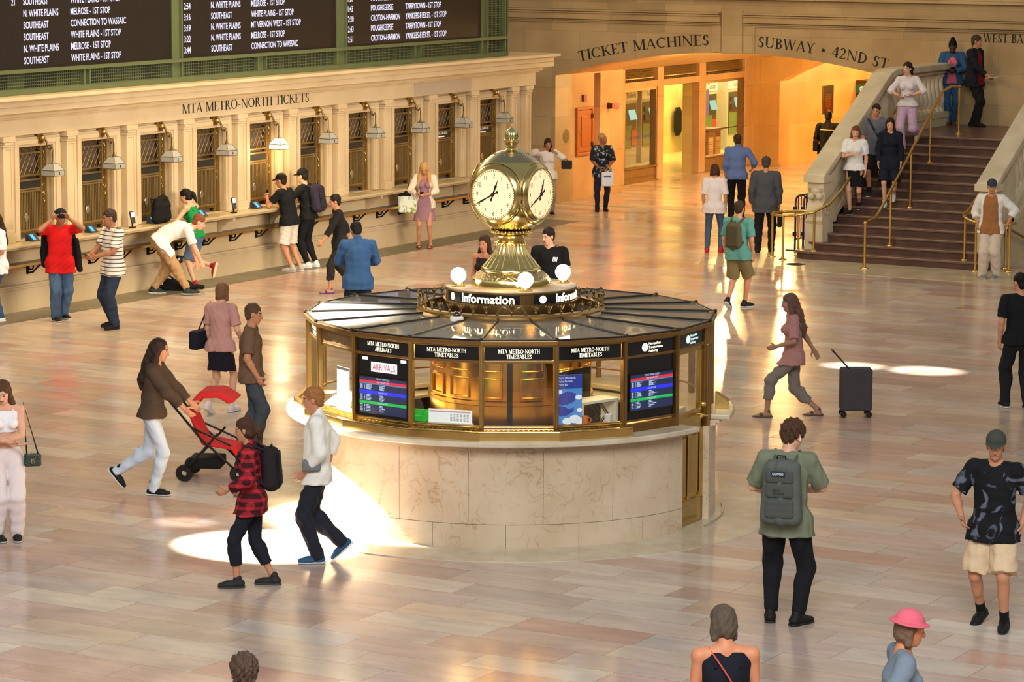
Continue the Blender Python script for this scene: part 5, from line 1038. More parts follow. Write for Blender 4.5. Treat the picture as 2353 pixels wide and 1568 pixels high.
def person(name_label, pos, face, H=1.72, skin=(198, 150, 118), fem=False, build=1.0, lean=0, twist=0, side=0, head=(0, 8, 0), feet=None, hands=None, drop=0.0, hair=('short', (40, 28, 20)), top=None, bottom=None, shoes=None, vox=.009, over=None,
           cap=None, extras=None, socks=None, grip=.5, group='people in the hall', hipshift=(0, 0), seed=None):
    """feet/hands: dict R/L -> position in metres for a 1.75 m figure (x right, y forward, z up); missing hands hang"""
    s = H/1.75; sd = seed if seed is not None else len(PEOPLE)+1; pos = Vector(pos)
    tc = Vector((-pos.x, -pos.y, 0)).normalized(); rt = Vector((-tc.y, tc.x, 0)); f = math.radians(face); hd = tc*math.cos(f)+rt*math.sin(f)
    rz = math.atan2(-hd.x, hd.y); root = thing('person', name_label, 'person', pos, rz, group); h = vox/s
    Rp = rotm(0, 0, 0); sh = .168 if fem else .188; sh *= (.5+.5*build); hip = .092
    hipc = V3(hipshift[0], hipshift[1], .93-drop); Rt = rotm(twist, lean, side); Rm = rotm(twist*.5, lean*.55, side*.5)
    up, fw, ri = Rt[:, 2], Rt[:, 1], Rt[:, 0]; um, fm, rm = Rm[:, 2], Rm[:, 1], Rm[:, 0]
    waist = hipc+um*.16; chest = waist+nrm(um+up)*.20; nb = chest+up*.20; shc = chest+up*.142
    HRm = Rt@rotm(head[0], head[1]-lean*.6, head[2]); hc = nb+(nrm(up+HRm[:, 2])*.075)+HRm[:, 2]*.085+HRm[:, 1]*.025
    J = dict(hipc=hipc, waist=waist, chest=chest, nb=nb, hc=hc, HR=HRm, Rt=Rt, Rm=Rm, s=s, root=root, up=up, fw=fw, ri=ri)
    feet = feet or {}; hands = hands or {}
    for sd_, sg in (('R', 1), ('L', -1)):
        S0 = shc+ri*(sh*sg); ft = feet.get(sd_, (.10*sg, 0, 0)); yaw = ft[3] if len(ft) > 3 else 6*sg*-1; pit = ft[4] if len(ft) > 4 else 0
        Rf = rotm(yaw, -pit, 0); an = V3(*ft[:3])+V3(0, 0, .085); hj = hipc+rm*(hip*sg)-V3(0, 0, .03)
        kn, an = ik(hj, an, .435, .425, Rf[:, 1]*1.0+fm*.6+V3(.12*sg, 0, 0))
        J[sd_+'hip'] = hj; J[sd_+'kn'] = kn; J[sd_+'an'] = an; J[sd_+'Rf'] = Rf; J[sd_+'sh'] = S0
        hp = hands.get(sd_); pole = V3(.5*sg, -.8, -.2)
        if hp is None: tgt = S0-V3(0, 0, .535)+ri*(.05*sg)+fw*.06
        else:
            tgt = V3(*hp[:3])
            if len(hp) > 3: pole = V3(*hp[3:6])
        el, wr = ik(S0, tgt, .295, .255, pole); J[sd_+'el'] = el; J[sd_+'wr'] = wr
    # ---- body
    B = Grid(); fl = (fw, .68); w = build; b = B
    bw = (.125 if fem else .14)*w; cw = (.128 if fem else .15)*w
    B.cone(hipc-rm*.06, hipc+rm*.06, .105*w, .105*w, .03, (fm, .95)); B.cone(hipc, waist, .13*w, bw*.92, .04, (fm, .75)); B.cone(waist, chest, bw*.92, cw, .04, (fw, .72)); B.cone(chest-ri*.05, chest+up*.10-ri*.07, .09*w, .08*w, .04, fl); B.cone(chest+ri*.05, chest+up*.10+ri*.07, .09*w, .08*w, .04, fl)
    if fem:
        for sg in (1, -1): B.ell(chest+ri*(.07*sg)+fw*.085+up*.0, (.058, .055, .058), None, .03)
    B.cone(J['Rsh'], J['Lsh'], .050, .050, .035); [B.cone(nb-up*.015, J[q+'sh']+up*.005, .046, .044, .03) for q in 'RL']; B.cone(nb-up*.03, hc-HRm[:, 2]*.06-HRm[:, 1]*.02, .056, .052, .03)
    hx = lambda x, y, z: hc+HRm@V3(x, y, z)
    B.ell(hx(0, -.014, .032), (.074, .094, .086), HRm, .02); B.ell(hx(0, .022, -.032), (.060, .068, .082), HRm, .025); B.ell(hx(0, .052, -.094), (.030, .028, .026), HRm, .03)
    B.cone(hx(0, .082, .008), hx(0, .104, -.034), .008, .0135, .012); B.cone(hx(-.03, .075, .022), hx(.03, .075, .022), .012, .012, .02)
    for sg in (1, -1): B.ell(hx(.076*sg, -.006, -.008), (.011, .022, .032), HRm, .008); B.ell(hx(.031*sg, .092, .002), (.016, .012, .010), HRm, .008, sub=True)
    B.cone(hx(-.018, .082, -.064), hx(.018, .082, -.064), .009, .009, .008)
    fist = {}
    for sd_, sg in (('R', 1), ('L', -1)):
        S0, el, wr = J[sd_+'sh'], J[sd_+'el'], J[sd_+'wr']; thin = .88 if fem else 1.0
        B.cone(S0, el, .054*thin*w**.5, .040*thin, .025); B.cone(el, el+(wr-el)*.35, .041*thin, .040*thin, .02); B.cone(el+(wr-el)*.3, wr, .040*thin, .027*thin, .02)
        d = nrm(wr-el); hh = hands.get(sd_); curl = hh[6] if hh is not None and len(hh) > 6 else grip
        inw = nrm(-ri*sg*.8+fw*.35-d*((-ri*sg*.8+fw*.35)@d)); sdv = np.cross(d, inw)*sg     # palm faces inward; sdv points to the little finger or thumb side
        if sdv@fw < 0: sdv = -sdv
        B.cone(wr, wr+d*.075, .030, .036, .012, (inw, .45)); B.cone(wr+d*.045-sdv*.012, wr+d*.075+sdv*.012, .028, .028, .01, (inw, .45))
        for i, (off, ln) in enumerate(((.028, .070), (.010, .078), (-.009, .073), (-.027, .058))):
            p0 = wr+d*.082+sdv*off; d1 = nrm(d*math.cos(curl*.7)+inw*math.sin(curl*.7)); d2 = nrm(d*math.cos(curl*1.6)+inw*math.sin(curl*1.6)); p1 = p0+d1*ln*.55; p2 = p1+d2*ln*.5
            B.cone(p0, p1, .0095, .0088, .004); B.cone(p1, p2, .0088, .0072, .004)
        t0 = wr+d*.022+sdv*.028; t1 = t0+nrm(sdv*.7+d*.6+inw*.25)*.045; t2 = t1+nrm(sdv*.15+d*.8+inw*(.3+curl*.3))*.035; B.cone(t0, t1, .015, .0115, .008); B.cone(t1, t2, .0115, .009, .004)
        J[sd_+'hand'] = wr+d*.09+inw*.025; J[sd_+'hd'] = d; J[sd_+'in'] = inw; J[sd_+'sdv'] = sdv
        hj, kn, an, Rf = J[sd_+'hip'], J[sd_+'kn'], J[sd_+'an'], J[sd_+'Rf']; lw = (.93 if fem else 1)*w**.5
        B.cone(hj+V3(0, 0, .0), kn, .088*lw, .055*lw, .03); B.cone(kn, an, .053*lw, .035*lw, .02); bk = -Rf[:, 1]; cm = kn+(an-kn)*.3; B.ell(cm+bk*.018, (.043*lw, .045*lw, .11), None, .03)
        B.cone(an-Rf[:, 2]*.05+Rf[:, 1]*-.03, an-Rf[:, 2]*.055+Rf[:, 1]*.10, .036, .030, .02, (Rf[:, 2], .8)); B.cone(an-Rf[:, 2]*.062+Rf[:, 1]*.09, an-Rf[:, 2]*.066+Rf[:, 1]*.145, .036, .028, .015, (Rf[:, 2], .6)); B.cone(an, an-Rf[:, 2]*.04, .036, .034, .02)
    V, F = B.mesh(h); C = V[F].mean(1); L = (C-hc)@HRm; mi = np.zeros(len(F), int); fr = L[:, 1] > .055
    mi[fr & (np.abs(L[:, 0]) < .024) & (np.abs(L[:, 2]+.064) < .010)] = 1
    ex = np.abs(np.abs(L[:, 0])-.031); mi[fr & (ex < .013) & (np.abs(L[:, 2]-.002) < .006)] = 2; mi[fr & (ex < .006) & (np.abs(L[:, 2]-.002) < .0065)] = 3; mi[fr & (ex < .017) & (np.abs(L[:, 2]-.027-.22*(.031-np.abs(L[:, 0]))) < .0032)] = 4
    sm = skinmat(skin); npmesh('body', V*s, F, None, root, [sm, FEAT['lip'], FEAT['eyew'], FEAT['eyed'], FEAT['brow']], mi)
    def put(name, G, mat, hh=h, wr=None):
        V, F = G.mesh(hh, wr)
        return npmesh(name, V*s, F, mat, root) if len(F) else None
    # ---- hair / cap
    if hair and hair[0] != 'bald':
        kind, hcol = hair; hm = pm('hair_%d_%d_%d' % hcol, S(*hcol), .62, noise=(70, .35), spec=.2); G = Grid(); hi = 1.0 if kind != 'curly' else 1.12
        G.ell(hx(0, -.022, .045), (.084*hi, .100*hi, .088*hi), HRm, .01); 
        if kind in ('long', 'longwavy', 'bun', 'pony', 'bob'): G.ell(hx(0, -.04, -.02), (.083, .075, .10), HRm, .03)
        else: G.ell(hx(0, -.055, -.015), (.072, .055, .075), HRm, .02)
        lw = .028 if kind != 'longwavy' else .036
        if kind in ('long', 'longwavy'):
            for sg in (1, -1):
                p0 = hx(.066*sg, -.01, -.0); p1 = hx(.078*sg, -.015, -.12); p2 = shc+ri*(.10*sg)+up*.03+fw*(.05 if kind == 'longwavy' else .0); p3 = chest+ri*(.115*sg)+fw*(.115 if kind == 'longwavy' else -.10)-up*(.02 if kind == 'longwavy' else .0)
                G.chain([p0, p1, p2, p3], [lw, lw*1.15, lw*1.1, lw*.55], .03)
            G.chain([hx(0, -.085, 0), nb-fw*.085+up*.0, chest-fw*.13, chest-fw*.125-up*.10], [.055, .062, .055, .03], .03)
        if kind == 'bob': [G.chain([hx(.068*sg, -.015, 0), hx(.076*sg, -.01, -.10)], [.03, .026], .02) for sg in (1, -1)]
        if kind == 'bun': G.ell(hx(0, -.055, .135), (.048, .048, .042), HRm, .01)
        if kind == 'pony': G.chain([hx(0, -.10, .03), hx(0, -.15, -.03), hx(0, -.14, -.18)], [.035, .04, .015], .02)
        G.ell(hx(0, .085, -.045), (.066, .075, .088), HRm, .01, sub=True)
        if kind == 'short': [G.ell(hx(.085*sg, .0, -.045), (.03, .045, .055), HRm, .01, sub=True) for sg in (1, -1)]
        put('hair', G, hm, h*.9, (.010, 150, sd) if kind in ('curly',) else (.004, 90, sd))
    if cap:
        G = Grid(); back = cap[2] if len(cap) > 2 else 1; cm = cloth('cap_%d_%d_%d' % cap[1], cap[1])
        G.ell(hx(0, -.018, .050), (.090, .108, .094), HRm, .01, clips=[(-HRm[:, 2], -(hc@HRm[:, 2])-.030)])
        if cap[0] == 'hat': G.cone(hx(0, -.02, .04), hx(0, -.015, .045), .145, .145, .01, (HRm[:, 2], .10))
        o = put('cap', G, cm)
        if cap[0] == 'cap': G = Grid(); G.cone(hx(-.03, .085*back-.01, .042), hx(.03, .085*back-.01, .042), .062, .062, .01, (HRm[:, 2], .14)); G.cone(hx(0, .10*back, .038), hx(0, .125*back, .030), .055, .045, .02, (HRm[:, 2], .14)); V, F = G.mesh(h*.8); o2 = npmesh('brim', V*s, F, cm, o)
    # ---- clothes
    def tn(p): return np.asarray(p, float)
    if bottom:
        kind, bc = bottom[0], bottom[1]; bm = cloth('%s_%d_%d_%d' % ((kind,)+bc), bc, bottom[3] if len(bottom) > 3 else .16); lo_ = bottom[2] if len(bottom) > 2 else .014; G = Grid(); top_ = hipc+um*.085; tc_ = (um, um@top_)
        if kind in ('trousers', 'jeans', 'shorts', 'capri', 'joggers'):
            G.cone(hipc-rm*.055, hipc+rm*.055, .109*w+lo_*.5, .109*w+lo_*.5, .03, (fm, .95), [tc_]); G.cone(hipc-um*.03, waist, .128*w+lo_*.4, bw*.95+lo_*.7, .03, (fm, .78), [tc_])
            for sd_, sg in (('R', 1), ('L', -1)):
                hj, kn, an = J[sd_+'hip'], J[sd_+'kn'], J[sd_+'an']; lw = (.93 if fem else 1)*w**.5; d2 = nrm(an-kn)
                if kind == 'shorts': d1 = nrm(kn-hj); e = hj+(kn-hj)*.93; G.cone(hj, kn, .090*lw+lo_*.65, .072*lw+lo_*2.2, .02, None, [(d1, d1@e)])
                else:
                    e = an+d2*({'capri': -.16, 'joggers': -.02}.get(kind, .035)); G.cone(hj, kn, .089*lw+lo_*.65, .060*lw+lo_*1.2, .02); an2 = an+d2*.03; G.cone(kn, an2, .060*lw+lo_*1.2, .040+lo_*(1.3 if kind != 'joggers' else .6), .02, None, [(d2, d2@e)]); G.ell(kn+(an-kn)*.3-J[sd_+'Rf'][:, 1]*.014, (.05*lw+lo_, .05*lw+lo_, .11), None, .03)
                    if kind == 'joggers': G.ell(an-d2*.06, (.052, .055, .035), None, .02)
            put(kind, G, bm, h, (.006, 34, sd))
        elif kind == 'skirt':
            L = bottom[4] if len(bottom) > 4 else .40; e = hipc-V3(0, 0, L)+V3(0, fm[1]*.0, 0); kc = (J['Rkn']+J['Lkn'])/2; e[:2] = hipc[:2]*.6+kc[:2]*.4; G.cone(top_-um*.03, hipc-V3(0, 0, .06), bw+.015, .155*w, .03, (fm, .80), [tc_]); G.cone(hipc-V3(0, 0, .05), e-V3(0, 0, .1), .152*w+lo_, .175*w+lo_*2, .03, (fm, .80), [(V3(0, 0, -1), -e[2])]); put('skirt', G, bm, h, (.008, 30, sd))
    def garment(top, gap=0, nm=None):
            kind, tc0 = top[0], top[1]; lo_ = top[2] if len(top) > 2 else .014; hem = top[3] if len(top) > 3 else .04; slv = top[4] if len(top) > 4 else .62; tm = top[5] if len(top) > 5 else cloth('%s_%d_%d_%d' % ((kind,)+tc0), tc0); G = Grid()
            e = hipc-um*hem; cl = [(-um, -(um@e))]; nk = nb+up*(.012 if kind not in ('tank', 'dress', 'croptop') else -.055)-fw*0; ncl = [(up+fw*.35, (up+fw*.35)@(nk+fw*.0))]
            if kind == 'croptop': cl = [(-up, -(up@(chest-up*.10)))]
            else:
                hwid = .128*w+lo_ if kind != 'dress' else .135*w+lo_; G.cone(hipc-um*(hem+.1), waist, hwid+.006*(not fem), bw*.95+lo_*1.2, .04, (fm, .82), cl); G.cone(hipc-rm*.055-um*.02, hipc+rm*.055-um*.02, .126*w+lo_, .126*w+lo_, .03, (fm, .98), cl); G.cone(hipc-rm*.092-um*(hem+.1), hipc+rm*.092-um*(hem+.1), .126*w+lo_*1.2, .126*w+lo_*1.2, .05, (fm, 1.0), cl)
            if kind not in ('croptop', 'tank', 'dress'): [G.cone(J[q+'hip'], J[q+'hip']+(J[q+'kn']-J[q+'hip'])*.5, .100*w**.5+lo_*1.05, .094*w**.5+lo_*1.1, .05, None, cl) for q in 'RL']
            G.cone(waist, chest, bw*.93+lo_*1.1, cw+lo_, .04, (fw, .78), cl+ncl); G.cone(chest-ri*.05, chest+up*.10-ri*.07, .093*w+lo_, .084*w+lo_*.8, .04, (fw, .74), cl+ncl); G.cone(chest+ri*.05, chest+up*.10+ri*.07, .093*w+lo_, .084*w+lo_*.8, .04, (fw, .74), cl+ncl)
            if fem: [G.ell(chest+ri*(.07*sg)+fw*.085, (.058+lo_*.7,)*3, None, .03, ncl) for sg in (1, -1)]
            if kind == 'dress': L = slv if slv > 1 else 0; dl = top[6] if len(top) > 6 else .42; z = hipc[2]-dl; G.cone(hipc-um*.02, V3(hipc[0], hipc[1], z-.1), .172*w, .245*w, .04, (fm, .80), [(V3(0, 0, -1), -z)])
            if kind not in ('tank', 'croptop', 'dress'):
                G.cone(J['Rsh'], J['Lsh'], .052+lo_*.45, .052+lo_*.45, .035); [G.cone(nb-up*.02, J[q+'sh']+up*.004, .048+lo_*.35, .046+lo_*.4, .03, None, ncl) for q in 'RL']
                for sd_ in 'RL':
                    S0, el, wr = J[sd_+'sh'], J[sd_+'el'], J[sd_+'wr']; d1, d2 = nrm(el-S0), nrm(wr-el); fs = lo_*.8
                    if slv <= 1: q = S0+(el-S0)*slv; G.cone(S0, el, .053*w**.5+fs, .048+fs*1.3, .02, None, [(d1, d1@q)])
                    else: q = el+(wr-el)*(slv-1); G.cone(S0, el, .053*w**.5+fs, .046+fs, .02); G.cone(el, wr, .047+fs, .034+fs*.8, .02, None, [(d2, d2@q)])
            if kind in ('shirt', 'jacket'): G.cone(nb-up*.035, nb+up*.035, .070, .062, .02)
            G.cone(nb-up*.05, hc-HRm[:, 2]*.05, .058, .055, .006, sub=True)
            if gap: G.cone(nb+fw*.17, hipc-um*(hem+.15)+fm*.24, gap, gap*1.5, .01, sub=True)
            ob = put('dress' if kind == 'dress' else {'tee': 't_shirt', 'shirt': 'shirt', 'jacket': 'jacket', 'tank': 'tank_top', 'croptop': 'crop_top', 'blazer': 'suit_jacket'}[kind], G, tm, h, (.005 if kind != 'croptop' else .001, 36, sd+5))
            J['top'] = ob
            if nm and ob: ob.name = nm
            if kind in ('tank', 'croptop', 'dress'):
                m = Grid()
                for sg in (1, -1): m.chain([chest+up*.06+ri*.085*sg+fw*(.10*w), shc+up*.055+ri*.095*sg+fw*.01, chest+up*.07+ri*.085*sg-fw*(.085*w)], [.012]*3, .01)
                put('strap', m, tm, h*.8)
    if top: garment(top)
    if over: garment(over[0], over[1])
    if shoes:
        kind, sc = shoes[0], shoes[1]; sole = shoes[2] if len(shoes) > 2 else (215, 212, 205); shm = cloth('shoe_%d_%d_%d' % sc, sc, .1, .6); som = pm('sole_%d_%d_%d' % sole, S(*sole), .6)
        for sd_, sg in (('R', 1), ('L', -1)):
            an, Rf = J[sd_+'an'], J[sd_+'Rf']; f_, u_ = Rf[:, 1], Rf[:, 2]; g = an-u_*.085; G = Grid(); cb = [(-u_, -(u_@(g+u_*.012)))]
            if kind == 'sandal':
                G.cone(g+u_*.035+f_*.08-Rf[:, 0]*.03, g+u_*.035+f_*.08+Rf[:, 0]*.03, .026, .026, .01); G.cone(g+u_*.085-f_*.02-Rf[:, 0]*.02, g+u_*.085-f_*.02+Rf[:, 0]*.02, .026, .026, .01)
            else:
                G.cone(g+u_*.045-f_*.035, g+u_*.038+f_*.10, .047, .045, .02, (u_, .9), cb); G.cone(g+u_*.036+f_*.08, g+u_*.030+f_*.158, .047, .040, .02, (u_, .75), cb); G.cone(g+u_*.05-f_*.01, g+u_*(.10 if kind != 'boot' else .15)-f_*.005, .045, .044, .02, None, cb)
            so = put('shoe', G, shm, h*.9)
            G = Grid(); G.cone(g+u_*.013-f_*.04, g+u_*.013+f_*.10, .049, .047, .01, (u_, .30), [(-u_, -(u_@g))]); G.cone(g+u_*.013+f_*.09, g+u_*.013+f_*.165, .047, .040, .01, (u_, .30), [(-u_, -(u_@g))]); V, F = G.mesh(h*.75); npmesh('sole', V*s, F, som, so)
            if socks: G = Grid(); d2 = nrm(J[sd_+'an']-J[sd_+'kn']); q = an-d2*socks[1]; G.cone(an-d2*(socks[1]+.05), an, .046, .041, .01, None, [(-d2, -(d2@q))]); put('sock', G, cloth('sock_%d_%d_%d' % socks[0], socks[0]), h)
    J['put'] = put; J['W'] = lambda p: root.matrix_basis@(Vector(np.asarray(p, float)*s)); J['h'] = h; PEOPLE.append(J)
    J['yaw'] = rz; J['shc'] = shc; J['grid'] = Grid
    return J
def carried(name, label, cat, J, p, rz=0, group=None):
    t = thing(name, label, cat, J['W'](p), J['yaw']+math.radians(rz), group); return t
def phone(J, sd, lab, lit=True, tilt=60, yaw=0):
    t = carried('phone', lab, 'phone', J, J[sd+'hand'], yaw, 'phones in hands'); m = MB(); a = math.radians(tilt); ay = (0, -math.cos(a)*-1, math.sin(a)); az = (0, -math.sin(a), math.cos(a))
    m.obx((0, 0, .02), (1, 0, 0), ay, az, .036, .072, .005); m.build('case', BLACK, t, bevel=.003); m = MB(); c = Vector(az)*.0056+Vector((0, 0, .02)); m.obx(c, (1, 0, 0), ay, az, .032, .066, .0006); m.build('screen', emi('phone_screen', (.75, .82, 1), 1.2) if lit else BLACK, t); return t
def backpack(label, J, cols, size=(.15, .09, .23), off=.0, tilt=0):
    c = J['chest']-J['fw']*(.135+size[1]*.75)-J['up']*(.06+off); t = thing('backpack', label, 'backpack', J['W'](c), J['yaw'], 'bags carried by people'); R = J['Rt']; s = J['s']
    def g2o(G, name, mat, par=t, wr=None): V, F = G.mesh(.008, wr); return npmesh(name, (V@R.T)*s, F, mat, par)
    a, b, d = size; G = Grid()
    for x in (-1, 1): G.cone((x*(a-.06), 0, -d+.07), (x*(a-.075), .0, d-.08), .075, .07, .05, ((0, 1, 0), b/.08))
    G.cone((0, 0, -d+.07), (0, 0, d-.07), .085, .08, .05, ((0, 1, 0), b/.075)); bm = cloth('bag_%d_%d_%d' % cols, cols); bd_ = g2o(G, 'bag_body', bm, wr=(.003, 40, 3))
    for z, hh, rr in ((-d*.45, .05, .035), (d*.1, .035, .03), (d*.52, .03, .028)):
        G = Grid(); [G.cone((-a*.55, -b-.002, z-dz), (a*.55, -b-.002, z-dz), rr, rr, .02, ((0, 1, 0), .55)) for dz in (-hh, 0, hh)]; g2o(G, 'pocket', cloth('bag2_%d_%d_%d' % cols, tuple(int(c*.85) for c in cols)))
    m = MB(); m.tube([(-.04, -b*.3, d-.02), (-.035, -b*.3, d+.03), (.035, -b*.3, d+.03), (.04, -b*.3, d-.02)], .008, 6); m.v = [tuple(R@np.array(q)*s) for q in m.v]; m.build('grab_handle', BLACK, t)
    inv = np.linalg.inv(R)
    for sg in (1, -1):
        p = [c+J['ri']*sg*.07+J['up']*.18, J['shc']+J['ri']*sg*.105+J['up']*.078, J['shc']+J['ri']*sg*.115+J['fw']*.125-J['up']*.05, J['chest']+J['ri']*sg*.135+J['fw']*.10-J['up']*.08, c+J['ri']*sg*.12-J['up']*.15+J['fw']*.05]
        m = MB(); m.tube([Vector((q-c)*s) for q in p], .017, 6); m.build('shoulder_strap', bm, t, smooth=60)
    return t
# ---------------------------------------------------------------- patterned cloth
def patt(name, c1, c2, kind, sc=1.0):
    m = pm('cloth_'+name, S(*c1), .85, spec=.25); t = m.node_tree; p = t.nodes['Principled BSDF']; L = t.links.new; tc = N(t, 'ShaderNodeTexCoord'); mx = N(t, 'ShaderNodeMix', data_type='RGBA'); mx.inputs[6].default_value = (*S(*c1), 1); mx.inputs[7].default_value = (*S(*c2), 1)
    if kind == 'stripe':
        sp = N(t, 'ShaderNodeSeparateXYZ'); L(tc.outputs['Object'], sp.inputs[0]); a = N(t, 'ShaderNodeMath', operation='MULTIPLY'); a.inputs[1].default_value = sc; L(sp.outputs[2], a.inputs[0]); f = N(t, 'ShaderNodeMath', operation='FRACT'); L(a.outputs[0], f.inputs[0]); g = N(t, 'ShaderNodeMath', operation='LESS_THAN'); g.inputs[1].default_value = .26; L(f.outputs[0], g.inputs[0]); L(g.outputs[0], mx.inputs[0])
    elif kind == 'plaid':
        sp = N(t, 'ShaderNodeSeparateXYZ'); L(tc.outputs['Object'], sp.inputs[0]); o = []
        for i in (0, 2): a = N(t, 'ShaderNodeMath', operation='MULTIPLY'); a.inputs[1].default_value = sc; L(sp.outputs[i], a.inputs[0]); f = N(t, 'ShaderNodeMath', operation='FRACT'); L(a.outputs[0], f.inputs[0]); g = N(t, 'ShaderNodeMath', operation='LESS_THAN'); g.inputs[1].default_value = .4; L(f.outputs[0], g.inputs[0]); o.append(g)
        a = N(t, 'ShaderNodeMath', operation='MULTIPLY_ADD'); L(o[0].outputs[0], a.inputs[0]); a.inputs[1].default_value = .5; b = N(t, 'ShaderNodeMath', operation='MULTIPLY'); L(o[1].outputs[0], b.inputs[0]); b.inputs[1].default_value = .5; L(b.outputs[0], a.inputs[2]); L(a.outputs[0], mx.inputs[0])
    else:
        n = N(t, 'ShaderNodeTexNoise'); n.inputs['Scale'].default_value = sc; n.inputs['Detail'].default_value = 4; n.inputs['Distortion'].default_value = 1.5; L(tc.outputs['Object'], n.inputs['Vector']); r = N(t, 'ShaderNodeMapRange'); r.inputs[1].default_value = .54; r.inputs[2].default_value = .60; L(n.outputs[0], r.inputs[0]); L(r.outputs[0], mx.inputs[0])
    L(mx.outputs[2], p.inputs['Base Color']); return m
NVY, BLK, WHI, JNS, DJN = (26, 28, 44), (16, 16, 18), (226, 220, 212), (74, 98, 128), (34, 46, 66)
TAN, FAIR, BRN, OLV = (186, 130, 98), (214, 162, 132), (70, 44, 34), (160, 108, 78)
def on_stairs(px, py):                      # the tread nearest to what the pixel shows
    best = min(range(NS), key=lambda k: abs(at(px, py, RS*(k+1)).y-(VS+TR*(k+.5)))); y = VS+TR*(best+.5); d = ray(px, py); t = y/d[1]
    return Vector((t*d[0], y, RS*(best+1)))
def local(J, m): return m
def handbag(label, J, p, size, mat, strap=None, name='handbag', rz=0, strapmat=None, flare=1.0):
    t = carried(name, label, 'bag', J, p, rz, 'bags carried by people'); a, b, c = size; m = MB()
    m.add([(x*a*(flare if z > 0 else 1), y*b, z*c) for x, y, z in [(i, j, k) for i in (-1, 1) for j in (-1, 1) for k in (-1, 1)]], [(0, 1, 3, 2), (4, 6, 7, 5), (0, 4, 5, 1), (2, 3, 7, 6), (0, 2, 6, 4), (1, 5, 7, 3)]); m.build('bag_body', mat, t, bevel=min(a, b, c)*.45)
    if strap:
        c0 = J['W'](p); M_ = Matrix.Rotation(-(J['yaw']+math.radians(rz)), 3, 'Z'); m = MB(); m.tube([M_@(J['W'](q)-c0) for q in strap], .009, 6); m.build('strap', strapmat or mat, t, smooth=60)
    return t
DENIM = pm('denim_blue', S(46, 84, 128), .85, noise=(40, .25)); DENIMJ = pm('denim_jacket', S(38, 78, 118), .85, noise=(40, .25))
# 1 red shirt man
J = person('person in a red t-shirt and black cap raising both hands to the head', at(140, 736), 8, 1.72, OLV, build=1.12, head=(12, 26, 0), hands=dict(R=(.15, .17, 1.60, .8, .5, -.5), L=(-.13, .19, 1.62, -.8, .5, -.5)), feet=dict(R=(.10, .10, 0, 10), L=(-.06, -.16, 0, 25)), top=('tee', (206, 24, 26), .026, .16, .75), bottom=('jeans', JNS, .024), shoes=('shoe', (32, 28, 26)), cap=('cap', (28, 30, 34), -1), vox=.008)
G = Grid(); c = J['chest']
for sg in (-1, 1): G.chain([c+V3(.20*sg, -.10, .05), c+V3(.22*sg, -.08, -.22), c+V3(.215*sg, -.07, -.40)], [.06, .08, .065], .03, (V3(0, 1, 0), .5))
G.chain([c+V3(-.2, -.13, .08), c+V3(.2, -.13, .08)], [.06, .06], .03); G.chain([c+V3(-.27, -.04, -.05), c+V3(-.30, -.03, -.35), c+V3(-.31, -.02, -.50)], [.05, .045, .045], .02)
J['put']('draped_jacket', G, cloth('black_jacket', BLK), .008, (.005, 30, 4))
m = MB(); m.obx(J['Rkn']*J['s']+np.array([.0, .055, -.02]), (1, 0, 0), (0, 1, 0), (0, 0, 1), .045, .02, .018); m.build('ripped_knee', pm('torn_denim', S(70, 62, 56), .9), J['root'], bevel=.01)
# 2 striped man
J = person('person in a white striped t-shirt and dark jeans holding a phone at the waist', at(262, 754), -62, 1.79, OLV, build=1.08, head=(-10, 12, 0), hands=dict(L=(-.12, .34, 1.10, -.6, -.7, -.2, .9), R=(.06, .36, 1.10, .6, -.6, -.3, .9)), feet=dict(R=(.12, -.06, 0, -10), L=(-.14, .06, 0, 15)), hair=('short', (62, 48, 40)), top=('tee', WHI, .022, .12, .8, patt('striped', (224, 216, 206), (72, 70, 78), 'stripe', 17)), bottom=('jeans', (40, 50, 68), .022), shoes=('shoe', (24, 20, 20), (30, 26, 24)), vox=.008)
phone(J, 'R', 'phone held at waist height by the striped t-shirt man', False, 25)
# 3 left edge woman, 4 green tank woman
person('person in a loose white top and blue jeans cut by the left edge', at(-3, 738), -70, 1.66, TAN, True, hair=('long', (50, 34, 24)), hands=dict(L=(-.16, .22, 1.02)), top=('tee', (228, 224, 226), .035, .13, .9), bottom=('jeans', (52, 80, 116), .012), shoes=('shoe', (226, 222, 216)))
pg = Vector((-30.08, at(441, 660).y, 0)); J = person('person in a green tank top leaning on the ticket counter', pg, -118, 1.66, FAIR, True, lean=16, head=(14, 20, 0), hands=dict(L=(-.16, .42, 1.14, -.7, -.6, 0), R=(.10, .46, 1.16, .6, -.7, 0)), feet=dict(L=(-.05, .02, 0), R=(.10, -.26, .30, 0, -75)), hair=('pony', (26, 20, 18)), top=('tank', (22, 128, 62), .006, .03), bottom=('shorts', (86, 110, 140), .010), shoes=('shoe', (150, 34, 34), (222, 206, 170)))
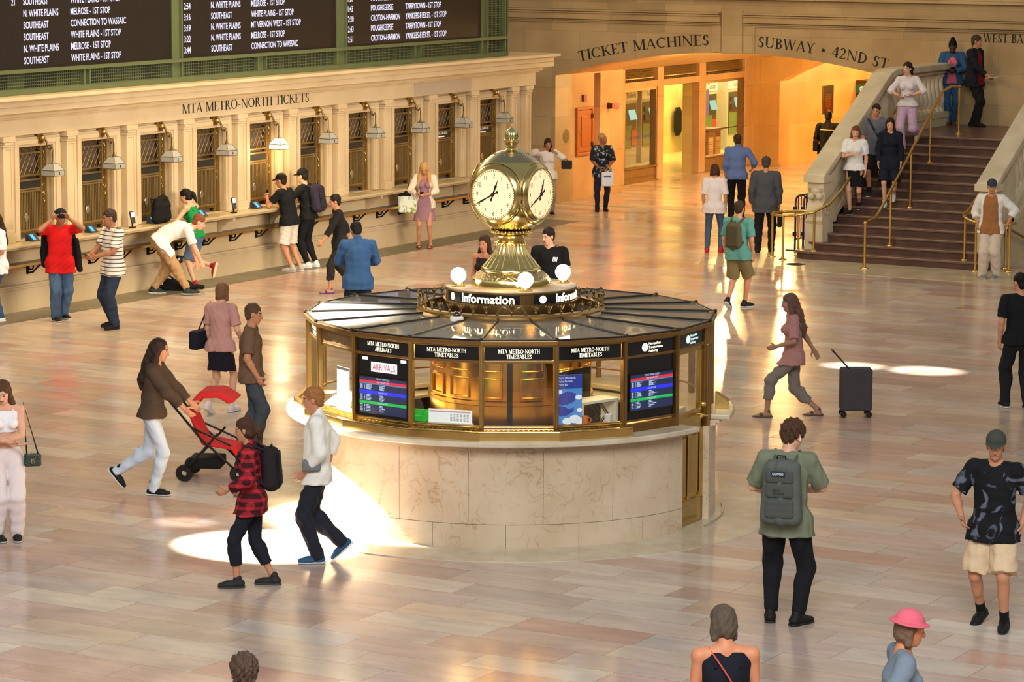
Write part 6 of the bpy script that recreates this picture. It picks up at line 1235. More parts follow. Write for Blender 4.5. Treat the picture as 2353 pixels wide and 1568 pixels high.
# 5 bending man
J = person('person in a white t-shirt and khaki trousers bending over a bag on the floor', at(404, 677), 88, 1.80, FAIR, build=1.05, lean=88, head=(0, -10, 0), drop=.06, hipshift=(0, -.24), feet=dict(R=(.12, .20, 0, 8), L=(-.14, -.36, 0, -4)), hands=dict(R=(.14, .46, .42, .6, -.5, 0), L=(-.12, .34, .48, -.6, -.5, 0)), hair=('short', (122, 70, 44)), top=('tee', (232, 226, 218), .022, .04, .8), bottom=('joggers', (172, 136, 96), .022), shoes=('shoe', (40, 48, 44)), vox=.008)
t = thing('camera_bag', 'open black bag with straps on the floor at the bending man\'s feet', 'bag', at(408, 668), math.radians(20)); BKC = cloth('black_canvas', (18, 18, 20))
G = Grid(); G.cone((-.14, 0, .09), (.14, 0, .09), .11, .11, .03); G.cone((.1, .05, .05), (.38, .12, .06), .05, .04, .03); G.cone((-.1, -.05, .06), (-.32, -.1, .09), .05, .03, .03); V, F = G.mesh(.01, (.012, 22, 5)); V[:, 2] = np.maximum(V[:, 2], .004); npmesh('bag_body', V, F, BKC, t)
m = MB(); m.tube([(0, 0, .15), (-.1, -.1, .25), (-.16, -.1, .42), (-.10, -.05, .55), (.02, 0, .58)], .014, 6); m.build('strap', BKC, t, smooth=60); m = MB(); m.ball((.03, 0, .52), .07, 12); m.bx(-.05, .1, -.04, .04, .48, .58); m.build('camera_body', BLACK, t, bevel=.01)
# 6, 7 men at the counter
J = person('person in a black t-shirt, pale shorts and cap leaning on the counter', at(666, 623), -118, 1.70, TAN, build=1.08, lean=15, head=(4, 6, 0), hands=dict(L=(-.10, .40, 1.32, -.6, .2, -.9, .8), R=(.04, .40, 1.34, .6, .2, -.9, .8)), feet=dict(R=(.1, -.16, 0), L=(-.1, -.10, 0)), top=('tee', (20, 20, 22), .022, .08, .7), bottom=('shorts', (206, 196, 180), .02), shoes=('shoe', (170, 160, 148)), cap=('cap', (18, 18, 20)), socks=((200, 196, 190), .02))
phone(J, 'R', 'glowing phone held up by the man in pale shorts at the counter', True, 80, 180)
J = person('person in black with a black cap and a dark rucksack leaning at the counter', at(709, 615), -112, 1.73, FAIR, build=1.02, lean=9, head=(0, 4, 0), hands=dict(L=(-.17, .46, 1.17, -.8, -.5, -.2), R=(.12, .46, 1.18, .6, -.6, 0)), feet=dict(R=(.09, -.1, 0), L=(-.09, -.02, 0)), top=('tee', (22, 22, 24), .02, .04, .72), bottom=('joggers', (20, 20, 23), .012), shoes=('shoe', (222, 220, 218)), cap=('cap', (18, 18, 20)))
backpack('dark purple rucksack on the back of the man in black at the counter', J, (48, 42, 56), (.16, .10, .25))
# 8 dark walker, 9 denim man
person('person in black with purple slippers walking left past the denim shirt man', at(782, 673), -80, 1.62, TAN, True, lean=6, hair=('short', (30, 24, 22)), feet=dict(R=(.07, -.26, .05, 0, -30), L=(-.07, .20, 0)), hands=dict(L=(-.22, .36, .95), R=(.2, -.2, .95)), top=('tee', (30, 28, 28), .02, .1, 1.6), bottom=('capri', (40, 36, 36), .014), shoes=('sandal', (92, 58, 128), (92, 58, 128)))
J = person('person in a blue denim shirt seen from behind beyond the booth roof', at(823, 787), 184, 1.77, OLV, build=1.12, head=(14, 30, 0), hands=dict(R=(.10, .30, 1.12, .8, -.4, -.3), L=(-.10, .30, 1.12, -.8, -.4, -.3)), hair=('short', (24, 20, 20)), top=('shirt', (36, 74, 114), .022, .13, 1.85, DENIM), bottom=('jeans', (28, 36, 50), .014), shoes=('shoe', (30, 28, 28)))
# 10 blonde
J = person('person with long blonde hair in a short lilac dress looking at a phone', at(976, 570), -8, 1.61, TAN, True, head=(4, 28, 4), hands=dict(R=(.09, .27, 1.12, .9, -.4, -.2, .9), L=(-.06, .28, 1.11, -.9, -.4, -.2, .9)), feet=dict(R=(.13, 0, 0, 18), L=(-.12, 0, 0, -4)), hair=('longwavy', (186, 142, 88)), top=('dress', (146, 108, 120), .010, .04, .5, cloth('lilac', (146, 108, 120)), .36), over=(('jacket', (214, 200, 182), .022, .10, 1.75), .135), shoes=('sandal', (92, 44, 32), (92, 44, 32)))
phone(J, 'R', 'white phone in the hands of the blonde woman', True, 35)
t = handbag('large white and green printed tote hanging from the blonde woman\'s shoulder', J, J['chest']+V3(.34, .06, -.36), (.17, .07, .19), patt('tote', (214, 220, 206), (150, 158, 96), 'splash', 6), [J['chest']+V3(.25, .1, -.18), J['Rsh']+V3(.02, .03, .06), J['chest']+V3(.42, .04, -.18)], 'tote_bag', 0, BLACK, 1.1)
handbag('black bag flopped over the printed tote of the blonde woman', J, J['chest']+V3(.40, .06, -.17), (.13, .085, .05), cloth('black_canvas', (18, 18, 20)), None, 'black_pouch', 0)
# 11, 12
J = person('person in a white blouse talking on a phone behind the clock', at(1258, 494), 6, 1.58, TAN, True, head=(0, 16, 0), hands=dict(R=(.15, .09, 1.50, .9, -.1, -.6, .9), L=(-.13, .11, 1.46, -.9, .0, -.6, .9)), hair=('bob', (64, 34, 22)), top=('tee', (226, 222, 216), .03, .08, 1.5), bottom=('trousers', (150, 140, 140), .016, .5), shoes=('shoe', (40, 34, 34)))
phone(J, 'L', 'phone at the ear of the woman in the white blouse', False, 80); handbag('shiny black handbag on the arm of the woman in the white blouse', J, J['Lel']+V3(-.09, .05, -.16), (.11, .055, .09), pm('black_leather', (.015, .014, .015), .22), [J['Lel']+V3(-.02, .05, -.08), J['Lel']+V3(-.04, .0, .03), J['Lel']+V3(-.12, .05, -.08)])
J = person('person with cropped blond hair in a dark printed top and ripped jeans carrying a bag', at(1383, 486), 6, 1.62, (150, 100, 76), True, 1.08, head=(48, -4, 0), hands=dict(R=(.10, .26, 1.02, .8, -.5, -.2), L=(-.10, .26, 1.02, -.8, -.5, -.2, 1.1)), feet=dict(R=(.11, .02, 0), L=(-.09, -.1, 0)), hair=('short', (190, 140, 82)), top=('tee', (40, 44, 50), .026, .12, .98, patt('splash', (36, 40, 48), (176, 176, 176), 'splash', 7)), bottom=('jeans', (34, 38, 58), .008, .5), shoes=('boot', (34, 30, 28), (34, 30, 28)))
t = handbag('white and blue paper bag held by the woman with cropped blond hair', J, J['Lhand']+V3(-.05, .03, -.22), (.13, .05, .15), pm('white_paper_bag', S(220, 224, 232), .5), [J['Lhand']+V3(-.09, .03, -.07), J['Lhand']+V3(0, 0, 0), J['Lhand']+V3(.0, .03, -.07)], 'shopping_bag', 0); m = MB(); m.bx(.132, .138, -.05, .05, -.15, .15); m.build('blue_side', pm('bag_blue', S(52, 60, 150), .5), t); m = MB(); m.bx(-.07, .08, .0505, .053, .05, .075); m.build('blue_print', MATS['bag_blue'], t)
# 13, 14 behind the pedestal
person('person with long brown hair mostly hidden behind the clock pedestal', at(1115, 806), -30, 1.66, TAN, True, hair=('long', (58, 34, 24)), top=('tank', (30, 26, 26), .008, .05), bottom=('jeans', DJN), shoes=('shoe', (40, 36, 34)))
J = person('person in a black t-shirt with a white chest mark behind the clock pedestal', at(1262, 800), 0, 1.74, FAIR, build=1.08, head=(-42, 8, 0), hair=('short', (34, 26, 22)), top=('tee', (20, 20, 22), .024, .08, .75), bottom=('jeans', DJN), shoes=('shoe', (40, 36, 34)))
m = MB(); c = J['chest']*J['s']+np.array([-.075, .158, .03])
for i in range(4): m.obx(c+np.array([.018*(i-1.5), -.004*(i > 2), .006*(i % 2)]), (1, 0, .25), (0, 1, 0), (-.25, 0, 1), .006, .006, .035-.004*(i % 2))
m.build('chest_mark', WHITEP, J['top'])
# 15-19 group walking away by the stairs
person('person in a white t-shirt, jeans and red shoes walking away near the alcove', at(1640, 580), 172, 1.62, TAN, True, hair=('bob', (70, 42, 28)), feet=dict(R=(.13, .05, 0), L=(-.13, -.05, 0)), top=('tee', (214, 204, 204), .03, .12, .9), bottom=('jeans', (70, 84, 112), .008, .3), shoes=('shoe', (190, 34, 38), (190, 40, 40)))
person('person in a light blue shirt and black trousers walking into the alcove', at(1692, 503), 188, 1.72, TAN, build=1.1, twist=-14, head=(20, 0, 0), feet=dict(R=(.09, -.12, 0), L=(-.09, .14, 0)), hands=dict(R=(.34, .12, 1.05)), hair=('short', (70, 48, 36)), top=('shirt', (98, 122, 178), .024, .08, 1.6), bottom=('trousers', (22, 22, 26), .016), shoes=('shoe', (20, 18, 18), (20, 18, 18)))
J = person('person in a grey suit jacket walking away beside the brass rail', at(1757, 580), 176, 1.76, TAN, build=1.12, feet=dict(R=(.11, .08, 0), L=(-.12, -.12, 0)), hair=('short', (70, 62, 56)), top=('blazer', (72, 74, 80), .026, .17, 1.95), bottom=('trousers', (26, 26, 32), .016), shoes=('shoe', (40, 32, 28), (30, 26, 24)))
handbag('dark briefcase held by the man in the grey suit jacket', J, J['Rhand']+V3(.04, .0, -.2), (.04, .16, .14), cloth('bag_navy', (26, 28, 40)), [J['Rhand']+V3(.03, -.06, -.07), J['Rhand'], J['Rhand']+V3(.03, .06, -.07)], 'briefcase')
J = person('person in a teal t-shirt and khaki shorts walking away with a brown rucksack', at(1694, 709), 158, 1.70, TAN, build=1.0, feet=dict(R=(.06, .18, 0, -30), L=(-.08, -.22, .07, 0, -35)), hair=('short', (52, 38, 30)), top=('tee', (84, 138, 130), .024, .1, .8), bottom=('shorts', (112, 98, 64), .018), shoes=('shoe', (24, 24, 26)))
backpack('brown rucksack on the back of the person in the teal t-shirt', J, (78, 70, 50), (.13, .085, .21))
J = person('person in a black jacket with a pale back stripe standing in the amber passage', at(1900, 436), 176, 1.76, BRN, build=1.1, head=(0, 14, 0), hair=('short', (14, 12, 12)), hands=dict(R=(.16, .3, 1.1), L=(-.16, .3, 1.1)), top=('jacket', (20, 18, 18), .028, .12, 1.9), bottom=('trousers', (20, 20, 22)), shoes=('shoe', (24, 22, 22), (24, 22, 22)))
m = MB(); m.tube([(x, -.16-.01*(1-(x/.16)**2)*3, 1.375-.05*(x+.16)) for x in np.linspace(-.17, .17, 8)], .008, 5); m.build('back_stripe', pm('pale_stripe', S(214, 180, 110), .6), J['top'])
handbag('black shoulder bag hanging at the side of the man in the amber passage', J, J['Lhip']+V3(-.17, -.06, .10), (.06, .13, .13), BKC, [J['Lhip']+V3(-.17, -.06, .2), J['Lsh']+V3(0, -.03, .07)], 'shoulder_bag')
# 20-23 descending the stairs
J = person('person in a white t-shirt and black skirt coming down the stairs', on_stairs(1962, 497), -6, 1.62, FAIR, True, head=(6, 10, 0), feet=dict(R=(.07, .08, 0), L=(-.07, -.26, RS, 0, -25)), hands=dict(R=(.0, .24, 1.22, .9, -.4, -.3)), hair=('bob', (110, 62, 44)), top=('tee', (222, 220, 220), .028, .02, .8), bottom=('skirt', (18, 18, 22), .012, .1, .36), shoes=('shoe', (26, 24, 26)))
J = person('person in a grey top with a black cross strap on the stairs', on_stairs(2010, 447), -10, 1.70, TAN, build=1.0, hair=('short', (44, 34, 32)), feet=dict(R=(.09, .05, 0), L=(-.09, -.24, RS)), top=('tee', (98, 98, 108), .026, .1, .85), bottom=('shorts', (34, 32, 34), .018), shoes=('shoe', (60, 58, 58)), socks=((26, 26, 28), .12))
m = MB(); sp = [J['Rsh']+V3(-.04, .06, .06), J['chest']+V3(.02, .165, .02), J['waist']+V3(-.13, .11, -.05)]; m.tube([Vector(q*J['s']) for q in sp], .018, 6); m.build('cross_strap', BLACK, J['top'], smooth=60)
person('person in a navy cardigan and dark shorts coming down the stairs', on_stairs(2042, 468), 0, 1.62, FAIR, True, head=(-4, 12, 0), feet=dict(R=(.08, .06, 0), L=(-.09, -.18, RS, 0, -20)), hair=('long', (48, 28, 24)), top=('jacket', (24, 26, 40), .024, .16, 1.9), bottom=('shorts', (26, 28, 40), .024), shoes=('shoe', (214, 216, 216)), socks=((220, 218, 214), .06))
person('person in lilac trousers and a pale off-shoulder top coming down from the landing', on_stairs(2083, 352), -14, 1.68, FAIR, True, head=(-20, 6, 0), feet=dict(R=(.08, .06, 0), L=(-.12, -.34, .30, 0, -55)), hands=dict(R=(.12, .24, 1.12, .9, -.3, 0), L=(-.14, .22, 1.14, -.9, -.3, 0)), hair=('pony', (44, 32, 28)), top=('tee', (214, 206, 208), .016, .0, 1.3), bottom=('trousers', (196, 164, 190), .026), shoes=('shoe', (216, 214, 212)))
# 24, 25 on the landing
J = person('person in a denim jacket over a pink top with a hair bun on the landing', at(2196, 285, ZL)-Vector((0, .25, 0)), -2, 1.68, BRN, True, 1.15, head=(0, 24, 0), feet=dict(R=(.05, .02, 0), L=(-.04, -.05, 0)), hands=dict(R=(.06, .25, 1.14, .9, -.4, -.3, .9), L=(-.08, .26, 1.12, -.9, -.4, -.3, .9)), hair=('bun', (16, 14, 14)), top=('tee', (206, 96, 112), .012, .05, .5), over=(('jacket', (38, 78, 118), .03, .06, 1.92, DENIMJ), .09), bottom=('jeans', (46, 82, 118), .010), shoes=('shoe', (110, 62, 44), (110, 62, 44)))
phone(J, 'R', 'black phone in the hands of the woman in the denim jacket', False, 40)
t = handbag('black handbag with a gold stripe at the hip of the woman in the denim jacket', J, J['Rhip']+V3(.17, .02, .04), (.10, .05, .11), pm('black_leather', (.015, .014, .015), .22), [J['Rhip']+V3(.2, .02, .14), J['Rsh']+V3(-.02, .04, .08), J['Lsh']*0+J['Rsh']+V3(-.08, -.02, .08)]); m = MB(); m.bx(-.012, .012, .0495, .053, -.10, .11); m.build('gold_stripe', BRASS, t)
J = person('person in a dark coat over a red top turning away on the landing', at(2236, 291, ZL), 62, 1.78, TAN, build=1.05, head=(10, 6, 0), feet=dict(R=(.06, .12, 0), L=(-.08, -.06, 0)), hands=dict(R=(.16, .34, 1.02)), hair=('short', (64, 54, 48)), top=('tee', (120, 20, 34), .02, .10, .7), over=(('jacket', (26, 26, 34), .032, .14, 1.9), .10), bottom=('trousers', (24, 24, 28)), shoes=('shoe', (20, 20, 28), (20, 20, 26)))
t = carried('papers', 'pale papers held by the person in the dark coat on the landing', 'paper', J, J['Rhand'], 0); m = MB(); m.obx((0, .08, 0), (1, 0, 0), (0, 1, .15), (0, -.15, 1), .10, .14, .003); m.build('sheets', WHT, t)
# 26, 27
person('person in an open white shirt and beige trousers by the right newel', at(2274, 640), -8, 1.70, TAN, build=1.04, head=(8, 6, 0), feet=dict(R=(.12, .06, 0, 20), L=(-.12, 0, 0, -16)), hands=dict(R=(.24, .06, .98), L=(-.30, .0, 1.0, -.9, -.3, 0)), hair=('short', (90, 70, 56)), cap=('cap', (52, 62, 76)), top=('tee', (150, 100, 60), .022, .10, .6), over=(('shirt', (222, 220, 214), .036, .10, 1.5), .15), bottom=('trousers', (204, 186, 168), .030), shoes=('shoe', (120, 124, 130)))
person('person in black t-shirt and black trousers cut by the right edge', at(2338, 941), 196, 1.74, TAN, build=1.05, head=(30, 0, 0), feet=dict(R=(.10, -.1, 0), L=(-.12, .16, 0)), hair=('short', (20, 18, 18)), top=('tee', (18, 18, 20), .024, .06, .8), bottom=('trousers', (24, 24, 28), .02), shoes=('shoe', (30, 30, 32)), vox=.008)
# 28 backpack man
J = person('person in an olive t-shirt and black joggers with a big grey backpack, seen from behind', at(1803, 1433), 174, 1.83, FAIR, build=1.02, head=(-34, 20, 0), twist=-6, feet=dict(L=(-.13, .04, 0, 8), R=(.11, -.05, 0, -38)), hands=dict(R=(.12, .28, 1.12, 1.0, -.5, -.3, .9), L=(-.12, .26, 1.10, -1.0, -.5, -.3, .9)), hair=('curly', (74, 50, 36)), top=('tee', (112, 118, 96), .028, .14, .88), bottom=('joggers', (20, 20, 24), .020), shoes=('shoe', (22, 22, 24), (26, 26, 28)), vox=.0065)
bp = backpack('big grey backpack with stacked pockets on the curly haired man', J, (86, 90, 84), (.165, .10, .285), .04)
R_ = J['Rt']; b_ = .10*J['s']
def patch(t, x0, x1, z0, z1, y, mat, name): m = MB(); m.bx(x0, x1, y-.004, y+.01, z0, z1); m.v = [tuple(R_@np.array(q)) for q in m.v]; return m.build(name, mat, t)
pa = patch(bp, -.07, .055, .165, .205, -.137, pm('navy_patch', S(22, 44, 66), .5), 'name_patch')
def onpack(txt, cap, x, z, mat, par, y=-.142, w=None): letters('pack_lettering', sans2d(txt, cap, w), R_@np.array([x, y, z]), R_@np.array([1, 0, 0]), R_@np.array([0, 0, 1]), mat, par, .001)
onpack('GOWOD', .024, -.058, .172, WHITEP, pa, -.143, .10); onpack('Bear', .020, -.045, .03, BLACK, bp, -.139, .06); onpack('KompleX', .020, -.045, .002, BLACK, bp, -.139, .10)
t = J['hc']+J['HR']@V3(.083, .004, -.012); m = MB(); m.ball(t*J['s'], .007, 8); m.tube([Vector(t*J['s']), Vector((t+J['HR']@V3(.0, .008, -.025))*J['s'])], .004, 6); m.build('white_earbud', WHITEP, J['root'])
phone(J, 'R', 'phone in front of the curly haired man with the grey backpack', False, 35)
# 29 right walker in shorts
person('person in a dark cap, black printed t-shirt and khaki shorts walking toward the viewer', at(2278, 1442), -14, 1.76, TAN, build=1.08, head=(10, 8, 0), feet=dict(L=(-.13, .06, 0, 8), R=(.14, -.16, .03, -10, -20)), hands=dict(R=(.24, .22, 1.02, .8, -.5, 0), L=(-.24, -.04, .95)), hair=('short', (50, 38, 32)), cap=('cap', (62, 66, 58)), top=('tee', (22, 22, 24), .028, .12, .8, patt('graphic_tee', (20, 20, 23), (90, 96, 112), 'splash', 5)), bottom=('shorts', (206, 180, 146), .026), shoes=('shoe', (22, 22, 24), (24, 24, 26)), socks=((20, 20, 22), .10), vox=.0075)
# 30 long stride walker with suitcase
J = person('person in a dusty pink top and grey trousers in a long stride pulling a suitcase', at(1822, 957), -84, 1.64, (150, 112, 92), True, lean=4, drop=.10, hair=('long', (90, 66, 56)), feet=dict(L=(-.07, .36, 0, 0, 0), R=(.08, -.34, 0, 0, 0)), hands=dict(R=(.24, -.30, .86), L=(-.2, .26, .98)), top=('tee', (156, 112, 108), .024, .10, .9), bottom=('capri', (112, 104, 98), .016), shoes=('sandal', (96, 68, 54), (96, 68, 54)))
sc = at(1965, 957); t = thing('suitcase', 'dark grey wheeled suitcase pulled behind the long striding walker', 'suitcase', sc, J['yaw']); m = MB(); m.bx(-.12, .12, -.2, .2, .08, .62); m.build('shell', cloth('suitcase', (62, 56, 58)), t, bevel=.03)
m = MB(); [m.tube([(x, .1, .62), (x, .3, .84)], .01, 6) for x in (-.08, .08)]; m.tube([(-.08, .3, .84), (.08, .3, .84)], .014, 6); m.build('pull_handle', IRON, t)
for x in (-.1, .1): m = MB(); m.lathe([(.001, -.02), (.04, -.02), (.04, .02), (.001, .02)], 12); m.v = [(x+c, .16+a, .04+b) for a, b, c in m.v]; m.build('wheel', BLACK, t)
for x in (-.1, .1): m = MB(); m.lathe([(.001, -.02), (.04, -.02), (.04, .02), (.001, .02)], 12); m.v = [(x+c, -.16+a, .04+b) for a, b, c in m.v]; m.build('wheel', BLACK, t)
# 31 woman in white at left
J = person('person in a white crop top and white trousers with folded arms at the left edge', at(16, 1241), 6, 1.64, FAIR, True, head=(-18, 26, 0), hair=('long', (84, 56, 38)), feet=dict(R=(.10, 0, 0, 16), L=(-.11, .02, 0, -4)), hands=dict(L=(.06, .20, 1.12, -1, -.3, -.3), R=(-.06, .24, 1.10, 1, -.3, -.3)), top=('croptop', (236, 232, 232), .010), bottom=('trousers', (222, 208, 206), .030, .07), shoes=('shoe', (28, 28, 30)), vox=.007)
t = handbag('small dark green crossbody bag with a gold clasp on the woman in white', J, J['Lhip']+V3(-.19, .08, -.02), (.085, .04, .065), pm('croc_leather', S(34, 50, 44), .25, bump=(60, .6)), [J['Lhip']+V3(-.25, .08, .04), J['Lsh']+V3(-.03, .02, .07), J['Lhip']+V3(-.13, .08, .04)], 'crossbody_bag', 0, BLACK); letters('clasp', sans2d('B', .05, .035), (.018, .042, -.03), (-1, 0, 0), (0, 0, 1), BRASS, t, .002)
# 32 stroller pusher
J = person('person in pale jeans and high-top shoes pushing a red stroller', at(352, 1136), 78, 1.70, TAN, True, lean=6, hair=('long', (52, 36, 28)), feet=dict(R=(.07, .02, 0), L=(-.08, -.42, .16, 0, -50)), hands=dict(R=(.20, .40, 1.02), L=(-.20, .40, 1.02)), top=('tee', (72, 56, 44), .028, .02, 1.8), bottom=('jeans', (186, 196, 208), .014, .08), shoes=('boot', (22, 22, 24)), vox=.008)
sp = at(490, 1100); t = thing('stroller', 'red folding stroller with a canopy and dark frame being pushed to the right', 'stroller', sp, J['yaw']); RC = cloth('stroller_red', (184, 36, 40)); 
m = MB()
for x in (-.23, .23): m.tube([(x, -.62, .98), (x, -.45, .92), (x, -.1, .5), (x, .32, .12)], .014, 6); m.tube([(x, .1, .55), (x, -.28, .12)], .014, 6); m.tube([(x, -.2, .62), (x, .25, .42)], .012, 6)
m.tube([(-.23, -.62, .98), (.23, -.62, .98)], .016, 6); m.tube([(-.23, .3, .15), (.23, .3, .15)], .012, 6); m.tube([(-.23, -.26, .15), (.23, -.26, .15)], .012, 6); m.build('frame', IRON, t, smooth=60)
m = MB(); m.prism([(-.24, .86), (-.1, 1.02), (.12, 1.03), (.3, .92), (.22, .88), (.1, .95), (-.08, .94), (-.2, .8)], (-.22, 0, 0), (0, 1, 0), (0, 0, 1), (1, 0, 0), .44); m.build('canopy', RC, t, bevel=.02)
m = MB(); m.prism([(-.22, .82), (-.06, .46), (.28, .40), (.34, .28), (.30, .27), (.24, .36), (-.09, .41), (-.26, .80)], (-.2, 0, 0), (0, 1, 0), (0, 0, 1), (1, 0, 0), .40); m.build('seat', RC, t, bevel=.02); m = MB(); m.bx(-.18, .18, -.25, .12, .14, .26); m.build('basket', BKC, t, bevel=.02)
for x in (-.25, .25):
    for y in (-.28, .33): m = MB(); m.lathe([(.03, -.018), (.09, -.02), (.1, 0), (.09, .02), (.03, .018)], 16); m.v = [(x+c, y+a, .1+b) for a, b, c in m.v]; m.build('wheel', BLACK, t, smooth=50)
# 33, 34 walkers
J = person('person in a pale pink top and dark skirt walking away with a navy bag', at(508, 950), 150, 1.64, FAIR, True, hair=('bob', (120, 84, 58)), lean=4, feet=dict(R=(.07, .16, 0), L=(-.08, -.20, .05, 0, -30)), hands=dict(R=(.2, .2, 1.0)), top=('tee', (190, 140, 130), .022, .06, .8), bottom=('skirt', (28, 24, 34), .014, .1, .34), shoes=('shoe', (216, 200, 200)))
handbag('navy shoulder bag with red trim carried by the woman in the pale pink top', J, J['Lhip']+V3(-.20, -.05, .10), (.07, .17, .12), cloth('bag_navy', (26, 28, 40)), [J['Lhip']+V3(-.2, -.1, .2), J['Lsh']+V3(0, -.0, .08), J['Lhip']+V3(-.2, .05, .2)], 'shoulder_bag')
person('person in a brown t-shirt and faded dark jeans walking right beside the stroller', at(578, 1034), 84, 1.72, TAN, build=1.0, feet=dict(R=(.08, .05, 0), L=(-.09, -.14, 0)), hair=('short', (84, 62, 46)), hands=dict(R=(.22, .1, .92), L=(-.22, .06, .92)), top=('tee', (104, 80, 62), .026, .08, .8), bottom=('jeans', (64, 72, 80), .014, .3), shoes=('shoe', (28, 26, 28)))
# 35 plaid, 36 white shirt by the drum
J = person('person in a red plaid shirt and dark capri trousers with a black backpack', at(582, 1348), -96, 1.60, TAN, True, hair=('pony', (70, 46, 34)), lean=4, feet=dict(L=(-.07, .16, 0), R=(.08, -.20, 0)), hands=dict(L=(-.2, .24, 1.05), R=(.2, .1, 1.0)), top=('shirt', (130, 30, 40), .028, .14, 1.8, patt('plaid', (58, 18, 24), (176, 40, 48), 'plaid', 13)), bottom=('capri', (26, 30, 38), .012), shoes=('shoe', (40, 38, 38), (60, 56, 52)), vox=.008)
backpack('black backpack worn over the red plaid shirt', J, (34, 30, 32), (.14, .09, .22))
J = person('person in a white shirt, dark trousers and blue shoes walking past the sunlit drum', at(730, 1292), -92, 1.72, TAN, build=1.0, hair=('short', (150, 100, 56)), feet=dict(L=(-.07, .0, 0), R=(.09, -.24, .10, 0, -42)), hands=dict(L=(-.2, .12, .95), R=(.22, -.1, .95)), top=('shirt', (226, 222, 212), .026, .10, 1.6), bottom=('trousers', (34, 36, 44), .020), shoes=('shoe', (44, 78, 106)), vox=.008)
handbag('grey belt pouch on the white shirt man beside the drum', J, J['Lhip']+V3(-.13, .05, .12), (.05, .09, .055), cloth('pouch_grey', (110, 112, 110)), None, 'belt_pouch')
# 37-39 heads at the bottom edge
J = person('person in a black tank top with bare shoulders at the bottom edge', at(1672, 1405, 1.72)*1-Vector((0, 0, 1.72)), 190, 1.72, (196, 128, 92), True, 1.15, lean=8, head=(20, 12, 0), hair=('bob', (84, 72, 60)), top=('tank', (20, 20, 30), .010, .04), bottom=('jeans', DJN), shoes=('shoe', (40, 36, 34)), vox=.0075)
m = MB(); m.tube([Vector(q*J['s']) for q in (J['Lsh']+V3(.06, -.02, .06), J['chest']+V3(-.02, -.155, .05), J['waist']+V3(.13, -.1, 0))], .006, 5); m.build('red_bag_strap', pm('red_cord', S(190, 70, 48), .6), J['root'], smooth=60)
person('person in a pink sun hat and grey blue top at the bottom right edge', at(2062, 1404, 1.70)-Vector((0, 0, 1.70)), 100, 1.68, (200, 128, 86), True, 1.05, lean=6, hair=('bob', (110, 84, 66)), cap=('hat', (208, 96, 112)), hands=dict(R=(.36, .10, 1.06), L=(-.3, .3, 1.0)), top=('tee', (112, 124, 136), .022, .06, .7), bottom=('trousers', (170, 160, 150)), shoes=('shoe', (60, 56, 54)), vox=.0075)
person('person showing only brown hair at the bottom edge, left of the booth', at(562, 1508, 1.72)-Vector((0, 0, 1.72)), 185, 1.70, TAN, hair=('curly', (78, 60, 48)), top=('tee', (60, 60, 66)), bottom=('jeans', DJN), shoes=('shoe', (50, 48, 46)))
# ---------------------------------------------------------------- things on the ticket counter
t = thing('tote', 'black tote bag standing on the ticket counter before the green tank top woman', 'bag', (-30.42, at(363, 512, 1.115).y, 1.115), .1); t.name = 'tote_bag.010'
G = Grid(); [G.cone((0, -.16, z), (0, .16, z), .085, .085, .04) for z in (.085, .18, .28)]; G.cone((0, -.19, .38), (0, .10, .40), .05, .06, .04); G.cone((0, .10, .40), (0, .16, .33), .05, .05, .04); V, F = G.mesh(.01, (.008, 24, 8)); V[:, 2] = np.maximum(V[:, 2], .0); npmesh('bag_body', V, F, BKC, t)
m = MB(); [m.tube([(x, -.16, .40), (x, -.26, .42), (x, -.24, .34)], .012, 6) for x in (-.04, .04)]; m.build('strap', BKC, t)
CY = emi('cyan_screen', (.05, .5, .85), 1.3)
def stand(px, py, lab):
    p = at(px, py, 1.115); t = thing('display_stand', lab, 'display', (-30.50, p.y, 1.115), 0, 'cyan display stands on the ticket counter'); m = MB(); m.prism([(-.06, 0), (.10, 0), (-.02, .115), (-.06, .115)], (0, -.09, 0), (1, 0, 0), (0, 0, 1), (0, 1, 0), .18); m.build('wedge', pm('dark_slate', S(38, 44, 54), .5), t, bevel=.004)
    m = MB(); m.add([(.082, -.075, .022), (.082, .0, .022), (.0, .0, .10), (.0, -.075, .10)], [(0, 1, 2, 3)]); [m.v.__setitem__(i, (m.v[i][0]+.006, m.v[i][1], m.v[i][2]+.006)) for i in range(4)]; m.build('screen', CY, t)
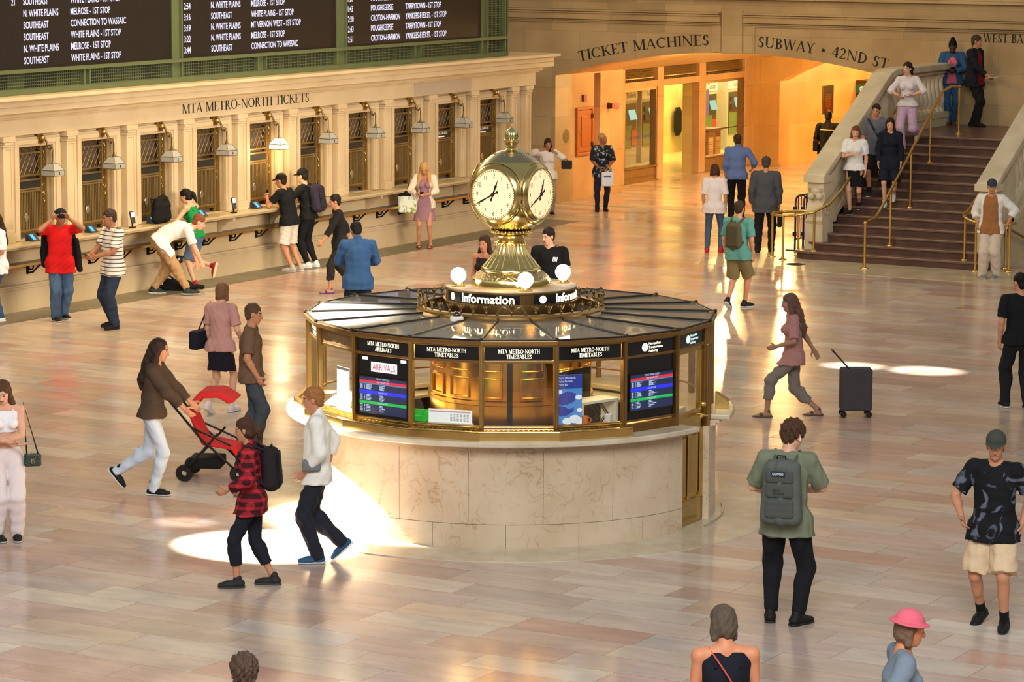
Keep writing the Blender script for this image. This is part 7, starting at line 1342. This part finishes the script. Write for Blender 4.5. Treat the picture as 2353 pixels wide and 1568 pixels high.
for px, py, lab in ((50, 552, 'small dark wedge display with a cyan screen at the leftmost ticket window'), (192, 533, 'small dark wedge display with a cyan screen behind the striped t-shirt man'), (328, 512, 'small dark wedge display with a cyan screen beside the black tote bag'), (455, 497, 'small dark wedge display with a cyan screen right of the green tank top woman'), (572, 478, 'small dark wedge display below the lit lantern')): stand(px, py, lab)
def terminal(px, py, lab):
    p = at(px, py, 1.115); t = thing('card_terminal', lab, 'card terminal', (-30.36, p.y, 1.115), -.1, 'card terminals on the ticket counter'); m = MB(); m.bx(-.04, .04, -.045, .045, 0, .02); m.tube([(0, 0, .01), (0, 0, .08)], .014, 8); m.build('stand', BLACK, t); m = MB(); m.obx((0, 0, .17), (0, 1, 0), (-.25, 0, .97), (.97, 0, .25), .042, .10, .016); b = m.build('body', DGP, t, bevel=.006)
    m = MB(); m.obx((.009, 0, .215), (0, 1, 0), (-.25, 0, .97), (.97, 0, .25), .034, .04, .0095); m.build('screen', emi('terminal_screen', (.7, .7, 1), 1.5), b); m = MB(); [m.obx((.024-.007*i, (j-1)*.022, .105+.02*i), (0, 1, 0), (-.25, 0, .97), (.97, 0, .25), .007, .006, .008) for i in range(3) for j in range(3)]; m.build('keys', PALEMET, b)
terminal(511, 488, 'upright card terminal with a bright screen right of the green tank top woman'); terminal(252, 520, 'upright card terminal with a bright screen behind the striped t-shirt man\'s head')
p = at(921, 430, 1.115); t = thing('iced_drink', 'clear plastic cup with a dark red drink and a straw on the ticket counter', 'cup', (-30.33, p.y, 1.115)); m = MB(); m.lathe([(.001, .002), (.034, .002), (.048, .15), (.045, .15), (.032, .006), (.001, .006)], 20); m.build('cup', glass('cup_plastic', (.93, .93, .92), .12), t, smooth=40); m = MB(); m.lathe([(.001, .008), (.031, .008), (.038, .075), (.001, .075)], 18); m.build('drink', pm('berry_drink', S(96, 36, 44), .3), t, smooth=40); m = MB(); m.lathe([(.05, .148), (.05, .156), (.001, .160)], 20); m.build('lid', glass('cup_plastic'), t); m = MB(); m.tube([(0, 0, .03), (.02, .02, .27)], .005, 6); m.build('straw', WHT, t)
